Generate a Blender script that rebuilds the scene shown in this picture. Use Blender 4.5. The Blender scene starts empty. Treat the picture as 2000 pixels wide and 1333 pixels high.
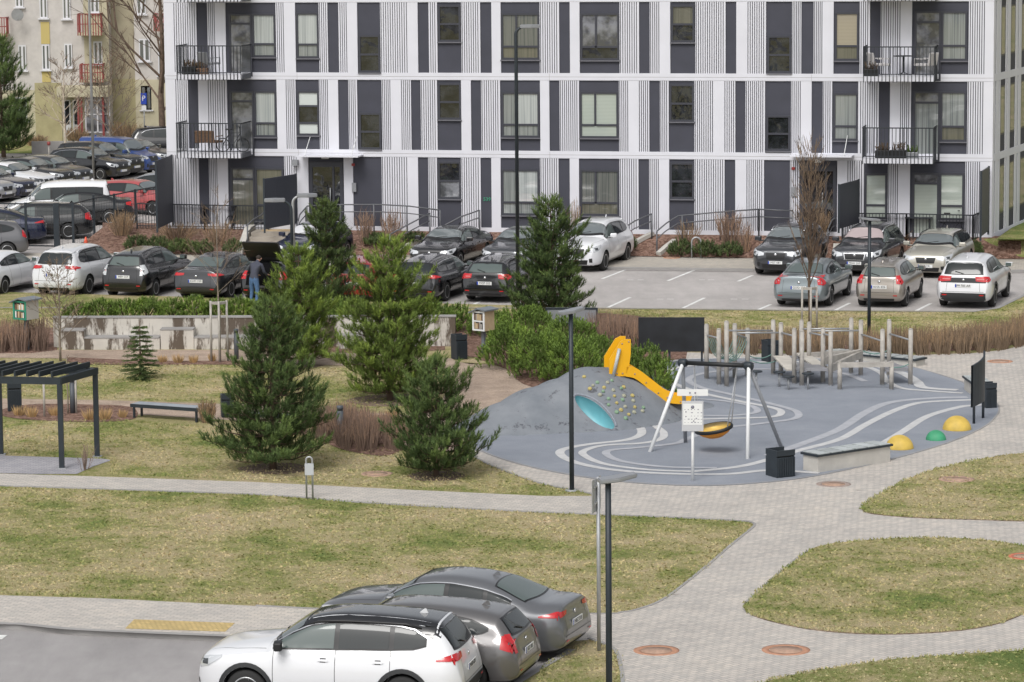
import bpy, bmesh, math, random
from mathutils import Vector, Matrix, noise
from mathutils.bvhtree import BVHTree
R = math.radians
SC = bpy.context.scene
COL = SC.collection
# ------------------------------------------------------------------ camera
F = 6400.0; CH = 13.4
PITCH = math.atan(866 / F); ROLL = 0.0085
fwd = Vector((0, math.cos(PITCH), -math.sin(PITCH)))
r0 = Vector((1, 0, 0)); u0 = r0.cross(fwd)
rr = r0 * math.cos(ROLL) - u0 * math.sin(ROLL)
uu = u0 * math.cos(ROLL) + r0 * math.sin(ROLL)
CAM = Vector((0, 0, CH))
cd = bpy.data.cameras.new('camera'); cam = bpy.data.objects.new('camera', cd); COL.objects.link(cam)
cd.sensor_width = 36; cd.lens = F / 2000 * 36; cd.clip_start = 1; cd.clip_end = 3000
m = Matrix((rr, uu, -fwd)).transposed().to_4x4(); m.translation = CAM
cam.matrix_world = m
SC.camera = cam
# ------------------------------------------------------------------ world and sun (overcast)
w = bpy.data.worlds.new('World'); SC.world = w; w.use_nodes = True
nt = w.node_tree; nt.nodes.clear()
sky = nt.nodes.new('ShaderNodeTexSky'); sky.sky_type = 'NISHITA'; sky.sun_disc = False
sky.sun_elevation = R(50); sky.sun_rotation = R(200); sky.air_density = 1.0; sky.dust_density = 4.0; sky.ozone_density = 1.0
hs = nt.nodes.new('ShaderNodeHueSaturation'); hs.inputs['Saturation'].default_value = 0.22
bg = nt.nodes.new('ShaderNodeBackground'); bg.inputs['Strength'].default_value = 0.15
ow = nt.nodes.new('ShaderNodeOutputWorld')
nt.links.new(sky.outputs[0], hs.inputs['Color']); nt.links.new(hs.outputs[0], bg.inputs[0]); nt.links.new(bg.outputs[0], ow.inputs[0])
sl = bpy.data.lights.new('sun', 'SUN'); sl.energy = 1.3; sl.angle = R(24); sl.color = (1, .98, .95)
so = bpy.data.objects.new('sun', sl); COL.objects.link(so)
# light comes from behind-left of the camera, high
so.rotation_euler = (R(38), 0, R(-22))
SC.view_settings.view_transform = 'Standard'; SC.view_settings.look = 'None'
SC.view_settings.exposure = 0.0; SC.view_settings.gamma = 1
# ------------------------------------------------------------------ pixel (2000x1333) helpers: points on real planes
def ray(x, y):
    return (fwd * F + rr * (x - 1000) - uu * (y - 666.5)).normalized()
def G(x, y, z=0.0):
    d = ray(x, y); t = (z - CH) / d.z
    return CAM + d * t
def proj(P):
    v = Vector(P) - CAM; k = F / v.dot(fwd)
    return 1000 + v.dot(rr) * k, 666.5 - v.dot(uu) * k
def SPM(P):
    return F / (Vector(P) - CAM).dot(fwd)
def zat(P, ytop):
    """height z above plan point P whose image row is ytop"""
    a, b = 0.0, 10.0
    ya = proj((P[0], P[1], a))[1]; yb = proj((P[0], P[1], b))[1]
    z = a + (ytop - ya) * (b - a) / (yb - ya)
    for _ in range(3):
        y = proj((P[0], P[1], z))[1]; z += (ytop - y) * (b - a) / (yb - ya)
    return z
def onplane(x, y, P0, n):
    d = ray(x, y); t = (P0 - CAM).dot(n) / d.dot(n)
    return CAM + d * t
# ------------------------------------------------------------------ materials
def mat(name, col, rough=.7, metal=0.0, var=0.0, scale=3.0, bump=0.0, bscale=40.0, coat=0.0, spec=None, emit=None, ior=None):
    m = bpy.data.materials.new(name); m.use_nodes = True
    n = m.node_tree; b = n.nodes['Principled BSDF']
    c = (*col, 1) if len(col) == 3 else col
    b.inputs['Base Color'].default_value = c
    b.inputs['Roughness'].default_value = rough; b.inputs['Metallic'].default_value = metal
    if coat: b.inputs['Coat Weight'].default_value = coat; b.inputs['Coat Roughness'].default_value = .04
    if spec is not None: b.inputs['Specular IOR Level'].default_value = spec
    if ior: b.inputs['IOR'].default_value = ior
    if emit: b.inputs['Emission Color'].default_value = (*emit, 1); b.inputs['Emission Strength'].default_value = 1
    if var or bump:
        tc = n.nodes.new('ShaderNodeTexCoord')
        if var:
            nz = n.nodes.new('ShaderNodeTexNoise'); nz.inputs['Scale'].default_value = scale; nz.inputs['Detail'].default_value = 6
            n.links.new(tc.outputs['Object'], nz.inputs['Vector'])
            mp = n.nodes.new('ShaderNodeMapRange'); mp.inputs[1].default_value = .3; mp.inputs[2].default_value = .7
            mp.inputs[3].default_value = 1 - var; mp.inputs[4].default_value = 1 + var
            n.links.new(nz.outputs[0], mp.inputs[0])
            mx = n.nodes.new('ShaderNodeVectorMath'); mx.operation = 'SCALE'; mx.inputs[0].default_value = c[:3]
            n.links.new(mp.outputs[0], mx.inputs['Scale']); n.links.new(mx.outputs[0], b.inputs['Base Color'])
        if bump:
            n2 = n.nodes.new('ShaderNodeTexNoise'); n2.inputs['Scale'].default_value = bscale; n2.inputs['Detail'].default_value = 4
            n.links.new(tc.outputs['Object'], n2.inputs['Vector'])
            bp = n.nodes.new('ShaderNodeBump'); bp.inputs['Strength'].default_value = bump; bp.inputs['Distance'].default_value = .02
            n.links.new(n2.outputs[0], bp.inputs['Height']); n.links.new(bp.outputs[0], b.inputs['Normal'])
    return m
def ramp(n, fac, stops):
    cr = n.nodes.new('ShaderNodeValToRGB'); e = cr.color_ramp.elements
    while len(e) > 1: e.remove(e[-1])
    e[0].position = stops[0][0]; e[0].color = (*stops[0][1], 1)
    for p, c in stops[1:]:
        k = e.new(p); k.color = (*c, 1)
    n.links.new(fac, cr.inputs[0]); return cr.outputs[0]
def nnoise(n, vec, scale, detail=4, rough=.55, stretch=None):
    if stretch:
        mp = n.nodes.new('ShaderNodeMapping'); mp.inputs['Scale'].default_value = stretch
        n.links.new(vec, mp.inputs[0]); vec = mp.outputs[0]
    nz = n.nodes.new('ShaderNodeTexNoise'); nz.inputs['Scale'].default_value = scale; nz.inputs['Detail'].default_value = detail
    nz.inputs['Roughness'].default_value = rough; n.links.new(vec, nz.inputs['Vector']); return nz.outputs[0]
def mixc(n, f, a, b, mode='MIX'):
    mx = n.nodes.new('ShaderNodeMix'); mx.data_type = 'RGBA'; mx.blend_type = mode
    for s, v in ((0, f), (6, a), (7, b)):
        if hasattr(v, 'links') or hasattr(v, 'is_linked'): n.links.new(v, mx.inputs[s])
        elif s == 0: mx.inputs[0].default_value = v
        else: mx.inputs[s].default_value = (*v, 1)
    return mx.outputs[2]
def mathn(n, op, a, b=0.0):
    q = n.nodes.new('ShaderNodeMath'); q.operation = op
    for i, v in ((0, a), (1, b)):
        if hasattr(v, 'is_linked'): n.links.new(v, q.inputs[i])
        else: q.inputs[i].default_value = v
    return q.outputs[0]
def base_mat(name, rough=.9):
    m = bpy.data.materials.new(name); m.use_nodes = True; n = m.node_tree
    b = n.nodes['Principled BSDF']; b.inputs['Roughness'].default_value = rough
    b.inputs['Specular IOR Level'].default_value = .25
    tc = n.nodes.new('ShaderNodeTexCoord')
    return m, n, b, tc.outputs['Object']
def add_bump(n, b, h, strength, dist=.02):
    bp = n.nodes.new('ShaderNodeBump'); bp.inputs['Strength'].default_value = strength; bp.inputs['Distance'].default_value = dist
    n.links.new(h, bp.inputs['Height']); n.links.new(bp.outputs[0], b.inputs['Normal'])

def grass_mat(name, dry=.5, blades=False, g1=(.245,.26,.095), g2=(.43,.37,.205), g3=(.54,.43,.30)):
    m, n, b, v = base_mat(name, 1.0); b.inputs['Specular IOR Level'].default_value = .05
    big = nnoise(n, v, .35, 6, .62); mid = nnoise(n, v, 1.6, 6, .65, (1, .8, 1)); fine = nnoise(n, v, 11, 6, .75, (1, .45, 1))
    f = mathn(n, 'ADD', mathn(n, 'MULTIPLY', big, .5), mathn(n, 'ADD', mathn(n, 'MULTIPLY', mid, .3), mathn(n, 'MULTIPLY', fine, .3)))
    f = mathn(n, 'ADD', f, dry - .55)
    c = ramp(n, f, [(.37, (g1[0]*.62, g1[1]*.78, g1[2]*.7)), (.44, g1), (.53, g2), (.66, g3)])
    hf = nnoise(n, v, 38, 5, .8, (1, .4, 1))
    c = mixc(n, 1.0, c, ramp(n, hf, [(.3, (.66, .66, .62)), (.7, (1.32, 1.32, 1.34))]), 'MULTIPLY')
    if blades:
        at = n.nodes.new('ShaderNodeAttribute'); at.attribute_name = 'tint'
        c = mixc(n, 1.0, c, ramp(n, at.outputs['Fac'], [(0, (.55, .72, .6)), (.5, (1, 1.0, .95)), (1, (1.25, 1.18, 1.15))]), 'MULTIPLY')
    n.links.new(c, b.inputs['Base Color'])
    if not blades: add_bump(n, b, hf, .9, .05)
    return m
def paver_mat(name, col, sx=.2, sy=.1, rot=0.0, mortar=.6, warm=.03, pat=.2):
    m, n, b, v = base_mat(name, .85)
    mp = n.nodes.new('ShaderNodeMapping'); mp.inputs['Rotation'].default_value = (0, 0, rot); n.links.new(v, mp.inputs[0])
    br = n.nodes.new('ShaderNodeTexBrick'); n.links.new(mp.outputs[0], br.inputs[0])
    br.inputs['Scale'].default_value = 1; br.inputs['Brick Width'].default_value = sx; br.inputs['Row Height'].default_value = sy
    br.inputs['Mortar Size'].default_value = .008; br.inputs['Mortar Smooth'].default_value = .3; br.inputs['Bias'].default_value = 0
    br.inputs['Color1'].default_value = (*[c * (1 - pat / 2) for c in col], 1)
    br.inputs['Color2'].default_value = (col[0] * (1 + pat / 2 + warm), col[1] * (1 + pat / 2), col[2] * (1 + pat / 2 - warm), 1)
    br.inputs['Mortar'].default_value = (*[c * mortar for c in col], 1)
    st = nnoise(n, v, .5, 7, .65); st2 = nnoise(n, v, 6, 5, .7)
    c = mixc(n, 1.0, br.outputs[0], ramp(n, st, [(.3, (.86, .86, .87)), (.55, (1, 1, 1)), (.75, (1.07, 1.05, 1.02))]), 'MULTIPLY')
    c = mixc(n, 1.0, c, ramp(n, st2, [(.3, (.9, .9, .9)), (.7, (1.08, 1.08, 1.08))]), 'MULTIPLY')
    st3 = nnoise(n, v, 1.1, 9, .72)
    c = mixc(n, 1.0, c, ramp(n, st3, [(.30, (.70, .68, .66)), (.36, (1, 1, 1))]), 'MULTIPLY')
    n.links.new(c, b.inputs['Base Color']); add_bump(n, b, br.outputs[1], -.4, .01); return m
def asphalt_mat(name, col, warm=(1, 1, 1)):
    m, n, b, v = base_mat(name, .85)
    a = nnoise(n, v, .25, 7, .65); a2 = nnoise(n, v, 1.8, 6, .7, (1, .25, 1)); a3 = nnoise(n, v, 60, 3, .8)
    c = ramp(n, a, [(.3, tuple(k * .86 for k in col)), (.7, tuple(k * 1.14 * q for k, q in zip(col, warm)))])
    c = mixc(n, 1.0, c, ramp(n, a2, [(.3, (.9, .9, .9)), (.7, (1.1, 1.1, 1.1))]), 'MULTIPLY')
    c = mixc(n, 1.0, c, ramp(n, a3, [(.3, (.8, .8, .8)), (.7, (1.2, 1.2, 1.2))]), 'MULTIPLY')
    n.links.new(c, b.inputs['Base Color']); add_bump(n, b, a3, .4, .01); return m
def mulch_mat(name, c1, c2, c3, sc=14):
    m, n, b, v = base_mat(name, 1.0)
    vo = n.nodes.new('ShaderNodeTexVoronoi'); vo.inputs['Scale'].default_value = sc; n.links.new(v, vo.inputs[0])
    sep = n.nodes.new('ShaderNodeSeparateColor'); n.links.new(vo.outputs['Color'], sep.inputs[0])
    c = ramp(n, sep.outputs[0], [(0, c1), (.5, c2), (1, c3)])
    c = mixc(n, 1.0, c, ramp(n, nnoise(n, v, 1.2, 6, .7), [(.3, (.75, .75, .75)), (.7, (1.2, 1.2, 1.2))]), 'MULTIPLY')
    n.links.new(c, b.inputs['Base Color']); add_bump(n, b, vo.outputs['Distance'], .8, .04); return m
def concrete_mat(name, col, stain=0.0):
    m, n, b, v = base_mat(name, .85)
    a = nnoise(n, v, 1.5, 7, .65); s = nnoise(n, v, 2.2, 6, .7, (1, 1, .25))
    c = ramp(n, a, [(.3, tuple(k * .85 for k in col)), (.7, tuple(k * 1.1 for k in col))])
    if stain:
        c = mixc(n, mathn(n, 'MULTIPLY', ramp(n, s, [(.47, (0, 0, 0)), (.55, (1, 1, 1))]), stain), c, (.1, .075, .055))
    n.links.new(c, b.inputs['Base Color']); add_bump(n, b, nnoise(n, v, 30, 4), .2, .01); return m
def leaf_mat(name, col, var=.35, rough=.65):
    """foliage; small colour differences from leaf to leaf come from a per-face attribute"""
    m = bpy.data.materials.new(name); m.use_nodes = True; n = m.node_tree; b = n.nodes['Principled BSDF']
    b.inputs['Roughness'].default_value = rough; b.inputs['Specular IOR Level'].default_value = .2
    at = n.nodes.new('ShaderNodeAttribute'); at.attribute_name = 'tint'
    lo = tuple(c * (1 - var) for c in col); hi = (col[0] * (1 + var * 1.5), col[1] * (1 + var * 1.2), col[2] * (1 + var * .6))
    c = ramp(n, at.outputs['Fac'], [(0, lo), (.5, col), (1, hi)])
    n.links.new(c, b.inputs['Base Color']); return m
M = {}
M['white'] = mat('white_render', (.68, .685, .735), .8, var=.03, scale=1.2)
M['panel'] = mat('anthracite_panel', (.052, .054, .072), .7, var=.08, scale=1.5)
M['panel2'] = mat('anthracite_metal', (.05, .055, .07), .5)
M['frame'] = mat('window_frame', (.045, .047, .06), .45)
M['rail'] = mat('dark_railing', (.022, .026, .032), .5)
M['graphite'] = mat('graphite_steel', (.022, .03, .038), .5, var=.15, scale=4)
M['galv'] = mat('galvanised_steel', (.42, .43, .44), .45, metal=.5, var=.1, scale=5)
M['whitemetal'] = mat('white_metal', (.75, .76, .76), .35)
M['greymetal'] = mat('grey_metal', (.3, .31, .33), .4, metal=.3)
M['black'] = mat('black_plastic', (.012, .013, .014), .5)
M['rubber'] = mat('rubber', (.02, .02, .02), .8)
M['blackboard'] = mat('blackboard', (.012, .013, .016), .55, var=.5, scale=2)
M['yellow'] = mat('yellow_plastic', (.86, .44, .012), .35, var=.04)
M['concrete'] = concrete_mat('concrete', (.52, .50, .46))
M['concrete_stained'] = concrete_mat('stained_concrete', (.58, .55, .50), .95)
M['step'] = concrete_mat('stair_concrete', (.4, .36, .31))
M['grass'] = grass_mat('lawn_grass', .5)
M['grass_green'] = grass_mat('greener_grass', .42)
M['grass_dry'] = grass_mat('dry_grass', .56)
M['paver'] = paver_mat('grey_pavers', (.525, .495, .455), .2, .1, R(14), .62)
M['paver2'] = paver_mat('plaza_pavers', (.525, .495, .458), .2, .1, R(-38), .55)
M['paver3'] = paver_mat('pergola_pavers', (.38, .375, .40), .2, .1, R(10), .6)
M['tactile'] = paver_mat('tactile_yellow', (.56, .43, .2), .1, .1, R(14), .6)
M['asphalt'] = asphalt_mat('asphalt', (.335, .32, .315))
M['asphalt_far'] = asphalt_mat('light_asphalt', (.42, .395, .38))
M['pave_far'] = paver_mat('far_pavers', (.46, .43, .38), .2, .1, R(10), .7)
M['kerb'] = concrete_mat('kerb_concrete', (.33, .32, .31))
M['gravel'] = mulch_mat('gravel', (.42, .32, .25), (.5, .39, .31), (.38, .3, .24), 25)
M['mulch'] = mulch_mat('bark_mulch', (.10, .055, .04), (.2, .12, .09), (.28, .18, .14), 12)
M['soil'] = mulch_mat('soil', (.14, .10, .075), (.2, .15, .11), (.25, .19, .14), 12)
M['paint'] = mat('road_paint', (.72, .72, .70), .8, var=.15, scale=6)
M['wood'] = mat('weathered_wood', (.40, .375, .34), .85, var=.2, scale=5, bump=.3)
M['woodlight'] = mat('pale_wood', (.55, .42, .26), .8, var=.15, scale=5)
M['bark'] = mat('tree_bark', (.13, .09, .065), .9, var=.3, scale=6, bump=.5)
M['barkpale'] = mat('pale_bark', (.23, .19, .15), .9, var=.3, scale=6)
M['birch'] = mat('birch_bark', (.5, .42, .33), .9, var=.3, scale=6)
M['twig'] = mat('bare_twigs', (.20, .14, .11), .9)
M['twigred'] = leaf_mat('reddish_twigs', (.23, .16, .125), .5, .9)
M['twigbrown'] = leaf_mat('brown_twigs', (.235, .17, .115), .5, .9)
M['pine'] = leaf_mat('pine_needles', (.085, .125, .045), .5)
M['pinelight'] = leaf_mat('light_pine_needles', (.165, .235, .055), .5)
M['pinedark'] = leaf_mat('dark_pine_needles', (.095, .145, .05), .5)
M['spruce'] = leaf_mat('spruce_needles', (.10, .14, .055), .4)
M['juniper'] = leaf_mat('mountain_pine_needles', (.17, .26, .058), .55)
M['treetwig'] = leaf_mat('tree_twigs', (.17, .13, .10), .4, .9)
M['drygrass'] = leaf_mat('dry_ornamental_grass', (.42, .29, .15), .35, .9)
# ------------------------------------------------------------------ object helpers
def link(o, parent=None):
    COL.objects.link(o)
    if parent is not None: o.parent = parent
    return o
def tag(o, label=None, cat=None, group=None, kind=None):
    if label: o['label'] = label
    if cat: o['category'] = cat
    if group: o['group'] = group
    if kind: o['kind'] = kind
    return o
def thing(name, label, cat, loc=(0, 0, 0), rz=0.0, group=None):
    o = bpy.data.objects.new(name, None); o.empty_display_size = .2
    o.location = loc; o.rotation_euler = (0, 0, rz); link(o); return tag(o, label, cat, group)
def copy_tree(o, parent=None):
    c = o.copy(); COL.objects.link(c); c.parent = parent
    for ch in list(o.children): copy_tree(ch, c)
    return c
class MB:
    """collects shapes into one mesh"""
    def __init__(s): s.bm = bmesh.new(); s.mats = []; s.lay = None
    def mi(s, m):
        if m is None: return 0
        if m not in s.mats: s.mats.append(m)
        return s.mats.index(m)
    def face(s, pts, m=None):
        vs = [s.bm.verts.new(p) for p in pts]
        try: f = s.bm.faces.new(vs)
        except ValueError: return None
        f.material_index = s.mi(m); return f
    def box(s, a, b, m=None, mtx=None, bevel=0):
        x0, y0, z0 = a; x1, y1, z1 = b
        P = [Vector(p) for p in ((x0,y0,z0),(x1,y0,z0),(x1,y1,z0),(x0,y1,z0),(x0,y0,z1),(x1,y0,z1),(x1,y1,z1),(x0,y1,z1))]
        if mtx: P = [mtx @ p for p in P]
        vs = [s.bm.verts.new(p) for p in P]; i = s.mi(m); fs = []
        for q in ((3,2,1,0),(4,5,6,7),(0,1,5,4),(1,2,6,5),(2,3,7,6),(3,0,4,7)):
            f = s.bm.faces.new([vs[k] for k in q]); f.material_index = i; fs.append(f)
        if bevel:
            es = list({e for f in fs for e in f.edges})
            bmesh.ops.bevel(s.bm, geom=es, offset=bevel, segments=2, affect='EDGES', profile=.5)
        return vs
    def frame_between(s, p, q):
        p = Vector(p); q = Vector(q); d = (q - p).normalized()
        a = d.cross(Vector((0, 0, 1)))
        if a.length < .05: a = d.cross(Vector((0, 1, 0)))
        a.normalize(); return p, q, d, a, a.cross(d).normalized()
    def bar(s, p, q, w, h=None, m=None):
        """rectangular bar from p to q; w across, h the other way"""
        h = h or w; p, q, d, a, b = s.frame_between(p, q); i = s.mi(m)
        vs = [s.bm.verts.new(c + a * sa * w / 2 + b * sb * h / 2) for c in (p, q) for sa, sb in ((-1,-1),(1,-1),(1,1),(-1,1))]
        for f in ((3,2,1,0),(4,5,6,7),(0,1,5,4),(1,2,6,5),(2,3,7,6),(3,0,4,7)):
            s.bm.faces.new([vs[k] for k in f]).material_index = i
    def tube(s, pts, r, n=8, m=None, cap=True, r2=None):
        pts = [Vector(p) for p in pts]; i = s.mi(m); rings = []; N = len(pts); prev = None
        for k, p in enumerate(pts):
            d = (pts[min(k + 1, N - 1)] - pts[max(k - 1, 0)]).normalized()
            a = prev - d * prev.dot(d) if prev is not None else d.cross(Vector((0, 0, 1)))
            if a.length < .05: a = d.cross(Vector((0, 1, 0)))
            a.normalize(); prev = a; b = d.cross(a)
            rad = r if r2 is None else r + (r2 - r) * k / (N - 1)
            if isinstance(r, (list, tuple)): rad = r[k]
            rings.append([s.bm.verts.new(p + (a * math.cos(t) + b * math.sin(t)) * rad) for t in [2 * math.pi * j / n for j in range(n)]])
        for k in range(N - 1):
            for j in range(n):
                f = s.bm.faces.new((rings[k][j], rings[k][(j+1) % n], rings[k+1][(j+1) % n], rings[k+1][j])); f.material_index = i; f.smooth = True
        if cap:
            s.bm.faces.new(rings[0][::-1]).material_index = i; s.bm.faces.new(rings[-1]).material_index = i
    def lathe(s, prof, n=24, m=None, mtx=None, smooth=True):
        i = s.mi(m); rings = []
        for r, z in prof:
            ring = []
            for j in range(n):
                t = 2 * math.pi * j / n; p = Vector((r * math.cos(t), r * math.sin(t), z))
                ring.append(s.bm.verts.new(mtx @ p if mtx else p))
            rings.append(ring)
        for k in range(len(prof) - 1):
            for j in range(n):
                f = s.bm.faces.new((rings[k][j], rings[k][(j+1) % n], rings[k+1][(j+1) % n], rings[k+1][j])); f.material_index = i; f.smooth = smooth
        if prof[0][0] > 1e-4: s.bm.faces.new(rings[0][::-1]).material_index = i
        if prof[-1][0] > 1e-4: s.bm.faces.new(rings[-1]).material_index = i
    def prism(s, poly, z0, z1, m=None, m_side=None):
        n = len(poly); i = s.mi(m); j = s.mi(m_side) if m_side else i
        lo = [s.bm.verts.new((p[0], p[1], z0)) for p in poly]; hi = [s.bm.verts.new((p[0], p[1], z1)) for p in poly]
        s.bm.faces.new(lo[::-1]).material_index = i; s.bm.faces.new(hi).material_index = i
        for k in range(n): s.bm.faces.new((lo[k], lo[(k+1) % n], hi[(k+1) % n], hi[k])).material_index = j
    def build(s, name, m=None, parent=None, fix=True, smooth=False, loc=None, rz=None):
        if fix: bmesh.ops.recalc_face_normals(s.bm, faces=s.bm.faces)
        me = bpy.data.meshes.new(name); s.bm.to_mesh(me); s.bm.free()
        ms = s.mats if s.mats else [m]
        if s.mats and m and m not in ms: pass
        for k in ms: me.materials.append(k)
        if smooth: me.polygons.foreach_set('use_smooth', [True] * len(me.polygons))
        o = bpy.data.objects.new(name, me); link(o, parent)
        if loc is not None: o.location = loc
        if rz is not None: o.rotation_euler = (0, 0, rz)
        return o
def raw_mesh(name, verts, faces, m, parent=None, tint=None, smooth=False):
    me = bpy.data.meshes.new(name); me.from_pydata(verts, [], faces); me.materials.append(m)
    if tint is not None:
        at = me.attributes.new('tint', 'FLOAT', 'FACE'); at.data.foreach_set('value', tint)
    if smooth: me.polygons.foreach_set('use_smooth', [True] * len(me.polygons))
    o = bpy.data.objects.new(name, me); link(o, parent); return o
def spline(pts, k=6, closed=False):
    pts = [Vector((*p, 0)[:3]) if len(p) == 2 else Vector(p) for p in pts]; n = len(pts); out = []
    rng = n if closed else n - 1
    for i in range(rng):
        if closed: a, b, c, d = pts[i-1], pts[i], pts[(i+1) % n], pts[(i+2) % n]
        else: a, b, c, d = pts[max(i-1, 0)], pts[i], pts[i+1], pts[min(i+2, n-1)]
        for j in range(k):
            t = j / k
            out.append(.5 * ((2*b) + (c-a)*t + (2*a-5*b+4*c-d)*t*t + (3*b-a-3*c+d)*t**3))
    if not closed: out.append(pts[-1])
    return out
def sheet(name, px, z, m, kind='structure', edge=0.0, medge=None, curved=True, k=5, corners=()):
    """flat region of the ground, outlined by pixels on the plane z; edge = visible thickness"""
    if curved: sp = [(p.x, p.y) for p in spline(px, k, True)]
    else: sp = px
    poly = [G(p[0], p[1], z) for p in sp]
    b = MB()
    if edge: b.prism([(p.x, p.y) for p in poly], z - edge, z, m, medge or m)
    else: b.face([(p.x, p.y, z) for p in poly], m)
    bmesh.ops.triangulate(b.bm, faces=b.bm.faces[:])
    o = b.build(name, m)
    if kind: o['kind'] = kind
    return o
def ribbon(name, px, wid, z, m, h=.0, spl=True, parent=None, kind='structure', k=6, w2=None):
    """strip of width wid (m) following pixels on plane z"""
    pts = [G(p[0], p[1], z) for p in px]
    if spl: pts = spline(pts, k)
    b = MB(); L = []; Rt = []
    for i, p in enumerate(pts):
        d = (pts[min(i+1, len(pts)-1)] - pts[max(i-1, 0)]); d.z = 0; d.normalize(); nrm = Vector((-d.y, d.x, 0))
        ww = wid if w2 is None else wid + (w2 - wid) * i / (len(pts) - 1)
        L.append(p + nrm * ww / 2); Rt.append(p - nrm * ww / 2)
    bm = b.bm; b.mi(m)
    for i in range(len(pts) - 1):
        if h:
            lo = [v.copy() for v in (L[i], Rt[i], Rt[i+1], L[i+1])]; hi = [v + Vector((0, 0, h)) for v in lo]
            b.face(hi, m); b.face([lo[1], hi[1], hi[2], lo[2]], m); b.face([lo[0], hi[0], hi[3], lo[3]], m)
            if i == 0: b.face([lo[0], lo[1], hi[1], hi[0]], m)
            if i == len(pts) - 2: b.face([lo[2], lo[3], hi[3], hi[2]], m)
        else: b.face((L[i], Rt[i], Rt[i+1], L[i+1]), m)
    bmesh.ops.remove_doubles(bm, verts=bm.verts[:], dist=.0005)
    o = b.build(name, m, parent)
    if kind: o['kind'] = kind
    return o
_tc = {}
def text_mesh(name, s, size, m, parent=None, extr=.001):
    key = (s, size)
    if key not in _tc:
        cu = bpy.data.curves.new('t', 'FONT'); cu.body = s; cu.size = size; cu.extrude = extr; cu.align_x = 'CENTER'; cu.align_y = 'CENTER'; cu.resolution_u = 2
        o = bpy.data.objects.new('t', cu); COL.objects.link(o)
        dg = bpy.context.evaluated_depsgraph_get(); _tc[key] = bpy.data.meshes.new_from_object(o.evaluated_get(dg))
        bpy.data.objects.remove(o); bpy.data.curves.remove(cu)
    me = _tc[key].copy(); me.materials.clear(); me.materials.append(m)
    o = bpy.data.objects.new(name, me); link(o, parent); return o
# ================================================================== GROUND AND PAVED AREAS
b = MB(); b.face([(-900, -100, -.16), (900, -100, -.16), (900, 1500, -.16), (-900, 1500, -.16)]); tag(b.build('ground', M['grass']), kind='structure')
S = sheet
# near car park (level -0.10) and raised pavement / lawn (level 0)
S('asphalt_road', [(-500, 1150), (1300, 1150), (1300, 1600), (-500, 1600)], -.10, M['asphalt'], curved=False)
lawn_px = [(-400, 560), (1170, 601), (1500, 605), (1900, 608), (1945, 602), (2010, 572), (2400, 440), (2600, 1700), (850, 1700), (905, 1400), (1060, 1300), (1118, 1268), (1030, 1261), (700, 1253), (440, 1243), (160, 1231), (60, 1222), (0, 1219), (-400, 1212)]
S('lawn', lawn_px, 0, M['grass'], edge=.15, medge=M['kerb'], curved=False)
# lighter kerb stones round the near car park
ribbon('kerb', [(-300, 1211), (0, 1217.5), (60, 1220.5), (160, 1229.5), (440, 1241.5), (700, 1251.5), (1030, 1259)], .16, .012, M['kerb'])
ribbon('kerb', [(1118, 1268), (1060, 1302), (905, 1400), (850, 1500)], .14, .012, M['kerb'], spl=False)
# paths
S('pavement', [(-300, 1153), (0, 1163), (200, 1169), (500, 1184), (700, 1192), (1151, 1199), (1250, 1225), (1210, 1275), (1196, 1262), (1150, 1250), (1030, 1260), (700, 1252), (440, 1242), (160, 1230), (60, 1221), (0, 1218), (-300, 1212)], .004, M['paver'], curved=False)
S('tactile_paving', [(262, 1210), (459, 1217), (440, 1234), (244, 1228)], .008, M['tactile'], curved=False)
S('footpath', [(-300, 915), (0, 925), (160, 930), (500, 942), (800, 957), (1060, 969), (1200, 969), (1240, 1005), (1150, 1004), (1000, 998), (700, 981), (500, 966), (0, 949), (-300, 939)], .006, M['paver'], curved=False)
plaza = [(1162, 969), (1145, 962), (1060, 945), (1000, 925), (950, 905), (905, 878), (930, 840), (1000, 780), (1250, 700), (1290, 688), (1500, 691), (1780, 694), (1900, 690), (1960, 684), (2010, 671), (2300, 610), (2700, 1100), (2700, 1700), (1200, 1700), (1214, 1500), (1216, 1333), (1212, 1300), (1204, 1275), (1190, 1262), (1150, 1246), (1152, 1198.5), (1180, 1199), (1215, 1196), (1250, 1189), (1300, 1168), (1380, 1106), (1425, 1066), (1460, 1038), (1473, 1026), (1466, 1020), (1440, 1017), (1300, 1010), (1180, 1006)]
S('plaza_paving', plaza, .010, M['paver2'], curved=False)
ribbon('path_edging', [(-300, 940), (0, 950), (500, 967), (700, 982), (1000, 999), (1300, 1011), (1440, 1018), (1466, 1021), (1474, 1027), (1460, 1040), (1425, 1068), (1380, 1107), (1300, 1169), (1250, 1190), (1215, 1197), (1150, 1200), (700, 1193), (500, 1184)], .06, 0, M['kerb'], h=.022)
ribbon('path_edging', [(1150, 1248), (1190, 1263), (1204, 1275), (1212, 1300), (1216, 1333), (1214, 1400)], .07, 0, M['kerb'], h=.024)
ribbon('path_edging', [(1164, 969), (1145, 963), (1060, 946), (1000, 926), (950, 906), (905, 879)], .06, 0, M['kerb'], h=.022)
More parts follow.
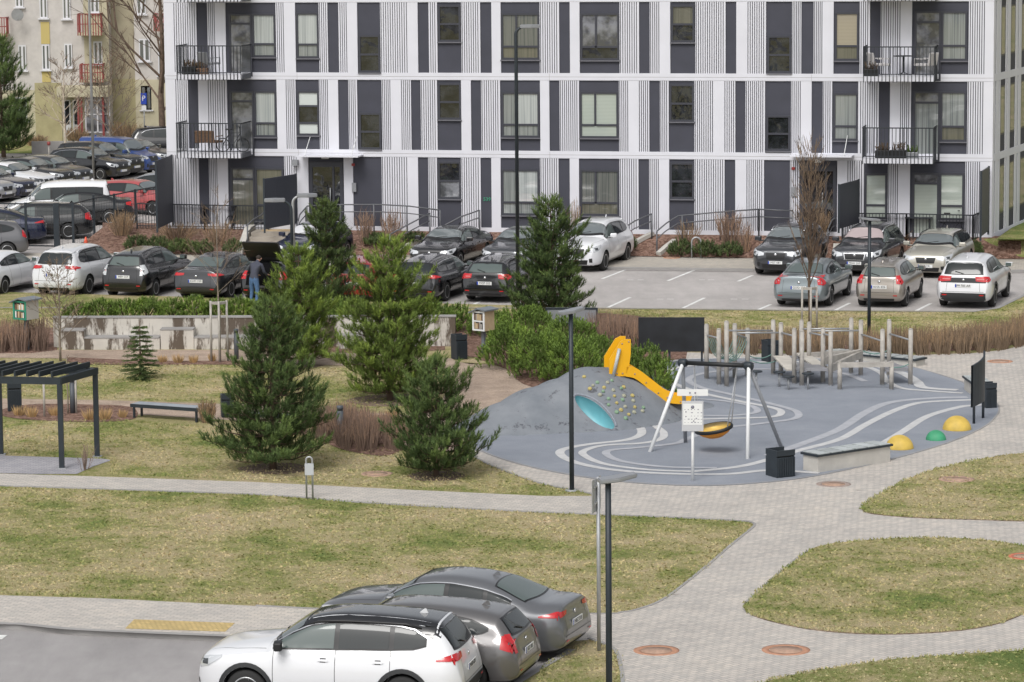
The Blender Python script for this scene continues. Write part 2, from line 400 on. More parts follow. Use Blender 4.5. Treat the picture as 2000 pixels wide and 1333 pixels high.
# lawn islands on the plaza
isl1 = [(2040, 884), (1960, 890), (1900, 900), (1830, 916), (1770, 937), (1725, 962), (1690, 983), (1683, 993), (1695, 1001), (1730, 1006), (1800, 1011), (1900, 1014), (2040, 1018), (2400, 1020), (2400, 880)]
isl2 = [(1583, 1074), (1640, 1060), (1720, 1053), (1800, 1050), (1900, 1053), (2000, 1066), (2060, 1090), (2070, 1130), (2035, 1170), (2000, 1197), (1950, 1217), (1880, 1230), (1780, 1237), (1680, 1237), (1580, 1228), (1500, 1211), (1462, 1197), (1454, 1184), (1475, 1162), (1520, 1122)]
isl3 = [(1460, 1340), (1530, 1322), (1600, 1308), (1680, 1296), (1760, 1286), (1900, 1276), (2040, 1268), (2500, 1250), (2500, 1700), (1400, 1700)]
for nm, il, mm in (('lawn_island', isl1, 'grass'), ('lawn_island', isl2, 'grass'), ('lawn_island', isl3, 'grass_green')):
    S(nm, il, .03, M[mm], edge=.02, medge=M['soil'], k=4, curved=il is not isl3)
ribbon('path_edging', [(1640, 1061), (1583, 1076), (1550, 1098), (1520, 1123), (1475, 1163), (1455, 1184), (1462, 1198), (1500, 1212), (1580, 1229), (1680, 1238), (1780, 1238), (1880, 1231)], .07, .0, M['kerb'], h=.026)
# gravel walk and beds of the park
S('gravel_path', [(912, 882), (960, 820), (1040, 780), (1060, 752), (1000, 725), (960, 712), (920, 712), (900, 708), (880, 712), (876, 760), (850, 800), (800, 812), (770, 830), (760, 868), (840, 880)], .007, M['gravel'], curved=False)
S('gravel_path', [(-300, 774), (200, 782), (470, 790), (640, 800), (800, 812), (770, 840), (640, 832), (400, 818), (240, 808), (-300, 798)], .006, M['gravel'], curved=False)
S('gravel_path', [(-200, 682), (105, 684), (500, 684), (700, 690), (880, 700), (905, 712), (880, 722), (700, 716), (480, 706), (300, 706), (100, 700), (-200, 697)], .009, M['gravel'], curved=False)
S('bark_bed', [(-200, 640), (105, 640), (112, 684), (60, 690), (-200, 690)], .012, M['mulch'], curved=False)
S('bark_bed', [(130, 698), (300, 705), (470, 705), (480, 712), (300, 713), (180, 712), (130, 706)], .013, M['mulch'], curved=False)
S('bark_bed', [(5, 800), (60, 790), (160, 790), (255, 795), (262, 818), (180, 824), (60, 820), (5, 812)], .013, M['mulch'], k=4)
S('bark_bed', [(610, 820), (700, 812), (790, 815), (800, 840), (780, 880), (740, 890), (660, 875), (620, 850)], .014, M['mulch'], k=4)
S('bark_bed', [(860, 620), (1180, 612), (1330, 640), (1340, 700), (1310, 800), (1050, 760), (990, 722), (930, 700), (895, 690), (870, 660)], .012, M['mulch'], k=4)
S('bark_bed', [(500, 620), (860, 620), (870, 684), (700, 690), (500, 686)], .011, M['mulch'], curved=False)
S('bark_bed', [(1290, 700), (1300, 688), (1400, 672), (1500, 684), (1780, 688), (1900, 684), (1960, 678), (2010, 664), (2200, 630), (2200, 600), (2000, 632), (1780, 655), (1500, 655), (1330, 660)], .014, M['mulch'], curved=False)
S('pergola_paving', [(-200, 889), (0, 890), (200, 896), (218, 899), (180, 912), (150, 926), (60, 926), (-200, 918)], .009, M['paver3'], curved=False)
# playground surface
rub = MB()
m, n, bs, v = base_mat('playground_rubber', .75)
cc = ramp(n, nnoise(n, v, .45, 7, .65), [(.3, (.215, .235, .27)), (.55, (.262, .282, .32)), (.75, (.31, .328, .362))])
cc = mixc(n, 1.0, cc, ramp(n, nnoise(n, v, 45, 3, .7), [(.3, (.85, .85, .85)), (.7, (1.15, 1.15, 1.15))]), 'MULTIPLY')
n.links.new(cc, bs.inputs['Base Color']); add_bump(n, bs, nnoise(n, v, 60, 3), .3, .01); M['playrubber'] = m
m, n, bs, v = base_mat('mound_rubber', .75)
cc = ramp(n, nnoise(n, v, .9, 7, .65), [(.3, (.16, .178, .20)), (.7, (.25, .265, .285))])
sp = nnoise(n, v, 2.4, 8, .75)
cc = mixc(n, ramp(n, sp, [(.58, (0, 0, 0)), (.64, (.8, .8, .8))]), cc, (.06, .06, .07))
n.links.new(cc, bs.inputs['Base Color']); add_bump(n, bs, nnoise(n, v, 60, 3), .3, .01); M['moundrubber'] = m
M['wave'] = mat('pale_rubber_stripe', (.53, .53, .53), .8, var=.1, scale=4)
M['wave2'] = mat('grey_rubber_stripe', (.40, .41, .44), .8, var=.1, scale=4)
play = [(918, 868), (945, 884), (1000, 903), (1080, 922), (1200, 940), (1350, 949), (1480, 944), (1600, 929), (1740, 898), (1850, 866), (1920, 836), (1947, 812), (1951, 798), (1942, 785), (1915, 772), (1890, 752), (1850, 737), (1780, 717), (1700, 706), (1600, 700), (1500, 698), (1400, 700), (1310, 706), (1240, 730), (1150, 760), (1050, 790), (950, 820)]
S('playground_surface', play, .018, M['playrubber'], k=5)
ribbon('path_edging', play[:18], .05, .0, M['kerb'], h=.019)
waves = [
 ([(1620, 903), (1700, 878), (1760, 845), (1810, 814), (1870, 796), (1900, 792), (1935, 790)], .34, 'wave'),
 ([(1352, 921), (1440, 912), (1500, 898), (1560, 880), (1640, 858), (1690, 830), (1740, 805), (1790, 788), (1850, 783), (1910, 781)], .34, 'wave'),
 ([(1500, 890), (1580, 862), (1640, 838), (1690, 806), (1740, 786), (1820, 778), (1890, 776)], .4, 'wave2'),
 ([(1600, 924), (1500, 919), (1420, 926), (1300, 925), (1200, 918), (1130, 905), (1097, 890), (1100, 878), (1150, 868), (1220, 860), (1250, 850), (1252, 838), (1240, 828)], .34, 'wave'),
 ([(1352, 921), (1260, 917), (1180, 906), (1142, 890), (1142, 880), (1180, 870), (1250, 866), (1290, 858), (1296, 845), (1280, 830), (1300, 822), (1400, 818), (1500, 815), (1525, 808), (1515, 798), (1450, 785), (1380, 770), (1330, 755), (1300, 738), (1310, 722), (1360, 714), (1500, 707), (1600, 708), (1680, 714), (1720, 728), (1730, 742), (1760, 758), (1820, 764), (1880, 768)], .3, 'wave'),
 ([(1400, 914), (1300, 912), (1220, 902), (1188, 890), (1190, 880), (1250, 874), (1320, 866), (1345, 856), (1400, 838), (1480, 828), (1550, 818), (1558, 806), (1530, 795), (1440, 773), (1370, 757), (1345, 742), (1370, 730), (1440, 722), (1560, 722), (1640, 728), (1690, 745)], .3, 'wave2'),
 ([(1240, 830), (1260, 822), (1330, 812), (1420, 812), (1475, 806), (1470, 794), (1420, 784), (1350, 778)], .28, 'wave2'),
 ([(1720, 717), (1765, 730), (1790, 745), (1805, 757), (1870, 762)], .45, 'wave'),
 ([(1290, 712), (1330, 703), (1400, 700), (1500, 700), (1640, 703), (1720, 712)], .28, 'wave'),
]
for i, (px, wd, mm) in enumerate(waves): ribbon('rubber_stripe', px, wd * .66, .022 + i * .0008, M[mm], k=8)
# upper car park (level -0.10), its pavement, the road to the rear car park
S('car_park', [(-600, 470), (100, 470), (2400, 470), (2400, 640), (-600, 640)], -.10, M['asphalt_far'], curved=False)
S('kerb_walk', [(-500, 494), (200, 495), (500, 500), (845, 499), (1210, 500), (1470, 504), (1960, 506), (2400, 505), (2400, 527), (1950, 527), (1470, 525), (1210, 521.5), (845, 518), (500, 514), (200, 508), (-500, 500)], 0, M['pave_far'], edge=.14, medge=M['kerb'], curved=False)
ribbon('kerb', [(-500, 500), (200, 508.5), (500, 515), (845, 519), (1210, 522.5), (1470, 526), (1950, 528), (2400, 528)], .14, .012, M['kerb'], spl=False)
S('rear_car_park', [(-700, 272), (120, 272), (520, 285), (520, 470), (205, 497), (-700, 496)], -.06, M['asphalt_far'], curved=False)
ribbon('kerb', [(-300, 602), (0, 601), (1170, 602), (1500, 606), (1900, 609), (1948, 602), (2010, 572), (2100, 535)], .14, .012, M['kerb'], spl=False)
# bay lines
def line(p, q, wd=.12, z=-.094, m='paint'):
    ribbon('bay_line', [p, q], wd, z, M[m], spl=False, kind='structure')
for p, q in (((1187, 601), (1231, 581)), ((1334, 602), (1376, 582)), ((1482, 605), (1505, 595)), ((1632, 606), (1660, 592)), ((1790, 607), (1818, 593)),
             ((1176, 545), (1222, 527)), ((1304, 549), (1356, 528)), ((1441, 550), (1470, 538)), ((1040, 541), (1085, 524)), ((1060, 601), (1085, 588)), ((915, 600), (940, 588))): line(p, q)
for x0 in (1225, 1245, 1365, 1383): line((x0, 547), (x0 + 12, 547), .1)
for x0 in (1283, 1303, 1427, 1449): line((x0, 584.5), (x0 + 13, 584.6), .1)
line((-40, 1244), (9, 1245), .35, -.092)
# left rear car park: grass islands, verge
S('verge', [(-400, 300), (60, 300), (150, 290), (150, 278), (-400, 278)], .0, M['grass_green'], edge=.1, medge=M['kerb'], curved=False)
S('verge', [(100, 352), (215, 352), (222, 358), (170, 362), (60, 362)], .0, M['grass_dry'], edge=.08, medge=M['kerb'], curved=False)
S('verge', [(-600, 262), (500, 262), (500, 268), (-600, 272)], .02, M['grass_green'], edge=.06, medge=M['kerb'], curved=False)
# ================================================================== WHITE APARTMENT BUILDING
d0 = 125.0
def fpt(x):
    d = d0 / (1 + .0455 * (x - 1000) / 1390); X = (x - 1000) * d / F
    return Vector((X, d, 0))
FL = fpt(328); FR = fpt(1943)
# shift along view so that the plan distances agree at ground
fu = (FR - FL); WID = fu.length; fu.normalize(); fnrm = Vector((fu.y, -fu.x, 0))      # towards the camera
fang = math.atan2(fu.y, fu.x)
def FU(x, y):
    P = onplane(x, y, FL, fnrm); return (P - FL).dot(fu), P.z
Z1 = FU(1250, 304)[1]; Z2 = FU(1250, 151)[1]; FH = Z2 - Z1; Z0 = Z1 - FH; Z3 = Z2 + FH
print('facade', WID, 'floor', FH, 'Z0', Z0)
BLD = thing('apartment_building', 'white apartment block with anthracite panels, striped cladding and corner balconies', 'building', FL, fang)
# local axes: x along the facade, y into the building, z up (world z)
DEP = 14.0
ROWS = {
 'A': (76, Z2, 'S340-384:10 D384-404 S404-422:5 D441-539 S541-557:4 D577-623 S624-640:4 D640-660 S660-680:5 D698-743 S744-798:12 D816-836 S836-853:4 D854-901 S902-937:8 D938-960 D978-1054 S1055-1091:8 D1092-1113 D1132-1210 S1211-1247:8 D1248-1269 S1270-1290:5 D1309-1358 S1359-1416:13 D1417-1438 S1460-1495:8 D1496-1547 S1548-1565:5 D1565-1589 S1590-1608:5 D1628-1679 S1681-1698:4 D1699-1720 S1721-1761:9 D1781-1892 S1894-1926:7'),
 'B': (228, Z1, 'S344-368:6 D368-388 S407-443:8 D444-541 S559-578:5 D578-624 S625-643:5 D661-681 S682-697:4 D698-746 S747-765:5 S784-803:5 D803-822 S823-853:7 D854-901 D920-940 S941-976:8 D977-1055 D1073-1093 S1094-1130:9 D1131-1209 S1210-1229:5 S1248-1268:5 D1268-1289 S1290-1305:4 D1306-1356 S1357-1395:9 S1415-1436:5 D1436-1456 S1457-1493:9 D1494-1545 S1546-1566:5 D1585-1607 S1608-1624:4 D1625-1676 S1680-1716:8 D1716-1738 S1758-1778:5 D1779-1889 S1890-1923:7'),
 'C': (380, Z0, 'S339-388:10 D389-409 S410-427:5 D446-556 S557-583:6 D603-672 D690-746 S747-799:11 D817-837 S838-853:4 D854-901 S902-938:8 D939-960 D978-1055 S1056-1091:8 D1091-1113 D1131-1210 S1211-1246:8 D1247-1268 S1269-1289:5 D1307-1356 S1357-1415:13 D1415-1436 S1458-1491:8 D1492-1543 S1544-1561:4 D1561-1635 S1655-1686:7 D1687-1734 S1735-1756:5 D1777-1885 S1886-1916:7'),
}
BAND_LO, BAND_HI = .14, .13           # white above the joint (foot of a floor) and below the next joint
clad = MB(); dark = MB()
dark.box((0.02, .05, Z0 - .1), (WID - .02, DEP, Z3 + .1), M['panel'])
OPEN = {}                              # (row, index) -> (u0, u1, z0, z1)
for rk, (ym, zb, txt) in list(ROWS.items()) + [('T', (76, Z3, ROWS['B'][2]))]:
    z0 = zb + BAND_LO; z1 = zb + FH - BAND_HI
    def U(x): return FU(x, ym)[0]
    segs = []
    for s in txt.split():
        k = s[0]; a, _, c = s[1:].partition('-'); c, _, n = c.partition(':')
        segs.append((k, U(float(a)), U(float(c)), int(n or 0)))
    cur = 0.0
    for k, a, c, n in segs:
        if a > cur + .01: clad.box((cur, 0, z0), (a, .06, z1), M['white'])
        if k == 'D': OPEN.setdefault(rk, []).append((a, c, z0, z1)); cur = c; continue
        gap = .031; pitch = (c - a) / n            # n dark grooves with white slats between
        for i in range(n):
            s0 = a + i * pitch + gap; s1 = a + (i + 1) * pitch
            clad.box((s0, .002, z0), (s1, .058, z1), M['white'])
        cur = c
    clad.box((cur, 0, z0), (WID, .06, z1), M['white'])
    clad.box((0, -.004, zb - BAND_HI + .006), (WID, .06, zb + BAND_LO), M['white'])
    clad.box((0, -.002, zb - BAND_HI - .008), (WID, .06, zb - BAND_HI + .0), M['white'])
clad.box((0, 0, Z3 + FH - .13), (WID, .06, Z3 + FH + .6), M['white'])
clad.box((0, 0, Z0 - 1.0), (WID, .061, Z0 - .13), M['white'])
dark.box((.02, .05, Z3 + .1), (WID - .02, DEP, Z3 + FH + .5), M['panel'])
# thin joints in the white bands
for zb in (Z1, Z2, Z3): dark.box((0.01, -.007, zb - .008), (WID - .01, -.003, zb + .004), M['kerb'])
for u in (FU(1073, 200)[0], FU(580, 150)[0], FU(1585, 150)[0]):
    for zb in (Z1, Z2): dark.box((u, -.007, zb - .12), (u + .01, -.003, zb + .12), M['kerb'])
# side facade (right), running away from the corner
sclad = MB(); sdark = MB()
def sidebox(mb, a, b_, z0, z1, dp, m): mb.box((WID - .06, a, z0), (WID + dp, b_, z1), m)
SL = DEP
side_groups = [(.0, .35, 'W'), (.35, .5, 'd'), (.5, 1.0, 'W'), (1.0, 1.1, 'd'), (1.1, 1.25, 'W'), (1.25, 2.1, 'D'), (2.1, 2.3, 'W'), (2.3, 2.42, 'd'), (2.42, 2.9, 'W'), (2.9, 3.8, 'D'), (3.8, 4.2, 'W'), (4.2, 4.35, 'd'), (4.35, 4.8, 'W'), (4.8, 5.8, 'D'), (5.8, 6.3, 'W'), (6.3, 7.2, 'D'), (7.2, 14, 'W')]
sdark.box((WID - .05, .06, Z0 - .1), (WID - .02, DEP, Z3 + FH), M['panel'])
for zb in (Z0, Z1, Z2, Z3):
    for a, c, k in side_groups:
        if k == 'W': sidebox(sclad, max(a, .002), c, zb + BAND_LO, zb + FH - BAND_HI, .0, M['white'])
    sclad.box((WID - .06, .061, zb - BAND_HI), (WID + .004, DEP, zb + BAND_LO), M['white'])
sclad.box((WID - .06, .061, Z0 - 1), (WID + .0, DEP, Z0 - .13), M['white'])
SH = .16
for mb_ in (sclad, sdark):
    for v in mb_.bm.verts: v.co.x += max(v.co.y, 0) * SH
sdark.build('side_wall', M['panel'], BLD); sclad.build('side_cladding', M['white'], BLD)
clad.box((-.0, .061, Z0 - 1), (.06, DEP, Z3 + FH + .6), M['white'])
dark.build('wall', M['panel'], BLD); clad.build('cladding', M['white'], BLD)
# ---- windows
def glass(name, col, rough=.06, var=0, spec=.5):
    return mat(name, col, rough, spec=spec, coat=.0)
def curtain_mat(name, c1, c2, freq, horiz=False):
    """coated window glass with a curtain or blind right behind it"""
    m = bpy.data.materials.new(name); m.use_nodes = True; n = m.node_tree; b = n.nodes['Principled BSDF']
    tc = n.nodes.new('ShaderNodeTexCoord')
    mp = n.nodes.new('ShaderNodeMapping'); n.links.new(tc.outputs['Object'], mp.inputs[0])
    mp.inputs['Scale'].default_value = (0, 0, freq) if horiz else (freq, 0, .15)
    nz = n.nodes.new('ShaderNodeTexNoise'); nz.inputs['Scale'].default_value = 1; nz.inputs['Detail'].default_value = 2
    n.links.new(mp.outputs[0], nz.inputs['Vector'])
    if horiz:
        wv = n.nodes.new('ShaderNodeTexWave'); wv.bands_direction = 'Z'; wv.inputs['Scale'].default_value = freq / 3; n.links.new(tc.outputs['Object'], wv.inputs[0])
        fac = wv.outputs['Fac']; st = [(.0, c2), (.25, c1), (1, c1)]
    else: fac = nz.outputs[0]; st = [(.35, c2), (.5, c1), (.65, c2)]
    n.links.new(ramp(n, fac, st), b.inputs['Base Color'])
    b.inputs['Roughness'].default_value = .5; b.inputs['Coat Weight'].default_value = 1; b.inputs['Coat Roughness'].default_value = .02
    b.inputs['Coat IOR'].default_value = 1.7
    return m
# dark panes show a broken reflection; real window glass is never quite flat
def dark_glass(name, col):
    m = bpy.data.materials.new(name); m.use_nodes = True; n = m.node_tree; b = n.nodes['Principled BSDF']
    tc = n.nodes.new('ShaderNodeTexCoord'); nz = nnoise(n, tc.outputs['Object'], 1.3, 2, .5)
    c = ramp(n, nnoise(n, tc.outputs['Object'], 1.7, 4, .6), [(.4, tuple(k * .5 for k in col)), (.6, tuple(k * 1.6 for k in col))])
    n.links.new(c, b.inputs['Base Color'])
    b.inputs['Roughness'].default_value = .03; b.inputs['IOR'].default_value = 1.9
    add_bump(n, b, nz, .25, .05); return m
GL = {
 'dark': dark_glass('dark_window_glass', (.022, .024, .028)),
 'grey': dark_glass('grey_window_glass', (.15, .155, .17)),
 'curt': curtain_mat('grey_curtain_behind_glass', (.27, .29, .28), (.13, .15, .15), 14),
 'curtl': curtain_mat('pale_curtain_behind_glass', (.46, .49, .48), (.3, .33, .33), 11),
 'curtd': curtain_mat('dim_curtain_behind_glass', (.15, .155, .14), (.08, .09, .085), 12),
 'blind': curtain_mat('pale_blind_behind_glass', (.42, .47, .42), (.3, .34, .3), 18, True),
 'blindb': curtain_mat('beige_blind_behind_glass', (.36, .32, .24), (.26, .23, .17), 18, True),
 'olive': curtain_mat('olive_curtain_behind_glass', (.14, .135, .1), (.09, .09, .065), 8),
 'roll': mat('white_roller_blind', (.56, .6, .58), .5, coat=.6),
}
FRW = .075
def window(name, u0, u1, z0, z1, cells, y=.0, label=None, parent=None, sill=True):
    """frame set in the panel; cells = list of (fx0, fx1, fz0, fz1, glass) fractions"""
    w_ = MB(); yy = y - .012
    t = FRW
    w_.box((u0, yy, z0), (u0 + t, yy + .07, z1)); w_.box((u1 - t, yy, z0), (u1, yy + .07, z1))
    w_.box((u0 + t, yy, z0), (u1 - t, yy + .07, z0 + t)); w_.box((u0 + t, yy, z1 - t), (u1 - t, yy + .07, z1))
    cs = []
    for a, c, e, g_, mt in cells:
        x0 = u0 + (u1 - u0) * a; x1 = u0 + (u1 - u0) * c; q0 = z0 + (z1 - z0) * e; q1 = z0 + (z1 - z0) * g_
        if a > 0: w_.box((x0 - t * .5, yy + .004, q0 + t * .5), (x0 + t * .5, yy + .069, q1 - t * .5))
        if e > 0: w_.box((x0 + t * .55, yy + .002, q0 - t * .5), (x1 - t * .55, yy + .068, q0 + t * .5))
        cs.append((x0 + t * .5, x1 - t * .5, q0 + t * .5, q1 - t * .5, mt))
    o = w_.build('window', M['frame'], parent or BLD)
    if label: o['label'] = label
    for x0, x1, q0, q1, mt in cs:
        g_ = MB(); g_.face([(x0, yy + .045, q0), (x1, yy + .045, q0), (x1, yy + .045, q1), (x0, yy + .045, q1)])
        g_.build('pane', GL[mt], o, fix=False)
    if sill:
        s_ = MB(); s_.box((u0 - .03, y - .05, z0 - .05), (u1 + .03, yy + .02, z0 - .003)); s_.build('sill', M['greymetal2'] if 'greymetal2' in M else M['frame'], o)
    return o
M['greymetal2'] = mat('sill_metal', (.14, .14, .16), .4)
def wpx(rk, x0, x1, yt, yb, cells, **k):
    ym = (yt + yb) / 2; a = FU(x0, ym)[0]; c = FU(x1, ym)[0]; zt = FU((x0 + x1) / 2, yt)[1]; zb_ = FU((x0 + x1) / 2, yb)[1]
    return window('window', a + .01, c - .01, zb_, zt, cells, y=.0, **k)
one = lambda g_, h='same': [(0, 1, 0, .3, g_ if h == 'same' else h), (0, 1, .3, 1, g_)]
two = lambda g1, g2, g3: [(0, 1, 0, .28, g3), (0, .4, .28, 1, g1), (.4, 1, .28, 1, g2)]
half = lambda g1, g2: [(0, 1, 0, .48, g2), (0, 1, .48, 1, g1)]
# row A
wpx('A', 578, 623, 25, 114, one('curtl', 'curt')); wpx('A', 700, 743, 69, 142, half('dark', 'dark')); wpx('A', 855, 900, 10, 82, half('dark', 'dark'))
wpx('A', 978, 1054, 26, 117, two('curtd', 'curtd', 'olive')); wpx('A', 1133, 1210, 26, 118, two('grey', 'grey', 'dark')); wpx('A', 1310, 1357, 10, 83, half('olive', 'dark'))
wpx('A', 1498, 1546, 70, 143, half('dark', 'dark')); wpx('A', 1630, 1678, 24, 119, one('blindb', 'olive'))
# row B
wpx('B', 580, 624, 178, 265, [(0, 1, 0, .28, 'roll'), (0, 1, .28, .66, 'dark'), (0, 1, .66, 1, 'roll')]); wpx('B', 701, 745, 221, 292, half('dark', 'dark')); wpx('B', 855, 901, 163, 234, half('dark', 'dark'))
wpx('B', 979, 1054, 180, 269, two('curt', 'curtl', 'curt')); wpx('B', 1132, 1208, 180, 270, two('blind', 'blind', 'blind')); wpx('B', 1307, 1356, 165, 238, half('dark', 'dark'))
wpx('B', 1496, 1544, 226, 295, half('dark', 'dark')); wpx('B', 1627, 1676, 182, 275, one('curt', 'curt'))
# row C
wpx('C', 855, 901, 316, 389, half('dark', 'grey')); wpx('C', 979, 1054, 331, 421, two('curt', 'curtl', 'curt')); wpx('C', 1132, 1210, 332, 422, two('curtd', 'curtd', 'olive'))
wpx('C', 1308, 1356, 318, 389, half('dark', 'dark')); wpx('C', 1688, 1733, 339, 428, one('blind', 'blind'))
# balcony doors with a window beside them
def bdoor(xa, xb, xc, yt, yb, gd, gw, gw2, dy=None):
    ym = (yt + yb) / 2
    a, b2, c = FU(xa, ym)[0] + .02, FU(xb, ym)[0], FU(xc, ym)[0] - .02; zt = FU((xa + xc) / 2, yt)[1]; zb_ = FU((xa + xc) / 2, yb)[1]
    zf = zb_ - 0.75
    o = window('balcony_door', a, b2, zf, zt, [(0, 1, 0, .84, gd), (0, 1, .84, 1, 'grey')], sill=False); o.name = 'balcony_door'
    window('window', b2 + .01, c, zb_, zt, [(0, 1, 0, .3, gw2), (0, 1, .3, 1, gw)])
bdoor(446, 492, 539, 27, 112, 'grey', 'curtl', 'curt'); bdoor(448, 496, 541, 178, 268, 'grey', 'curtl', 'curt')
bdoor(1785, 1838, 1890, 22, 119, 'grey', 'curt', 'curt'); bdoor(1783, 1836, 1888, 179, 277, 'curt', 'curt', 'olive')
bdoor(450, 498, 555, 328, 432, 'olive', 'olive', 'olive'); bdoor(1781, 1834, 1884, 338, 430, 'blind', 'blind', 'blind')
# side windows
for zb in (Z0, Z1, Z2):
    for a, c in ((1.3, 2.05), (2.95, 3.75), (4.85, 5.75), (6.35, 7.15)):
        w_ = MB(); z0_ = zb + .75; z1_ = zb + FH - .35; x = WID - .045
        w_.box((x, a, z0_), (x + .03, c, z1_))
        for v in w_.bm.verts: v.co.x += v.co.y * SH
        o = w_.build('window', M['frame'], BLD)
        g_ = MB(); g_.face([(x + .033, a + .07, z0_ + .07), (x + .033, c - .07, z0_ + .07), (x + .033, c - .07, z1_ - .07), (x + .033, a + .07, z1_ - .07)]); [setattr(v.co, 'x', v.co.x + v.co.y * SH) for v in g_.bm.verts]; g_.build('pane', GL['curtd'], o, fix=False)
# ---- entrances
def entrance(x0, x1, lx0):
    a, c = FU(x0, 380)[0], FU(x1, 380)[0]; zf = Z0 + .12
    d_ = MB(); d_.box((a + .02, .0, zf), (a + .14, .1, zf + 2.5)); d_.box((c - .14, .0, zf), (c - .02, .1, zf + 2.5)); d_.box((a + .14, .0, zf + 2.3), (c - .14, .1, zf + 2.5)); d_.box((a + (c - a) * .68, .0, zf), (a + (c - a) * .68 + .08, .1, zf + 2.3))
    o = d_.build('entrance_door', M['frame'], BLD)
    g_ = MB(); g_.face([(a + .14, .04, zf), (a + (c - a) * .68, .04, zf), (a + (c - a) * .68, .04, zf + 2.3), (a + .14, .04, zf + 2.3)])
    g_.face([(a + (c - a) * .68 + .08, .042, zf), (c - .14, .042, zf), (c - .14, .042, zf + 2.3), (a + (c - a) * .68 + .08, .042, zf + 2.3)])
    g_.build('pane', GL['dark'], o, fix=False)
    h = MB(); h.tube([(a + (c - a) * .62, -.03, zf + .8), (a + (c - a) * .62, -.03, zf + 1.5)], .02, 6); h.build('handle', M['galv'], o)
    # flat canopy with hanger rods
    u0, u1 = FU(lx0 - 42, 308)[0], FU(lx0 + 78, 308)[0]
    k = MB(); zc = FU(lx0, 305)[1] + .02
    k.box((u0, -.9, zc), (u1, -.01, zc + .05), M['white']); cn = k.build('canopy', M['white'], BLD)
    for u in (u0 + .3, u1 - .3):
        r_ = MB(); r_.tube([(u, -.75, zc + .05), (u + .05, -.0, zc + .75)], .015, 6); r_.build('rod', M['whitemetal'], cn)
    l_ = MB(); l_.box(((a + c) / 2 - .16, -.06, zf + 2.62), ((a + c) / 2 + .12, .02, zf + 2.74)); l_.build('entrance_lamp', M['whitemetal'], BLD)
    p = MB(); uu_ = c + .35 if x0 < 1000 else a - .3
    p.box((uu_, -.06, zf + 1.35), (uu_ + .17, -.005, zf + 1.7), M['greymetal']); p.build('intercom', M['greymetal'], BLD)
    q = MB(); q.box((uu_, -.05, zf + 2.35), (uu_ + .12, -.005, zf + 2.45)); q.build('alarm_light', mat('red_lamp', (.3, .03, .03), .4), BLD)
entrance(604, 671, 632); entrance(1562, 1634, 1590)
sg = MB()
M['green_neon'] = mat('green_sign', (.05, .35, .2), .5)
t_ = text_mesh('house_number', '539', .2, M['green_neon'], BLD); t_.location = (FU(951, 390)[0], -.006 + .05 - .02, FU(951, 390)[1]); t_.rotation_euler = (R(90), 0, 0)
cm = MB(); u_, z_ = FU(578, 318); cm.box((u_ - .1, -.25, z_ - .1), (u_ + .12, -.005, z_ + .12)); cm.build('security_camera', M['greymetal'], BLD)
# ---- balconies
def balcony(x0, x1, yrail, yslab, dpt):
    """x0..x1 front extent in pixels, yrail / yslab = rail top and slab bottom of the front edge"""
    Pn = FL + fnrm * dpt
    def on(x, y): P = onplane(x, y, Pn, fnrm); return (P - Pn).dot(fu), P.z
    u0, zt = on(x0, yrail); u1 = on(x1, yrail)[0]; zb_ = on(x0, yslab)[1]
    s_ = MB(); s_.box((u0, -dpt, zb_ + .03), (u1, -.005, zb_ + .22), M['white']); sl_ = s_.build('balcony', M['white'], BLD)
    r_ = MB(); nb = int((u1 - u0) / .135)
    r_.box((u0 - .02, -dpt - .06, zt - .04), (u1 + .02, -dpt - .01, zt)); r_.box((u0, -dpt - .05, zb_ + .28), (u1, -dpt - .02, zb_ + .31))
    for i in range(nb + 1):
        u = u0 + (u1 - u0) * i / nb; r_.box((u - .012, -dpt - .055, zb_), (u + .012, -dpt - .015, zt - .04))
    for u in (u0 - .03, u1 + .0):
        r_.box((u, -dpt - .01, zt - .04), (u + .03, -.01, zt)); k = int(dpt / .135)
        for i in range(1, k): y = -dpt + dpt * i / k; r_.box((u + .005, y - .012, zb_ + .02), (u + .025, y + .012, zt - .04))
    r_.build('railing', M['rail'], sl_)
    return u0, u1, zb_ + .22, zt
B1 = balcony(345, 470, 89, 157, 1.35); B2 = balcony(345, 470, 240, 310, 1.35)
B3 = balcony(1687, 1825, 91, 161, 1.35); B4 = balcony(1685, 1823, 249, 321, 1.35)
balcony(345, 470, -62, 5, 1.35); balcony(1688, 1828, -66, 3, 1.35)
def LB(u, y, z): return BLD_M @ Vector((u, y, z))
BLD_M = Matrix.Translation(FL) @ Matrix.Rotation(fang, 4, 'Z')
# ---- balcony furniture (things of their own)
def armchair(bal, f, mt, label, rz, grp=None, white=False):
    u = bal[0] + (bal[1] - bal[0]) * f; P = LB(u, -.75, bal[2])
    t = thing('balcony_chair', label, 'chair', P, fang + rz, grp)
    s_ = MB(); s_.box((-.28, -.28, .36), (.28, .25, .44), None, bevel=.02); s_.build('seat', mt, t)
    s_ = MB(); s_.box((-.27, .22, .44), (.27, .29, .92), None, Matrix.Rotation(R(-12), 4, 'X'), bevel=.02); s_.build('backrest', mt, t)
    for sx in (-1, 1):
        for sy in (-1, 1): l_ = MB(); l_.tube([(sx * .25, sy * .24, 0), (sx * .24, sy * .22, .36)], .015, 6); l_.build('leg', M['greymetal'], t)
        a_ = MB(); a_.tube([(sx * .28, -.24, .38), (sx * .28, -.24, .62), (sx * .28, .26, .62)], .018, 6); a_.build('armrest', mt, t)
M['wicker'] = mat('brown_wicker', (.18, .11, .07), .8, var=.4, scale=30)
M['cushion'] = mat('white_cushion', (.62, .6, .6), .8)
armchair(B1, .45, M['greymetal'], 'grey folding chair on the upper left balcony', R(150))
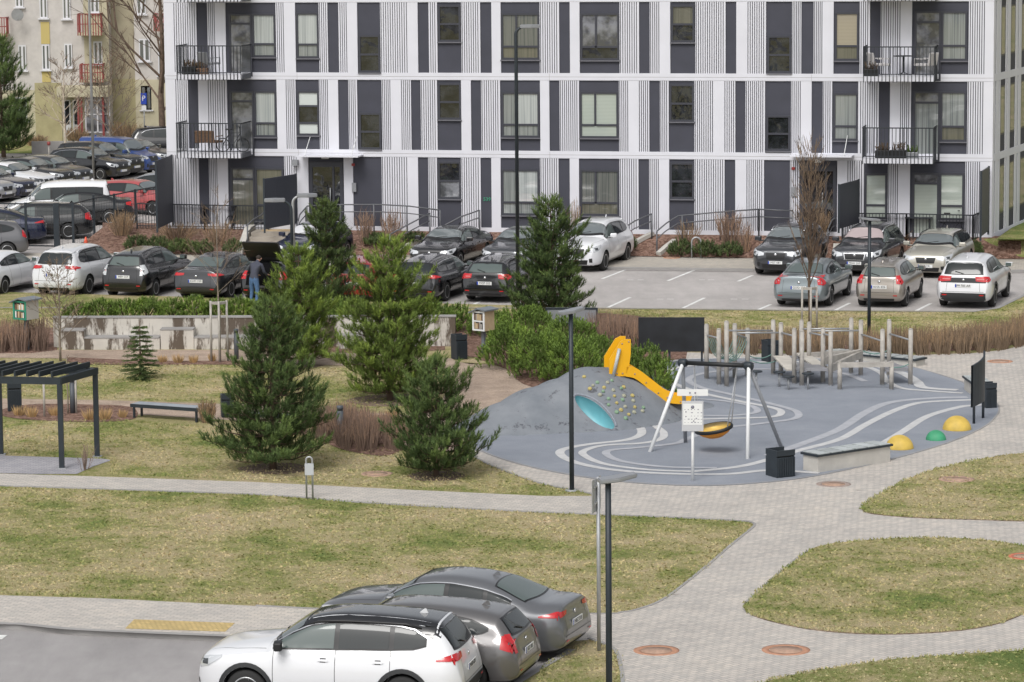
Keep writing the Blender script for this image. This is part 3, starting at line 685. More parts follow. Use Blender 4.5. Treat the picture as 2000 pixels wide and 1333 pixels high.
armchair(B2, .50, M['wicker'], 'brown wicker armchair, nearer the door on the lower left balcony', R(165), 'wicker armchairs')
armchair(B2, .33, M['wicker'], 'brown wicker armchair beside the corner on the lower left balcony', R(190), 'wicker armchairs')
armchair(B3, .22, M['cushion'], 'white lounge chair at the left end of the upper right balcony', R(120))
armchair(B3, .84, M['cushion'], 'white lounge chair at the right end of the upper right balcony', R(-120))
t = thing('balcony_table', 'small round dark table between two white chairs on a balcony', 'table', LB(B3[0] + (B3[1] - B3[0]) * .54, -.7, B3[2]))
s_ = MB(); s_.lathe([(.001, .70), (.36, .70), (.36, .73), (.001, .73)], 20, M['rail']); s_.build('table_top', M['rail'], t)
s_ = MB(); s_.tube([(0, 0, .1), (0, 0, .70)], .03, 8)
for k in range(3): a = k * 2.1; s_.tube([(0, 0, .12), (.28 * math.cos(a), .28 * math.sin(a), .0)], .015, 6)
s_.build('pedestal', M['rail'], t)
t = thing('folding_bicycle', 'dark bicycle leaning at the railing of the lower left balcony', 'bicycle', LB(B2[0] + (B2[1] - B2[0]) * .82, -.9, B2[2]), fang)
def bicycle(t, sc=1.0):
    for x in (-.4, .4): s_ = MB(); s_.tube([(x + .26 * math.cos(a), 0, .28 + .26 * math.sin(a)) for a in [k * math.pi / 8 for k in range(17)]], .02, 6, cap=False); s_.build('wheel', M['rubber'], t)
    s_ = MB(); s_.tube([(-.4, 0, .28), (-.12, 0, .75), (.3, 0, .75), (.4, 0, .28)], .02, 6); s_.tube([(-.12, 0, .75), (0, 0, .28), (.3, 0, .72)], .02, 6); s_.tube([(0, 0, .28), (-.4, 0, .28)], .015, 6); s_.build('frame', M['rail'], t)
    s_ = MB(); s_.tube([(.3, 0, .75), (.28, 0, .98)], .02, 6); s_.tube([(.25, -.25, 1.0), (.3, 0, .98), (.25, .25, 1.0)], .015, 6); s_.build('handlebar', M['rail'], t)
    s_ = MB(); s_.box((-.28, -.07, .86), (-.04, .07, .91), None, bevel=.02); s_.tube([(-.14, 0, .7), (-.16, 0, .87)], .015, 6); s_.build('saddle', M['black'], t)
bicycle(t)
for k, (bal, f, mt, sz, lb) in enumerate(((B1, .27, 'black', .2, 'small black planter at the left end of the upper left balcony'), (B1, .36, 'wicker', .24, 'reddish flower pot beside the grey chair on the upper left balcony'), (B4, .28, 'black', .28, 'black planter box, left one on the lower right balcony'), (B4, .5, 'black', .3, 'dark planter with brown plants, middle of the lower right balcony'), (B4, .7, 'greymetal', .22, 'small grey pot right of the planters on the lower right balcony'), (B3, .1, 'black', .25, 'black planter under the left lounge chair on the upper right balcony'), (B1, .18, 'black', .3, 'tall narrow dark box by the corner of the upper left balcony'))):
    u = bal[0] + (bal[1] - bal[0]) * f; P = LB(u, -1.15, bal[2])
    t = thing('planter', lb, 'planter', P, fang)
    s_ = MB(); s_.box((-sz, -.13, 0), (sz, .13, sz * 1.0), M[mt], bevel=.015); s_.build('pot', M[mt], t)
    s_ = MB(); rnd = random.Random(k)
    for _ in range(30): x = rnd.uniform(-sz, sz) * .8; s_.tube([(x, 0, sz * .9), (x + rnd.uniform(-.08, .08), rnd.uniform(-.08, .08), sz + rnd.uniform(.1, .3))], .012, 4)
    s_.build('plant', M['twigbrown'] if k != 4 else M['juniper'], t)
# ---- terraces on the ground floor: low screens
def panel_screen(x0, x1, yt0, yt1, yb0, yb1, dp0, dp1, label):
    P0 = FL + fnrm * dp0; P1 = FL + fnrm * dp1
    A = onplane(x0, yb0, P0, fnrm); B_ = onplane(x1, yb1, P1, fnrm)
    zt0 = zat(A, yt0); zt1 = zat(B_, yt1); zt = (zt0 + zt1) / 2
    t = thing('privacy_screen', label, 'screen', (A.x, A.y, 0)); zb9 = max(min(A.z, B_.z), 0) + .08; d = Vector((B_.x - A.x, B_.y - A.y, 0))
    ns = 3 if x1 - x0 > 60 else 2
    for i in range(ns):
        p = d * (i / ns) * 1.0; q = d * ((i + 1) / ns)
        s_ = MB(); s_.bar((p.x, p.y, (zt + zb9) / 2), (q.x * .995 + p.x * .005, q.y * .995 + p.y * .005, (zt + zb9) / 2), .05, zt - zb9, M['panel2'])
        s_.build('panel', M['panel2'], t)
    for f in (0, 1): s_ = MB(); s_.bar((d.x * f, d.y * f, zb9 - .15), (d.x * f, d.y * f, zt + .02), .07, .07); s_.build('post', M['graphite'], t)
    return t
panel_screen(517, 580, 348, 342, 452, 440, 2.6, .3, 'tall dark slanted screen with bell decorations left of the left entrance')
panel_screen(1638, 1677, 360, 352, 450, 440, 2.6, .3, 'tall dark screen panel right of the right entrance')
panel_screen(307, 338, 310, 308, 445, 437, 3.0, .2, 'dark screen panel at the left corner of the white building')
panel_screen(1915, 1930, 335, 326, 460, 455, 2.4, .2, 'narrow dark screen panel near the right corner of the white building')
# ================================================================== FRONT GARDEN, STAIRS, RAILS, FENCES
_fr = [(x, y) for x, y in ((-400, 494), (200, 495), (500, 498), (845, 499), (1210, 500), (1470, 504), (1960, 506), (2500, 505))]
_ft = [(-400, 445), (200, 445), (345, 446), (845, 452), (1210, 457), (1470, 460), (1935, 464), (2500, 466)]
def _dens(L):
    out = []
    for (a, b_), (c, d_) in zip(L[:-1], L[1:]):
        out += [(a + (c - a) * k / 8, b_ + (d_ - b_) * k / 8) for k in range(8)]
    return out + [L[-1]]
_fr = [(x, y) for x, y in zip([p[0] for p in _ft], [494, 495, 496.5, 498.5, 500, 504, 506, 505])]
_fr = _dens(_fr); _ft = _dens(_ft)
def _foot(x, y):
    P = onplane(x, y, FL, fnrm); return P
_V = []; 
for (a, b_), (c, d_) in zip(_fr, _ft):
    p = G(a, b_, .02); q = _foot(c, d_); _V += [p, q, q + (q - p) * .6 * Vector((1, 1, 0)).length / 1.414]
for k in range(2, len(_V), 3): _V[k].z = _V[k-1].z
GBVH = BVHTree.FromPolygons(_V, [f for i in range(len(_fr) - 1) for f in ((3*i, 3*i+3, 3*i+4, 3*i+1), (3*i+1, 3*i+4, 3*i+5, 3*i+2))])
print('foot', [(round(v.x,1), round(v.y,1), round(v.z,2)) for v in _V[1::3]][-9:], [(round(v.x,1), round(v.y,1), round(v.z,2)) for v in _V[0::3]][-9:]); print('foot z', [round(v.z, 2) for v in _V[1::3]], 'Z0', Z0)
def HG(x, y, off=0.0):
    d = ray(x, y); h = GBVH.ray_cast(CAM - Vector((0, 0, off)), d)
    if h[0] is None: return G(x, y, .02 + off)
    return h[0] + Vector((0, 0, off))
def HGz(X, Y):
    h = GBVH.ray_cast(Vector((X, Y, 20)), Vector((0, 0, -1))); return h[0].z if h[0] else .02
def gsheet(name, px, off, m, kind='structure'):
    b = MB(); b.face([G(x, y, 0) for x, y in px], m); bmesh.ops.triangulate(b.bm, faces=b.bm.faces[:])
    for _ in range(4): bmesh.ops.subdivide_edges(b.bm, edges=[e for e in b.bm.edges if e.calc_length() > 1.2], cuts=1, use_grid_fill=False); bmesh.ops.triangulate(b.bm, faces=b.bm.faces[:])
    for v in b.bm.verts:
        x_, y_ = proj(v.co); v.co = HG(x_, y_, off); o = b.build(name, m); o['kind'] = kind; return o
b = MB(); K0 = min(range(len(_fr)), key=lambda k: abs(_fr[k][0] - 200)); W_ = [v.copy() for v in _V[3 * K0:]]; W_[0] = G(143, 489, .02)
for v in W_: v.z = v.z
vs = [b.bm.verts.new(v) for v in W_]
for i in range(len(_fr) - 1 - K0):
    for f in ((3*i, 3*i+3, 3*i+4, 3*i+1), (3*i+1, 3*i+4, 3*i+5, 3*i+2)): b.bm.faces.new([vs[k] for k in f])
tag(b.build('garden_bed', M['mulch']), kind='structure')
def ggrid(name, cols, off, m, rows=6):
    b = MB(); g = [[b.bm.verts.new(HG(x, y0 + (y1 - y0) * k / rows, off)) for k in range(rows + 1)] for x, y0, y1 in cols]
    for a, c in zip(g[:-1], g[1:]):
        for k in range(rows): b.bm.faces.new((a[k], c[k], c[k+1], a[k+1]))
    tag(b.build(name, m), kind='structure')
ggrid('grass_slope', [(1922, 467, 469), (1935, 466, 476), (1950, 466, 482), (1970, 466, 491), (1990, 466, 501), (2005, 466, 504), (2050, 466, 504), (2200, 467, 504)], .035, M['grass_green'])
sheet('grass_slope', [(1944, 468), (2150, 468), (2150, 380), (2000, 428)], Z0 + .04, M['grass_green'], curved=False)
gsheet('terrace', [(268, 446), (560, 448), (560, 430), (340, 430)], .03, M['gravel'])
gsheet('terrace', [(1640, 462), (1905, 470), (1930, 462), (1930, 440), (1640, 440)], .03, M['soil'])
gsheet('entrance_ramp', [(1168, 502), (1285, 503), (1283, 498), (1300, 482), (1322, 466), (1330, 456), (1275, 456), (1262, 466), (1230, 482), (1212, 496)], .03, M['pave_far'])
gsheet('entrance_ramp', [(775, 500), (830, 500), (850, 486), (935, 458), (905, 452), (800, 482)], .03, M['pave_far'])
gsheet('entrance_landing', [(500, 462), (600, 462), (620, 440), (520, 440)], .25, M['step'])
def gkerb(px, w_=.2, h=.14, m=None):
    pts = spline([HG(x, y, .0) for x, y in px], 5); b = MB()
    for p, q in zip(pts[:-1], pts[1:]): b.bar(p + Vector((0, 0, h / 2)), q + Vector((0, 0, h / 2)), w_, h)
    o = b.build('kerb', m or M['concrete']); o['kind'] = 'structure'
gkerb([(1210, 498), (1232, 483), (1258, 468), (1275, 460)]); gkerb([(1286, 500), (1302, 486), (1318, 474)]); gkerb([(776, 496), (800, 482), (826, 470)])
# stairs: solid steps, each a box running between cheek walls
def stairs(x0, x1, ybot, label, n=5, rise=.13, run=.33, dirpx=None):
    A = HG(x0, ybot); B_ = HG(x1, ybot); d = Vector((B_.x - A.x, B_.y - A.y, 0)); L = d.length; a = math.atan2(d.y, d.x)
    t = thing('entrance_stairs', label, 'stairs', (A.x, A.y, 0), a)
    b = MB()
    for i in range(n): b.box((0, i * run, -.1), (L, (i + 1) * run + (.0 if i < n - 1 else 1.2), (i + 1) * rise))
    b.build('steps', M['step'], t)
    for k, x in enumerate((-.28, L + .03)):
        c = MB(); c.prism([(-.3, -.1), (n * run + .9, -.1), (n * run + .9, n * rise + .18), (n * run - .1, n * rise + .18), (-.3, .16)], 0, .24)
        mtx = Matrix.Translation((x, 0, 0)) @ Matrix(((0, 0, 1, 0), (1, 0, 0, 0), (0, 1, 0, 0), (0, 0, 0, 1)))
        bmesh.ops.transform(c.bm, matrix=mtx, verts=c.bm.verts[:]); c.build('cheek_wall', M['concrete'], t)
    m_ = MB(); m_.box((.3, n * run + .15, n * rise), (L - .3, n * run + .9, n * rise + .015)); m_.build('door_mat', M['woodlight'], t)
    return t
stairs(478, 566, 494, 'broad concrete entrance stairs with pale cheek walls at the left entrance', 5, .14)
stairs(1576, 1625, 497, 'narrow brown entrance stairs behind the parked grey cars at the right entrance', 5, .12)
def handrail(px, label, double=True, posts=3, m=None):
    P = [HG(x, yb) for x, yt, yb in px]; Zt = [zat(p, yt) for p, (x, yt, yb) in zip(P, px)]
    t = thing('handrail', label, 'handrail', P[0], 0)
    o = P[0]
    top = [Vector((p.x - o.x, p.y - o.y, z - o.z)) for p, z in zip(P, Zt)]
    b = MB(); b.tube(top, .028, 6); b.build('top_rail', m or M['graphite2'], t)
    if double:
        b = MB(); b.tube([v - Vector((0, 0, .28)) for v in top], .022, 6); b.build('lower_rail', m or M['graphite2'], t)
    L = 0; seg = []
    for a, c in zip(top[:-1], top[1:]): seg.append((L, a, c)); L += (c - a).length
    np_ = max(2, int(L / 1.3) + 1)
    for i in range(np_):
        s = L * i / (np_ - 1)
        for l0, a, c in seg[::-1]:
            if s >= l0 - 1e-6:
                f = (s - l0) / (c - a).length; v = a.lerp(c, min(f, 1)); break
        g = HGz(v.x + o.x, v.y + o.y) - o.z
        b = MB(); b.tube([(v.x, v.y, g - .05), (v.x, v.y, v.z)], .03, 6); b.build('post', m or M['graphite2'], t)
M['graphite2'] = mat('grey_rail_steel', (.11, .115, .125), .45)
handrail([(525, 403, 455), (512, 420, 466), (496, 429, 474), (484, 440, 484)], 'curved double handrail left of the broad entrance stairs')
handrail([(578, 452, 492), (586, 420, 462), (598, 406, 452)], 'short double handrail right of the broad entrance stairs')
handrail([(600, 403, 458), (650, 400, 459), (745, 400, 461), (800, 403, 464), (860, 411, 467)], 'long double handrail of the ramp right of the left entrance')
handrail([(762, 458, 493), (800, 438, 482), (840, 417, 470)], 'sloping double handrail behind the dark pine')
handrail([(848, 452, 482), (900, 424, 470), (937, 411, 462)], 'sloping double handrail behind the black sedan')
handrail([(1205, 454, 492), (1240, 432, 477), (1273, 418, 467)], 'sloping double handrail left of the middle ramp, behind the white SUV')
handrail([(1283, 452, 497), (1302, 436, 485), (1325, 422, 470), (1400, 415, 468), (1482, 409, 467)], 'long double handrail right of the middle ramp')
handrail([(1482, 409, 467), (1515, 411, 468), (1548, 412, 468)], 'short double handrail left of the columnar tree at the right entrance')
handrail([(1617, 448, 478), (1625, 430, 468), (1645, 419, 458)], 'short curved handrail at the right entrance stairs')
def bar_fence(px, label, name='terrace_fence'):
    P = [HG(x, yb) for x, yt, yb in px]; Zt = [zat(p, yt) for p, (x, yt, yb) in zip(P, px)]; o = P[0].copy()
    t = thing(name, label, 'fence', o)
    for (p, z), (q, zq) in zip(list(zip(P, Zt))[:-1], list(zip(P, Zt))[1:]):
        L = (Vector((q.x - p.x, q.y - p.y))).length; n_ = int(L / .12); b = MB()
        b.bar((p.x - o.x, p.y - o.y, z - o.z), (q.x - o.x, q.y - o.y, zq - o.z), .05, .04)
        b.bar((p.x - o.x, p.y - o.y, p.z - o.z + .12), (q.x - o.x, q.y - o.y, q.z - o.z + .12), .03, .03)
        for i in range(1, n_):
            f = i / n_; v = p.lerp(q, f) - o; zt = z + (zq - z) * f - o.z; b.bar((v.x, v.y, v.z + .02), (v.x, v.y, zt - .02), .022, .022)
        b.build('baluster_panel', M['rail'], t)
        nn = max(1, int(L / 2.2))
        for i in range(nn + 1):
            f = i / nn; v = p.lerp(q, f) - o; c = MB(); c.bar((v.x, v.y, v.z - .1), (v.x, v.y, z + (zq - z) * f - o.z + .01), .06, .06); c.build('post', M['rail'], t)
bar_fence([(268, 398, 447), (400, 401, 449), (522, 403, 452)], 'dark baluster fence round the left ground floor terrace')
bar_fence([(1645, 417, 466), (1770, 418, 470), (1900, 421, 474)], 'dark baluster fence round the right ground floor terrace')
bar_fence([(1900, 421, 474), (1928, 409, 462)], 'short dark baluster fence piece returning to the right building corner')
# terrace bicycle and table
t = thing('bicycle', 'dark bicycle parked on the right terrace by the pale blinds', 'bicycle', HG(1858, 463), fang); bicycle(t)
t = thing('bicycle', 'bicycle with bright handlebar on the left terrace', 'bicycle', HG(462, 447), fang + 1.2); bicycle(t)
t = thing('terrace_table', 'dark slatted table on the right terrace', 'table', HG(1795, 462), fang)
b = MB(); b.box((-.5, -.4, .7), (.5, .4, .74)); b.build('table_top', M['rail'], t)
for sx in (-1, 1):
    b = MB(); b.bar((sx * .4, 0, 0), (sx * .4, 0, .7), .06, .5); b.build('leg', M['rail'], t)
# hoops
def hoop(px, py, ytop, wpx_, label, plate=False, m='galv', r=.03):
    P = G(px, py); z = zat(P, ytop); wd = wpx_ / SPM(P)
    t = thing('steel_hoop', label, 'hoop', P)
    h = z - wd / 2; pts = [(-wd / 2, 0, -.05), (-wd / 2, 0, h)] + [(-wd / 2 * math.cos(a), 0, h + wd / 2 * math.sin(a)) for a in [math.pi * k / 8 for k in range(1, 8)]] + [(wd / 2, 0, h), (wd / 2, 0, -.05)]
    b = MB(); b.tube(pts, r, 8); b.build('tube', M[m], t)
    if plate: b = MB(); b.box((-wd / 2 - .03, -.035, h - .34), (wd / 2 + .03, -.03 + .06, h - .08)); b.build('plate', mat('pale_plate', (.5, .52, .55), .5), t)
    return t
hoop(605, 976, 893, 12, 'narrow galvanised hoop with a small plate at the path edge', True, r=.022)
hoop(1360, 504, 464, 18, 'galvanised hoop stand in front of the low conifers by the car park')
# gate and mesh fence at the rear car park (far left)
def mesh_panel(A, B_, zt, t, o, name='mesh_panel', vert=False):
    b = MB(); d = B_ - A; L = d.length
    def at(f, z): p = A.lerp(B_, f) - o; return (p.x, p.y, z)
    b.bar(at(0, zt), at(1, zt), .05, .05); b.bar(at(0, .12), at(1, .12), .05, .05)
    b.bar(at(0, .1), at(0, zt), .05, .05); b.bar(at(1, .1), at(1, zt), .05, .05)
    for i in range(1, 6): b.bar(at(0, .12 + (zt - .12) * i / 6), at(1, .12 + (zt - .12) * i / 6), .012, .012)
    n_ = int(L / .2)
    for i in range(1, n_): b.bar(at(i / n_, .12), at(i / n_, zt), .007, .007)
    b.build(name, M['rail'], t)
gp = [(-60, 395, 484), (52, 397, 486), (112, 397, 487), (144, 401, 486), (185, 380, 474), (225, 383, 466), (266, 372, 456), (307, 372, 448)]
P = [G(x, yb) for x, yt, yb in gp]; Z = [zat(p, yt) for p, (x, yt, yb) in zip(P, gp)]; o = P[0]
t = thing('vehicle_gate', 'wide dark sliding gate and mesh fence in front of the rear car park', 'gate', o)
for i in range(len(P) - 1):
    zz = 1.75
    mesh_panel(P[i], P[i+1], zz, t, o, 'gate_leaf' if i < 2 else 'mesh_panel')
for i, p in enumerate(P):
    b = MB(); q = p - o; wd = .22 if i in (2,) else .09; b.bar((q.x, q.y, 0), (q.x, q.y, max(Z[i], 1.8)), wd, wd); b.build('pillar' if i == 2 else 'post', M['graphite'], t)
# traffic cone
t = thing('traffic_cone', 'orange traffic cone on the bark beside the gate', 'cone', G(168, 486))
b = MB(); b.lathe([(.13, .03), (.03, .45), (.02, .46)], 14); b.build('cone', mat('orange_plastic', (.75, .12, .06), .6), t)
b = MB(); b.box((-.18, -.18, 0), (.18, .18, .03)); b.build('base', mat('orange_base', (.6, .1, .05), .6), t)
# ================================================================== VEHICLES
def crom(pts, k):
    return [tuple(v) for v in spline(pts, k)]
TYPES = {
 # x from the front (0..1 of length), z as fraction of height.  upper line U and lower line L are paired
 'suv': dict(L=4.6, H=1.69, W=1.85, belt=.60, lean=.40,
   U=[(0,.30),(.003,.42),(.02,.525),(.07,.585),(.16,.625),(.262,.66),(.275,.668),(.33,.79),(.40,.925),(.46,.975),(.55,1.0),(.68,.995),(.80,.975),(.885,.945),(.905,.925),(.945,.78),(.972,.64),(.982,.55),(.995,.42),(1,.32)],
   B=[(0,.26),(.01,.17),(.03,.13),(.07,.12),(.16,.12),(.26,.12),(.28,.12),(.33,.12),(.40,.12),(.46,.12),(.55,.12),(.68,.12),(.80,.12),(.86,.12),(.88,.12),(.92,.13),(.95,.14),(.97,.16),(.99,.2),(1,.27)],
   dlo=[(.292,.625,.655),(.36,.63,.795),(.43,.635,.90),(.50,.64,.935),(.53,.64,.94),(.55,.64,.94),(.62,.65,.94),(.70,.655,.93),(.735,.66,.925),(.76,.665,.92),(.82,.675,.885),(.865,.72,.80)], pil=[.53,.735],
   ws=(.285,.415,.80,.645), rg=('r',.66,.90,.66,.60), wheels=(.195,.782), r=.36, tl='suv'),
 'hatch': dict(L=4.2, H=1.46, W=1.76, belt=.62, lean=.42,
   U=[(0,.32),(.003,.44),(.02,.54),(.07,.60),(.16,.645),(.245,.68),(.262,.69),(.32,.81),(.39,.93),(.45,.98),(.55,1.0),(.68,.99),(.80,.965),(.885,.925),(.91,.895),(.945,.77),(.972,.66),(.982,.56),(.995,.44),(1,.34)],
   B=[(0,.28),(.01,.18),(.03,.13),(.07,.12),(.16,.12),(.24,.12),(.26,.12),(.32,.12),(.39,.12),(.45,.12),(.55,.12),(.68,.12),(.80,.12),(.86,.12),(.88,.12),(.92,.13),(.95,.14),(.97,.16),(.99,.2),(1,.27)],
   dlo=[(.28,.65,.685),(.35,.65,.81),(.42,.655,.90),(.50,.66,.93),(.55,.66,.935),(.57,.66,.935),(.65,.67,.93),(.74,.68,.91),(.76,.68,.90),(.80,.69,.88),(.85,.72,.82),(.875,.76,.78)], pil=[.55,.75],
   ws=(.272,.405,.80,.66), rg=('r',.68,.885,.62,.54), wheels=(.19,.80), r=.315, tl='hatch'),
 'wagon': dict(L=4.75, H=1.46, W=1.83, belt=.62, lean=.42,
   U=[(0,.32),(.003,.44),(.02,.54),(.07,.60),(.16,.645),(.265,.68),(.28,.69),(.33,.80),(.39,.92),(.44,.97),(.53,1.0),(.68,.99),(.80,.965),(.885,.93),(.905,.905),(.955,.76),(.977,.66),(.985,.56),(.995,.44),(1,.34)],
   B=[(0,.28),(.01,.18),(.03,.13),(.07,.12),(.16,.12),(.26,.12),(.28,.12),(.33,.12),(.39,.12),(.44,.12),(.53,.12),(.68,.12),(.80,.12),(.86,.12),(.88,.12),(.92,.13),(.95,.14),(.97,.16),(.99,.2),(1,.27)],
   dlo=[(.30,.65,.685),(.35,.65,.80),(.41,.655,.90),(.48,.66,.93),(.52,.66,.935),(.54,.66,.935),(.62,.67,.93),(.70,.67,.925),(.72,.67,.92),(.78,.68,.905),(.86,.69,.87),(.90,.72,.79)], pil=[.52,.71],
   ws=(.288,.405,.80,.66), rg=('r',.68,.89,.64,.56), wheels=(.185,.79), r=.335, tl='wagon'),
 'sedan': dict(L=4.8, H=1.45, W=1.84, belt=.62, lean=.43,
   U=[(0,.32),(.003,.44),(.02,.54),(.07,.60),(.16,.645),(.262,.685),(.277,.695),(.33,.81),(.39,.93),(.44,.975),(.52,1.0),(.62,.985),(.69,.945),(.75,.88),(.82,.785),(.875,.73),(.93,.725),(.968,.71),(.978,.68),(.985,.56),(.995,.44),(1,.34)],
   B=[(0,.28),(.01,.18),(.03,.13),(.07,.12),(.16,.12),(.26,.12),(.28,.12),(.33,.12),(.39,.12),(.44,.12),(.52,.12),(.62,.12),(.69,.12),(.75,.12),(.82,.12),(.87,.12),(.91,.13),(.94,.14),(.955,.15),(.97,.17),(.99,.21),(1,.27)],
   dlo=[(.295,.655,.69),(.35,.66,.81),(.41,.665,.90),(.48,.67,.93),(.53,.67,.935),(.55,.67,.935),(.62,.68,.91),(.67,.685,.885),(.69,.69,.87),(.72,.695,.84),(.76,.705,.80),(.79,.725,.75)], pil=[.53,.685],
   ws=(.285,.405,.80,.66), rg=('t',.705,.855,.56,.68), wheels=(.185,.785), r=.335, tl='sedan'),
 'van': dict(L=4.3, H=1.82, W=1.82, belt=.56, lean=.20,
   U=[(0,.28),(.003,.38),(.02,.46),(.06,.52),(.12,.565),(.19,.61),(.2,.62),(.26,.77),(.33,.92),(.40,.97),(.52,1.0),(.68,1.0),(.82,.995),(.93,.985),(.955,.97),(.975,.80),(.985,.66),(.99,.55),(.995,.42),(1,.30)],
   B=[(0,.25),(.01,.16),(.03,.12),(.06,.12),(.12,.12),(.19,.12),(.21,.12),(.26,.12),(.33,.12),(.40,.12),(.52,.12),(.68,.12),(.82,.12),(.88,.12),(.9,.12),(.93,.13),(.95,.14),(.97,.15),(.99,.18),(1,.25)],
   dlo=[(.22,.59,.62),(.27,.59,.73),(.33,.595,.84),(.38,.60,.87),(.42,.60,.875),(.45,.60,.875),(.54,.60,.875),(.64,.60,.875),(.69,.60,.875),(.76,.60,.875),(.84,.60,.87),(.92,.61,.85)], pil=[.43,.67],
   ws=(.21,.34,.82,.72), rg=('r',.60,.90,.68,.66), wheels=(.19,.80), r=.315, tl='van'),
}
def cmat(name, col, metal=.0, rough=.32, coat=1.0):
    m = mat(name, col, rough, metal=metal, coat=coat); return m
M['glass'] = mat('car_glass', (.022, .027, .028), .04, ior=1.5)
M['glasslight'] = mat('clear_car_glass', (.10, .125, .12), .05, ior=1.55)
M['wsglass'] = mat('windscreen_glass', (.13, .15, .155), .06, ior=2.3)
M['blacktrim'] = mat('black_trim', (.014, .014, .015), .35)
M['cladding'] = mat('dark_cladding', (.03, .032, .034), .6)
M['chrome'] = mat('chrome', (.72, .73, .75), .18, metal=.9)
M['redlamp'] = mat('red_tail_lamp', (.52, .015, .02), .15, coat=.6)
M['redlamp2'] = mat('pale_red_lamp', (.62, .2, .19), .2, coat=.6)
M['clearlamp'] = mat('clear_lamp', (.62, .64, .66), .12, coat=.6, metal=.3)
M['darklamp'] = mat('dark_lamp', (.06, .065, .07), .1, coat=.6)
M['plate'] = mat('number_plate', (.74, .75, .74), .5)
M['plateblue'] = mat('plate_blue', (.02, .06, .4), .5)
M['platetext'] = mat('plate_text', (.02, .02, .03), .6)
M['alloy'] = mat('alloy_rim', (.45, .46, .47), .3, metal=.7)
M['darkalloy'] = mat('dark_rim', (.09, .09, .10), .35, metal=.5)
M['void'] = mat('dark_load_bay', (.008, .008, .009), .95, spec=.05)
M['amber'] = mat('amber_lamp', (.8, .3, .05), .3)
_wh = {}
def wheel_meshes(r, mt, n=5):
    k = (round(r, 3), mt, n)
    if k in _wh: return _wh[k]
    Ry = Matrix.Rotation(R(90), 4, 'X')      # axis along y, outside towards -y... z -> -y
    b = MB(); w_ = .105
    b.lathe([(r * .64, -w_), (r * .93, -w_), (r * .985, -w_ * .75), (r, -w_ * .4), (r, w_ * .4), (r * .985, w_ * .75), (r * .93, w_), (r * .64, w_)], 30, M['rubber'], Ry)
    t = b.build('tyre', M['rubber'])
    b = MB(); b.lathe([(r * .66, w_ * .99), (r * .6, w_ * .86), (r * .585, w_ * .2), (.01, w_ * .15)], 30, M['blacktrim'], Ry)
    b.lathe([(r * .67, w_ * .8), (r * .67, w_ * 1.03), (r * .6, w_ * 1.0), (r * .6, w_ * .8)], 30, M[mt], Ry)
    b.lathe([(.055, w_ * .4), (.055, w_ * .85), (.001, w_ * .88)], 12, M[mt], Ry)
    for i in range(n):
        a = 2 * math.pi * i / n
        for da in (-.13, .13):
            c, s = math.cos(a + da), math.sin(a + da); c2, s2 = math.cos(a + da * .4), math.sin(a + da * .4)
            p = Ry @ Vector((c2 * .04, s2 * .04, w_ * .72)); q = Ry @ Vector((c * r * .62, s * r * .62, w_ * .88))
            b.bar(p, q, .02, .035, M[mt])
    rm = b.build('rim', M[mt])
    me = (t.data, rm.data); bpy.data.objects.remove(t); bpy.data.objects.remove(rm); _wh[k] = me; return me
def resample(pl, n):
    L = [0]
    for a, c in zip(pl[:-1], pl[1:]): L.append(L[-1] + math.dist(a, c))
    out = []; T = L[-1]
    for i in range(n):
        s = T * i / (n - 1); j = 0
        while j < len(L) - 2 and L[j + 1] < s: j += 1
        f = (s - L[j]) / max(L[j + 1] - L[j], 1e-9); out.append(tuple(p + (q - p) * f for p, q in zip(pl[j], pl[j + 1])))
    return out
def section_params():
    n = 7.0; e = 2 / n; dense = []
    for i in range(401):
        ph = -math.pi / 2 + math.pi * i / 400; s = math.sin(ph); c = math.cos(ph)
        dense.append((.5 + .5 * math.copysign(abs(s) ** e, s), abs(c) ** e))
    side = dense[100:301]; side = resample(side, 17)
    bot = resample(dense[:101], 8)[:-1]; top = resample(dense[300:], 8)[1:]
    return bot + side + top
SP = section_params()
def _lift(T, nb, nt):
    ob = T['belt']; ot = .94
    def z(v):
        if v <= .3: return v
        if v <= ob: return .3 + (v - .3) * (nb - .3) / (ob - .3)
        return nb + (v - ob) * (1 - nb) / (1 - ob)
    def zd(v): return nb + (v - ob) * (nt - nb) / (ot - ob)
    T['U'] = [(x, z(v)) for x, v in T['U']]; T['dlo'] = [(x, zd(a), zd(c)) for x, a, c in T['dlo']]
    r = T['rg']
    if r[0] == 'r': T['rg'] = ('r', z(r[1]), z(r[2]) - .01, r[3], r[4])
    T['belt'] = nb
for k_, nb_, nt_ in (('suv', .640, .915), ('hatch', .645, .915), ('wagon', .645, .915), ('sedan', .645, .915), ('van', .57, .92)): _lift(TYPES[k_], nb_, nt_)
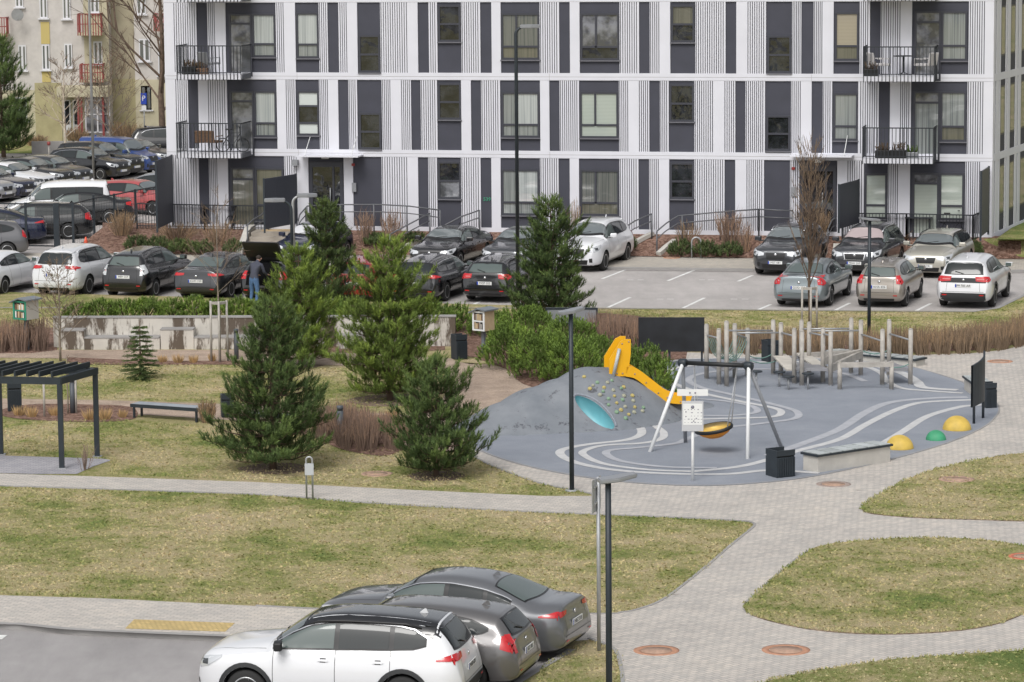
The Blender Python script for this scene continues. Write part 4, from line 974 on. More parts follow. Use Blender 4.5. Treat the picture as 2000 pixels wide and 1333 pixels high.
class Shell:
    def __init__(s, ty, L=None, H=None, W=None, wheels=True):
        T = TYPES[ty]; s.T = T; s.L = L or T['L']; s.H = H or T['H']; s.W = W or T['W']
        hw = s.W / 2
        U = crom(T['U'], 4); B_ = crom(T['B'], 4); belt = T['belt'] * s.H
        def plan(x):
            f = x / s.L; a = 1.0
            if f < .13: a -= (1 - f / .13) ** 2.6 * .30
            if f > .90: a -= ((f - .90) / .10) ** 2.6 * (.20 if ty != 'van' else .1)
            return a
        def Wd(x, z):
            y = hw * plan(x)
            if z < belt:
                q = (belt * .62 - z); y -= (.10 * q * q / (.5 * .5)) if q > 0 else .05 * (q * q) / (.3 * .3)
            else: y -= .05 * (belt * .38) ** 2 / .09 + (z - belt) * T['lean']
            q = max(0, min(1, (z - belt + .05) / .10)); y -= .028 * q * q * (3 - 2 * q)
            return max(y, .05)
        rows = []
        for (xu, zu, _), (xl, zl, _) in zip(U, B_):
            xu *= s.L; xl *= s.L; zu *= s.H; zl *= s.H; row = []
            for t, c in SP:
                x = xl + (xu - xl) * t; z = zl + (zu - zl) * t
                y = Wd(x, z) * c
                z -= .035 * (y / hw) ** 2 * (1 if t > .9 else 0)
                row.append((s.L / 2 - x, y, z))
            rows.append(row)
        N = len(SP); V = []; Fc = []
        for row in rows:
            V += [p for p in row] + [(p[0], -p[1], p[2]) for p in row[::-1]]
        M2 = 2 * N
        for i in range(len(rows) - 1):
            for j in range(M2):
                a = i * M2 + j; b_ = i * M2 + (j + 1) % M2; Fc.append((a, b_, b_ + M2, a + M2))
        Fc.append(tuple(range(M2))[::-1]); Fc.append(tuple(range((len(rows) - 1) * M2, len(rows) * M2)))
        bm = bmesh.new(); vs = [bm.verts.new(v) for v in V]
        for f in Fc:
            try: bm.faces.new([vs[k] for k in f])
            except ValueError: pass
        bmesh.ops.remove_doubles(bm, verts=bm.verts[:], dist=.0004); bmesh.ops.recalc_face_normals(bm, faces=bm.faces[:])
        s.bm = bm; s.bvh = BVHTree.FromBMesh(bm); s.hw = hw
        s.wx = [s.L / 2 - T['wheels'][0] * s.L, s.L / 2 - T['wheels'][1] * s.L]; s.r = T['r']
    def body(s, mb, dark, parent, cut=True):
        me = bpy.data.meshes.new('body'); s.bm.to_mesh(me); me.materials.append(mb); me.materials.append(dark)
        o = bpy.data.objects.new('body', me); link(o, parent)
        if cut:
            c = MB()
            for x in s.wx:
                for sd in (-1, 1):
                    pr = [(s.r + .055, -.2), (s.r + .055, .2)]
                    mt = Matrix.Translation((x, sd * (s.hw - .09), s.r)) @ Matrix.Rotation(R(90), 4, 'X')
                    c.lathe(pr, 28, dark, mt, False)
            co = c.build('cut', dark)
            md = o.modifiers.new('b', 'BOOLEAN'); md.object = co; md.operation = 'DIFFERENCE'; md.solver = 'EXACT'
            dg = bpy.context.evaluated_depsgraph_get(); nm = bpy.data.meshes.new_from_object(o.evaluated_get(dg))
            o.modifiers.clear(); o.data = nm; nm.name = 'body'; cm_ = co.data; bpy.data.objects.remove(co); bpy.data.meshes.remove(cm_)
            me = nm
            while len(me.materials) < 2: me.materials.append(dark)
            me.materials[0] = mb; me.materials[1] = dark
        for p in me.polygons:
            c = p.center; d = 0
            for x in s.wx:
                rr_ = math.hypot(c.x - x, c.z - s.r)
                if rr_ < s.r + .06 and (abs(p.normal.y) < .3 or rr_ < s.r + .03): d = 1 if abs(c.y) < s.hw - .012 or True else 0
            if c.z < .155 * s.H: d = 1
            p.material_index = d; p.use_smooth = not d
        try: me.set_sharp_from_angle(angle=R(32))
        except Exception: pass
        return o
    def ray(s, axis, a, b_, off):
        if axis == 'L': o = Vector((a, 3, b_)); d = Vector((0, -1, 0))
        elif axis == 'R': o = Vector((a, -3, b_)); d = Vector((0, 1, 0))
        elif axis == 'F': o = Vector((5, a, b_)); d = Vector((-1, 0, 0))
        elif axis == 'B': o = Vector((-5, a, b_)); d = Vector((1, 0, 0))
        else: o = Vector((a, b_, 5)); d = Vector((0, 0, -1))
        h = s.bvh.ray_cast(o, d)
        if h[0] is None:
            q = s.bvh.find_nearest(o - d * 0 if axis in 'T' else Vector((0 if axis in 'FB' else o.x, o.y if axis in 'FB' else 0, o.z)) + (Vector((-d.x * s.L / 2, 0, 0)) if axis in 'FB' else Vector((0, -d.y * s.hw, 0))))
            p, nn = q[0], q[1]
        else: p, nn = h[0], h[1]
        if nn.dot(d) > 0: nn = -nn
        return p + nn * off
    def strip(s, mb, axis, A, B_, m, off=.005, n=None, rows=None, thick=0.0):
        """patch on the body between two outlines given in the projection plane (metres)"""
        LA = sum(math.dist(p, q) for p, q in zip(A[:-1], A[1:])) ; n = n or max(3, int(LA / .05) + 2)
        D = max(math.dist(p, q) for p, q in zip(A, B_)) if len(A) == len(B_) else .2
        rows = rows or max(2, int(D / .06) + 2)
        if len(A) == len(B_) and len(A) > 2 and n < len(A) * 3: n = len(A) * 3
        # keep corners: resample piecewise when the outlines pair up
        if len(A) == len(B_):
            ra, rb = [], []; k = max(1, round(n / (len(A) - 1)))
            for i in range(len(A) - 1):
                for j in range(k):
                    f = j / k; ra.append(tuple(p + (q - p) * f for p, q in zip(A[i], A[i+1]))); rb.append(tuple(p + (q - p) * f for p, q in zip(B_[i], B_[i+1])))
            ra.append(A[-1]); rb.append(B_[-1])
        else: ra, rb = resample(A, n), resample(B_, n)
        g = []
        for a, b_ in zip(ra, rb):
            g.append([mb.bm.verts.new(s.ray(axis, a[0] + (b_[0] - a[0]) * k / (rows - 1), a[1] + (b_[1] - a[1]) * k / (rows - 1), off)) for k in range(rows)])
        i_ = mb.mi(m)
        for i in range(len(g) - 1):
            for k in range(rows - 1):
                f = mb.bm.faces.new((g[i][k], g[i+1][k], g[i+1][k+1], g[i][k+1])); f.material_index = i_; f.smooth = True
def make_car(name, label, ty, paint, L=None, H=None, W=None, roof=None, clad_=False, rails=False, rim='alloy', nsp=5, tl=None, hl=None, chrome=False, grille='bars', plate=None, fplate=None, detail=1, group=None, ws='wsglass', sideglass='glass', rearglass='glass', tailgate_black=False, spoiler=True, antenna=True, open_gate=False, tint_l=None, mirror=None):
    T = TYPES[ty]; s = Shell(ty, L, H, W); Lx = s.L; Hx = s.H; hw = s.hw
    t = thing(name, label, 'car' if ty != 'van' else 'van', (0, 0, 0), 0, group)
    X = lambda f: Lx / 2 - f * Lx; Zf = lambda f: f * Hx
    s.body(paint, M['cladding'] if clad_ else M['blacktrim'], t)
    # glass house
    D = T['dlo']; Xs = [d[0] for d in D]
    def dl(x):
        for a, c in zip(D[:-1], D[1:]):
            if a[0] <= x <= c[0]:
                f = (x - a[0]) / (c[0] - a[0]); return a[1] + (c[1] - a[1]) * f, a[2] + (c[2] - a[2]) * f
        return D[-1][1], D[-1][2]
    cuts = [D[0][0]] + T['pil'] + [D[-1][0]]
    for sd in ('L', 'R'):
        b = MB(); xs = sorted(set([D[0][0] + (D[-1][0] - D[0][0]) * k / 24 for k in range(25)]))
        s.strip(b, sd, [(X(x), Zf(dl(x)[1] + .012)) for x in xs], [(X(x), Zf(dl(x)[0] - .01)) for x in xs], M['blacktrim'], .007, rows=9)
        if chrome:
            s.strip(b, sd, [(X(x), Zf(dl(x)[1] + .013)) for x in xs], [(X(x), Zf(dl(x)[1] + .003)) for x in xs], M['chrome'], .016, rows=2)
        b.build('window_trim', M['blacktrim'], t)
        for i in range(3):
            a, c = cuts[i], cuts[i+1]; gap = .009
            a2 = a + (gap if i else .006); c2 = c - (gap if i < 2 else .006)
            xs = [a2 + (c2 - a2) * k / 9 for k in range(10)]
            b = MB(); s.strip(b, sd, [(X(x), Zf(dl(x)[1] - .006)) for x in xs], [(X(x), Zf(dl(x)[0] + .004)) for x in xs], M['glasslight' if (i == 0 and sideglass != 'dark') else 'glass'], .012, rows=9)
            b.build('side_window', M['glass'], t)
        # door seams, sill, handles
        if detail:
            b = MB(); zb0 = .17; sx = [T['dlo'][0][0] + .005, T['pil'][0], min(T['pil'][1] + .0, T['wheels'][1] - .02)]
            for k, x in enumerate(sx):
                x1 = x
                if k == 2: A = [(X(x), Zf(dl(x)[0] - .01)), (X(x), Zf(.42)), (X(x - .035), Zf(.26)), (X(x - .04), Zf(.2))]
                else: A = [(X(x), Zf(dl(x)[0] - .01)), (X(x), Zf(.2))]
                s.strip(b, sd, [(p[0] + .005, p[1]) for p in A], [(p[0] - .005, p[1]) for p in A], M['blacktrim'], .002, rows=2, n=14)
            s.strip(b, sd, [(X(T['dlo'][0][0]), Zf(.2)), (X(sx[2]) + .05, Zf(.2))], [(X(T['dlo'][0][0]), Zf(.19)), (X(sx[2]) + .05, Zf(.19))], M['blacktrim'], .002, rows=2, n=14)
            b.build('door_seam', M['blacktrim'], t)
            for x in (T['pil'][0] - .045, sx[2] - .045):
                b = MB(); s.strip(b, sd, [(X(x) - .09, Zf(.575)), (X(x) + .09, Zf(.575))], [(X(x) - .09, Zf(.575) - .035), (X(x) + .09, Zf(.575) - .035)], paint, .022, rows=3, n=6)
                if detail > 1: s.strip(b, sd, [(X(x) - .05, Zf(.575) + .02), (X(x) + .05, Zf(.575) + .02)], [(X(x) - .05, Zf(.575) - .05), (X(x) + .05, Zf(.575) - .05)], M['blacktrim'], .003, rows=3, n=6)
                b.build('door_handle', paint, t)
        y = 1 if sd == 'L' else -1
        b = MB(); mx = X(D[0][0] + .035); mz = Zf(D[0][1] + .055)
        mt = Matrix.Translation((mx, y * (hw + .09), mz)) @ Matrix.Rotation(y * R(12), 4, 'Z')
        b.box((-.07, -.12, -.075), (.08, .12, .08), mirror or paint, mt, bevel=.035); b.box((-.02, -.2, -.1), (.05, -.02, -.05), M['blacktrim'], Matrix.Translation((mx, y * (hw + .09), mz)) @ Matrix.Scale(y, 4, (0, 1, 0)), bevel=.01)
        b.face([mt @ Vector((-.073, -.1, -.055)), mt @ Vector((-.073, .1, -.055)), mt @ Vector((-.073, .1, .06)), mt @ Vector((-.073, -.1, .06))], M['glasslight'])
        b.build('wing_mirror', paint, t)
        if clad_:
            b = MB()
            for wx in s.wx:
                A = []; B_ = []
                for k in range(19):
                    a = R(-12) + R(204) * k / 18; A.append((wx + (s.r + .13) * math.cos(a), max(s.r + (s.r + .13) * math.sin(a), .2))); B_.append((wx + (s.r + .056) * math.cos(a), max(s.r + (s.r + .056) * math.sin(a), .2)))
                s.strip(b, sd, A, B_, M['cladding'], .012, rows=3)
            s.strip(b, sd, [(s.wx[0] - s.r - .1, .36), (s.wx[1] + s.r + .1, .36)], [(s.wx[0] - s.r - .1, .2), (s.wx[1] + s.r + .1, .2)], M['cladding'], .012, rows=4)
            b.build('arch_cladding', M['cladding'], t)
        if rails:
            b = MB(); pts = []
            for k in range(9):
                x = .40 + .44 * k / 8; p = s.ray('T', X(x), y * (hw - .035 - (Hx - T['belt'] * Hx) * T['lean'] - .05), .0); pts.append(p + Vector((0, 0, .055 if 0 < k < 8 else 0)))
            b.tube(pts, .02, 6); b.build('roof_rail', M['chrome'] if rails == 'c' else M['blacktrim'], t)
    # windscreen
    a, c, wt, wb = T['ws'][0], T['ws'][1], T['ws'][3], T['ws'][2]
    yb_, yt_ = hw * wb * 1.0, hw * wt * 1.0
    b = MB(); ys = [-1 + 2 * k / 10 for k in range(11)]
    s.strip(b, 'T', [(X(c + .004 - .012 * abs(q) ** 2), q * (yt_ + .01)) for q in ys], [(X(a - .008 + .03 * abs(q) ** 2), q * (yb_ + .015)) for q in ys], M['blacktrim'], .003, rows=8)
    b.build('windscreen_trim', M['blacktrim'], t)
    b = MB(); s.strip(b, 'T', [(X(c - .004 - .012 * abs(q) ** 2), q * (yt_ - .01)) for q in ys], [(X(a + .012 + .03 * abs(q) ** 2), q * (yb_ - .025)) for q in ys], M[ws], .008, rows=8)
    b.build('windscreen', M[ws], t)
    # rear glass
    k_, z0_, z1_, w0, w1 = T['rg']; b = MB(); b2 = MB()
    if k_ == 'r':
        A = [(q * hw * w1, Zf(z1_) - .02 * q * q) for q in ys]; B_ = [(q * hw * w0 * (1.0), Zf(z0_) + .02 * q * q) for q in ys]
        s.strip(b2, 'B', [(p[0] * 1.05, p[1] + .025) for p in A], [(p[0] * 1.06, p[1] - .03) for p in B_], M['blacktrim'], .003, rows=6)
        s.strip(b, 'B', A, B_, M[rearglass], .009, rows=6)
    else:
        A = [(X(z0_ + .012 * q * q), q * hw * w0) for q in ys]; B_ = [(X(z1_ - .022 * q * q), q * hw * w1) for q in ys]
        s.strip(b2, 'T', [(p[0] + .03, p[1] * 1.04) for p in A], [(p[0] - .03, p[1] * 1.04) for p in B_], M['blacktrim'], .003, rows=6)
        s.strip(b, 'T', A, B_, M[rearglass], .009, rows=6)
    if not open_gate:
        b2.build('rear_window_trim', M['blacktrim'], t); rw = b.build('rear_window', M['glass'], t)
        if k_ == 'r' and detail:
            w_ = MB(); p = s.ray('B', 0, Zf(z0_) + .01, .02); q = s.ray('B', .28, Zf(z0_) + .08, .025); w_.tube([p, q], .011, 5); w_.build('wiper', M['blacktrim'], rw)
    else:
        b.bm.free(); b2.bm.free()
    # contrasting roof
    if roof:
        b = MB(); r0_ = T['ws'][1]; r1 = .915
        ww = hw - .035 - (Hx - T['belt'] * Hx) * T['lean']
        s.strip(b, 'T', [(X(r0_ + (r1 - r0_) * k / 8), ww * 1.02) for k in range(9)], [(X(r0_ + (r1 - r0_) * k / 8), -ww * 1.02) for k in range(9)], roof, .004, rows=16)
        for sd in 'LR':
            xs = [.30 + .59 * k / 16 for k in range(17)]
            def topz(x):
                for p, q in zip(T['U'][:-1], T['U'][1:]):
                    if p[0] <= x <= q[0]: return p[1] + (q[1] - p[1]) * (x - p[0]) / (q[0] - p[0])
            s.strip(b, sd, [(X(x), Zf(topz(x) - .015)) for x in xs], [(X(x), Zf(dl(x)[1] + .02) if x < .86 else Zf(.80)) for x in xs], roof, .0045, rows=5)
        b.build('roof_panel', roof, t)
    if spoiler and ty in ('suv', 'hatch', 'wagon') and not open_gate:
        b = MB(); ww = hw * T['rg'][4] * 1.04; q0 = s.ray('T', X(.875), 0, 0)
        z = q0.z; b.prism([(X(.855), -ww), (X(.912), -ww * .94), (X(.92), 0), (X(.912), ww * .94), (X(.855), ww)], z - .035, z - .008, roof or paint)
        for v_ in b.bm.verts: v_.co.z -= max(0, X(.86) - v_.co.x) * .22 + .035 * (v_.co.y / ww) ** 2
        b.build('roof_spoiler', roof or paint, t)
    if antenna:
        b = MB(); q0 = s.ray('T', X(.80 if ty != 'sedan' else .66), 0, -.005); b.prism([(0, 0), (-.16, 0), (-.13, .07), (-.10, .08)], -.012, .012, paint)
        bmesh.ops.transform(b.bm, matrix=Matrix.Translation(q0) @ Matrix.Rotation(R(90), 4, 'X'), verts=b.bm.verts[:]); b.build('antenna', paint, t)
    # lights
    tk = tl or T['tl']
    lamps = {'suv': (.55, .655, .42, .93, .655, .55), 'hatch': (.54, .72, .66, .94, .72, .54), 'wagon': (.56, .67, .50, .93, .67, .56), 'sedan': (.56, .67, .46, .93, .67, .56), 'van': (.42, .64, .80, .96, .64, .42), 'blade': (.59, .655, .46, .905, .66, .595), 'tall': (.50, .72, .70, .93, .72, .53)}[tk]
    z0l, z1l, yi, xs_, z1s, z0s = lamps
    for sd, y in (('L', 1), ('R', -1)):
        b = MB(); tm = tint_l or M['redlamp']
        A = [(y * hw * yi, Zf(z1l)), (y * hw * .70, Zf(z1l)), (y * hw * .80, Zf(z1l))]; B_ = [(y * hw * (yi + .03), Zf(z0l + .015)), (y * hw * .70, Zf(z0l)), (y * hw * .82, Zf(z0l))]
        s.strip(b, 'B', A, B_, tm, .012, rows=4)
        A = [(X(.999), Zf(z1s)), (X(.965), Zf(z1s)), (X(xs_), Zf(z1s) - (.02 if tk != 'blade' else .07))]; B_ = [(X(.999), Zf(z0s)), (X(.965), Zf(z0s)), (X(xs_), Zf(z0s) + (.05 if tk != 'blade' else .0))]
        s.strip(b, sd, A, B_, tm, .012, rows=4, n=9)
        if tk in ('hatch', 'tall', 'suv', 'wagon', 'sedan') : s.strip(b, 'B', [(y * hw * (yi + .06), Zf(z0l + (z1l - z0l) * .55)), (y * hw * .74, Zf(z0l + (z1l - z0l) * .55))], [(y * hw * (yi + .06), Zf(z0l + (z1l - z0l) * .38)), (y * hw * .74, Zf(z0l + (z1l - z0l) * .38))], M['redlamp2'] if tk != 'hatch' else M['clearlamp'], .016, rows=2)
        b.build('tail_light', tm, t)
        b = MB(); hm = M[hl or 'clearlamp']
        s.strip(b, 'F', [(y * hw * .46, Zf(.50)), (y * hw * .62, Zf(.525)), (y * hw * .70, Zf(.535))], [(y * hw * .46, Zf(.45)), (y * hw * .62, Zf(.435)), (y * hw * .70, Zf(.43))], hm, .010, rows=4)
        s.strip(b, sd, [(X(.012), Zf(.52)), (X(.05), Zf(.555)), (X(.105), Zf(.575))], [(X(.012), Zf(.43)), (X(.05), Zf(.46)), (X(.105), Zf(.56))], hm, .010, rows=4)
        s.strip(b, sd, [(X(.025), Zf(.515)), (X(.05), Zf(.53))], [(X(.025), Zf(.47)), (X(.05), Zf(.475))], M['darklamp'], .014, rows=3)
        b.build('headlight', hm, t)
    # front: grille, lower intake, plate; rear: bumper, plate, badge
    b = MB(); gy = .40
    s.strip(b, 'F', [(-hw * gy, Zf(.50)), (hw * gy, Zf(.50))], [(-hw * gy * .85, Zf(.37)), (hw * gy * .85, Zf(.37))], M['blacktrim'], .008, rows=5)
    if grille == 'chrome':
        for f0, f1 in ((.505, .495), (.375, .363)): s.strip(b, 'F', [(-hw * gy, Zf(f0)), (hw * gy, Zf(f0))], [(-hw * gy, Zf(f1)), (hw * gy, Zf(f1))], M['chrome'], .014, rows=2)
        for q in (-1, 1): s.strip(b, 'F', [(q * hw * gy, Zf(.505)), (q * hw * (gy + .03), Zf(.505))], [(q * hw * gy * .85, Zf(.363)), (q * hw * (gy * .85 + .03), Zf(.363))], M['chrome'], .014, rows=4)
    b.build('grille', M['blacktrim'], t)
    b = MB(); s.strip(b, 'F', [(-hw * .55, Zf(.27)), (hw * .55, Zf(.27))], [(-hw * .5, Zf(.17)), (hw * .5, Zf(.17))], M['blacktrim'], .008, rows=4)
    for q in (-1, 1): s.strip(b, 'F', [(q * hw * .60, Zf(.30)), (q * hw * .72, Zf(.31))], [(q * hw * .60, Zf(.22)), (q * hw * .72, Zf(.22))], M['blacktrim'], .008, rows=3)
    b.build('lower_intake', M['blacktrim'], t)
    b = MB()
    if clad_: s.strip(b, 'B', [(q * hw * .80, Zf(.33)) for q in (-1, -.5, 0, .5, 1)], [(q * hw * .80, Zf(.15)) for q in (-1, -.5, 0, .5, 1)], M['cladding'], .01, rows=5)
    else: s.strip(b, 'B', [(q * hw * .62, Zf(.22)) for q in (-1, 0, 1)], [(q * hw * .60, Zf(.15)) for q in (-1, 0, 1)], M['blacktrim'], .01, rows=4)
    for q in (-1, 1): s.strip(b, 'B', [(q * hw * .58, Zf(.30)), (q * hw * .74, Zf(.30))], [(q * hw * .58, Zf(.28)), (q * hw * .74, Zf(.28))], M['redlamp'], .014, rows=2)
    zsm = .355 if ty != 'van' else .3
    s.strip(b, 'B', [(-hw * .74, Zf(zsm)), (hw * .74, Zf(zsm))], [(-hw * .74, Zf(zsm) - .009), (hw * .74, Zf(zsm) - .009)], M['blacktrim'], .004, rows=2, n=20)
    for q in (-1, 1): s.strip(b, 'B', [(q * hw * .56 - .004, Zf(.64)), (q * hw * .60 - .004, Zf(.36))], [(q * hw * .56 + .004, Zf(.64)), (q * hw * .60 + .004, Zf(.36))], M['blacktrim'], .003, rows=2, n=10)
    b.build('rear_bumper_trim', M['cladding'], t)
    if tailgate_black:
        b = MB(); s.strip(b, 'B', [(-hw * .8, Zf(.625)), (hw * .8, Zf(.625))], [(-hw * .8, Zf(.53)), (hw * .8, Zf(.53))], M['blacktrim'], .006, rows=4); b.build('tailgate_strip', M['blacktrim'], t)
    if not open_gate:
        b = MB(); p = s.ray('B', 0, Zf(.585 if ty != 'van' else .5), .004); b.lathe([(.045, 0), (.045, .012), (.001, .016)], 12, M['chrome'], Matrix.Translation(p) @ Matrix.Rotation(R(-90), 4, 'Y')); b.build('badge', M['chrome'], t)
    p = s.ray('F', 0, Zf(.47), .01); b = MB(); b.lathe([(.05, 0), (.05, .012), (.001, .016)], 12, M['chrome'], Matrix.Translation(p) @ Matrix.Rotation(R(90), 4, 'Y')); b.build('badge', M['chrome'], t)
    for sd, zz, txt in (('B', .47 if ty != 'wagon' else .46, plate), ('F', .30, fplate)):
        if txt is None: txt = ''
        if sd == 'B' and open_gate: continue
        p = s.ray(sd, 0, Zf(zz), .018); sg_ = -1 if sd == 'B' else 1
        b = MB(); b.box((p.x - .006, -.26, p.z - .055), (p.x + .006, .26, p.z + .055), M['plate'], bevel=.002)
        xb = p.x + sg_ * .0075; yb2 = -sg_ * .26; y2 = -sg_ * .215
        b.face([(xb, yb2, p.z - .052), (xb, y2, p.z - .052), (xb, y2, p.z + .052), (xb, yb2, p.z + .052)], M['plateblue'])
        o = b.build('number_plate', M['plate'], t)
        if txt:
            q = text_mesh('plate_text', txt, .105, M['platetext'], o); q.location = (p.x + sg_ * .009, -sg_ * -.02, p.z); q.rotation_euler = (R(90), 0, R(90) if sd == 'F' else R(-90))
    if detail:
        b = MB()
        for q in (-1, 1): p = s.ray('T', X(T['ws'][0] + .012), q * .25, .012); p2 = s.ray('T', X(T['ws'][0] + .03), q * .25 + .42, .014); b.tube([p, p2], .010, 5)
        b.build('wipers', M['blacktrim'], t)
    # hood seam
    b = MB(); A = [(X(.265), hw * .80), (X(.15), hw * .76), (X(.05), hw * .64)]
    for q in (-1, 1): s.strip(b, 'T', [(x, q * y) for x, y in A], [(x, q * (y - .008)) for x, y in A], M['blacktrim'], .002, rows=2, n=12)
    b.build('bonnet_seam', M['blacktrim'], t)
    # wheels
    me = wheel_meshes(s.r, rim, nsp)
    for wx in s.wx:
        for q in (-1, 1):
            wz = bpy.data.objects.new('wheel', None); link(wz, t); wz.location = (wx, q * (hw - .125), s.r)
            wz.rotation_euler = (0, 0, 0 if q < 0 else math.pi)
            for nm, mm in (('tyre', me[0]), ('rim', me[1])): o = bpy.data.objects.new(nm, mm); link(o, wz)
    if open_gate:
        # raised tailgate and a near-black patch painting the shade inside the boot
        b = MB(); ww = hw * .74
        A = s.ray('T', X(.885), 0, 0); pts = [(A.x, A.z), (A.x - .15, A.z + .26), (A.x - .52, A.z + .72), (A.x - .62, A.z + .70), (A.x - .56, A.z + .60), (A.x - .2, A.z + .16)]
        g = MB(); g.prism(pts, -ww, ww, M['blacktrim']); bmesh.ops.transform(g.bm, matrix=Matrix(((1, 0, 0, 0), (0, 0, 1, 0), (0, 1, 0, 0), (0, 0, 0, 1))), verts=g.bm.verts[:])
        gt = g.build('tailgate', M['blacktrim'], t); b.bm.free()
        b = MB(); s.strip(b, 'B', [(q * hw * .62, Zf(.89)) for q in (-1, 0, 1)], [(q * hw * .68, Zf(.40)) for q in (-1, 0, 1)], M['void'], .006, rows=8); b.build('load_bay', M['void'], t)
    t['rearx'] = -Lx / 2
    s.bm.free()
    return t, s
def place(t, s, px, py, hd, end='rear', inset=.0):
    """stand the car with the ground point under its rear (or front) bumper at a pixel; hd = heading of the bonnet (world angle)"""
    P = G(px, py, ZG[0]); d = Vector((math.cos(hd), math.sin(hd), 0)); k = s.L / 2 - inset
    c = P + d * k if end == 'rear' else P - d * k
    t.location = (c.x, c.y, ZG[0]); t.rotation_euler = (0, 0, hd)
    del t['rearx']
ZG = [-.1]
def hpx(p, q): a = G(*p, -.1); c = G(*q, -.1); return math.atan2(c.y - a.y, c.x - a.x)
H1 = hpx((1334, 602), (1376, 582)); H2 = hpx((1356, 528), (1304, 549))
print('headings', math.degrees(H1), math.degrees(H2))
PAINT = {k: cmat('paint_' + k, c, mt, ro) for k, c, mt, ro in (
 ('white', (.72, .73, .75), 0, .3), ('pearl', (.66, .67, .69), 0, .3), ('black', (.006, .0065, .008), .0, .25), ('darkgrey', (.035, .037, .042), .4, .25), ('anthracite', (.05, .053, .06), .4, .3),
 ('grey', (.15, .15, .155), .5, .3), ('midgrey', (.155, .15, .15), .5, .3), ('steel', (.17, .175, .185), .5, .3), ('silverblue', (.20, .235, .25), .5, .3), ('beige', (.34, .31, .275), .5, .32), ('champagne', (.48, .46, .40), .4, .32),
 ('red', (.32, .012, .02), .2, .25), ('rose', (.42, .08, .08), .1, .35), ('blue', (.03, .075, .27), .3, .3), ('darkblue', (.012, .018, .05), .3, .25), ('silver', (.42, .43, .45), .6, .3))}
cars = [
 # end, px, py, heading, kwargs   -- near row of the upper car park, tails towards the viewer
 ('rear', -62, 584, H1, dict(name='parked_car', ty='sedan', paint='white', label='white saloon car cut off by the left edge of the upper car park')),
 ('rear', 104, 583, H1, dict(name='parked_car', ty='suv', paint='pearl', label='white SUV seen from behind, right of the white saloon at the left edge', rails='c', plate='MZP 412', tl='blade', clad_=False)),
 ('rear', 240, 585, H1, dict(name='parked_car', ty='hatch', L=4.4, H=1.62, paint='black', label='black tall hatchback with clear tail lights, seen from behind', plate='MFP 137', tint_l='clearlamp', rearglass='glasslight', tl='tall')),
 ('rear', 382, 589, H1, dict(name='parked_car', ty='sedan', paint='darkgrey', label='dark grey saloon seen from behind, left of the car with the open tailgate', plate='KHM 339', tl='blade', rearglass='glasslight')),
 ('rear', 512, 592, H1, dict(name='parked_car', ty='hatch', paint='black', label='black hatchback with its tailgate raised, a person behind it', open_gate=True)),
 ('rear', 688, 594, H1, dict(name='parked_car', ty='hatch', paint='red', label='red hatchback half hidden between two pines', tl='tall')),
 ('rear', 806, 594, H1, dict(name='parked_car', ty='wagon', paint='black', label='black estate car with chrome window line, right of the bright green pine', plate='GHJ 604', chrome=True, tl='blade')),
 ('rear', 946, 593, H1, dict(name='parked_car', ty='wagon', paint='black', label='black estate car seen squarely from behind, left of the dark pine', plate='MGP 055', rearglass='glasslight', rails=True)),
 ('rear', 1559, 603, H1, dict(name='parked_car', ty='sedan', paint='silverblue', label='blue grey saloon behind the bare staked tree', plate='GUO 747', tl='hatch', rearglass='glasslight')),
 ('rear', 1716, 603, H1, dict(name='parked_car', ty='hatch', L=4.0, H=1.5, W=1.65, paint='beige', label='beige small hatchback behind the lamp post', plate='KHA 826', tl='hatch', rearglass='glasslight')),
 ('rear', 1880, 605, H1, dict(name='parked_car', ty='suv', L=4.64, H=1.65, paint='white', label='white SUV with black lower bumper at the right end of the upper car park', plate='P9 785 AR', clad_=True, tailgate_black=True, tl='suv')),
 # far row, fronts towards the viewer
 ('front', 572, 521, H2, dict(name='parked_car', ty='hatch', paint='darkblue', label='dark blue car with white windscreen cover, half hidden by the dark pine', ws='whitews')),
 ('front', 838, 531, H2, dict(name='parked_car', ty='sedan', L=4.9, paint='black', label='black saloon facing the viewer with four ring badge', fplate=None)),
 ('front', 980, 533, H2, dict(name='parked_car', ty='sedan', paint='anthracite', label='dark grey saloon facing the viewer, between the black saloon and the dark pine')),
 ('front', 1122, 533, H2, dict(name='parked_car', ty='suv', L=4.77, H=1.72, paint='white', label='white SUV facing the viewer, partly behind the dark pine', rim='alloy')),
 ('front', 1514, 541, H2, dict(name='parked_car', ty='suv', paint='anthracite', label='grey SUV facing the viewer, left of the bare staked tree', fplate='MST 081', rails='c', clad_=True)),
 ('front', 1668, 542, H2, dict(name='parked_car', ty='suv', L=4.7, H=1.68, W=1.88, paint='anthracite', label='dark SUV with big chrome grille facing the viewer', grille='chrome', fplate='MGH 265', rails='c', ws='pinkws')),
 ('front', 1807, 545, H2, dict(name='parked_car', ty='wagon', H=1.5, paint='champagne', label='champagne coloured estate car facing the viewer', fplate='JYZ 291', rails=True)),
]
M['whitews'] = mat('white_sunshade_glass', (.6, .61, .63), .3, coat=.8)
M['pinkws'] = mat('foil_sunshade_glass', (.40, .33, .33), .3, coat=.8)
H3 = R(180 + 8); H4 = R(-28)
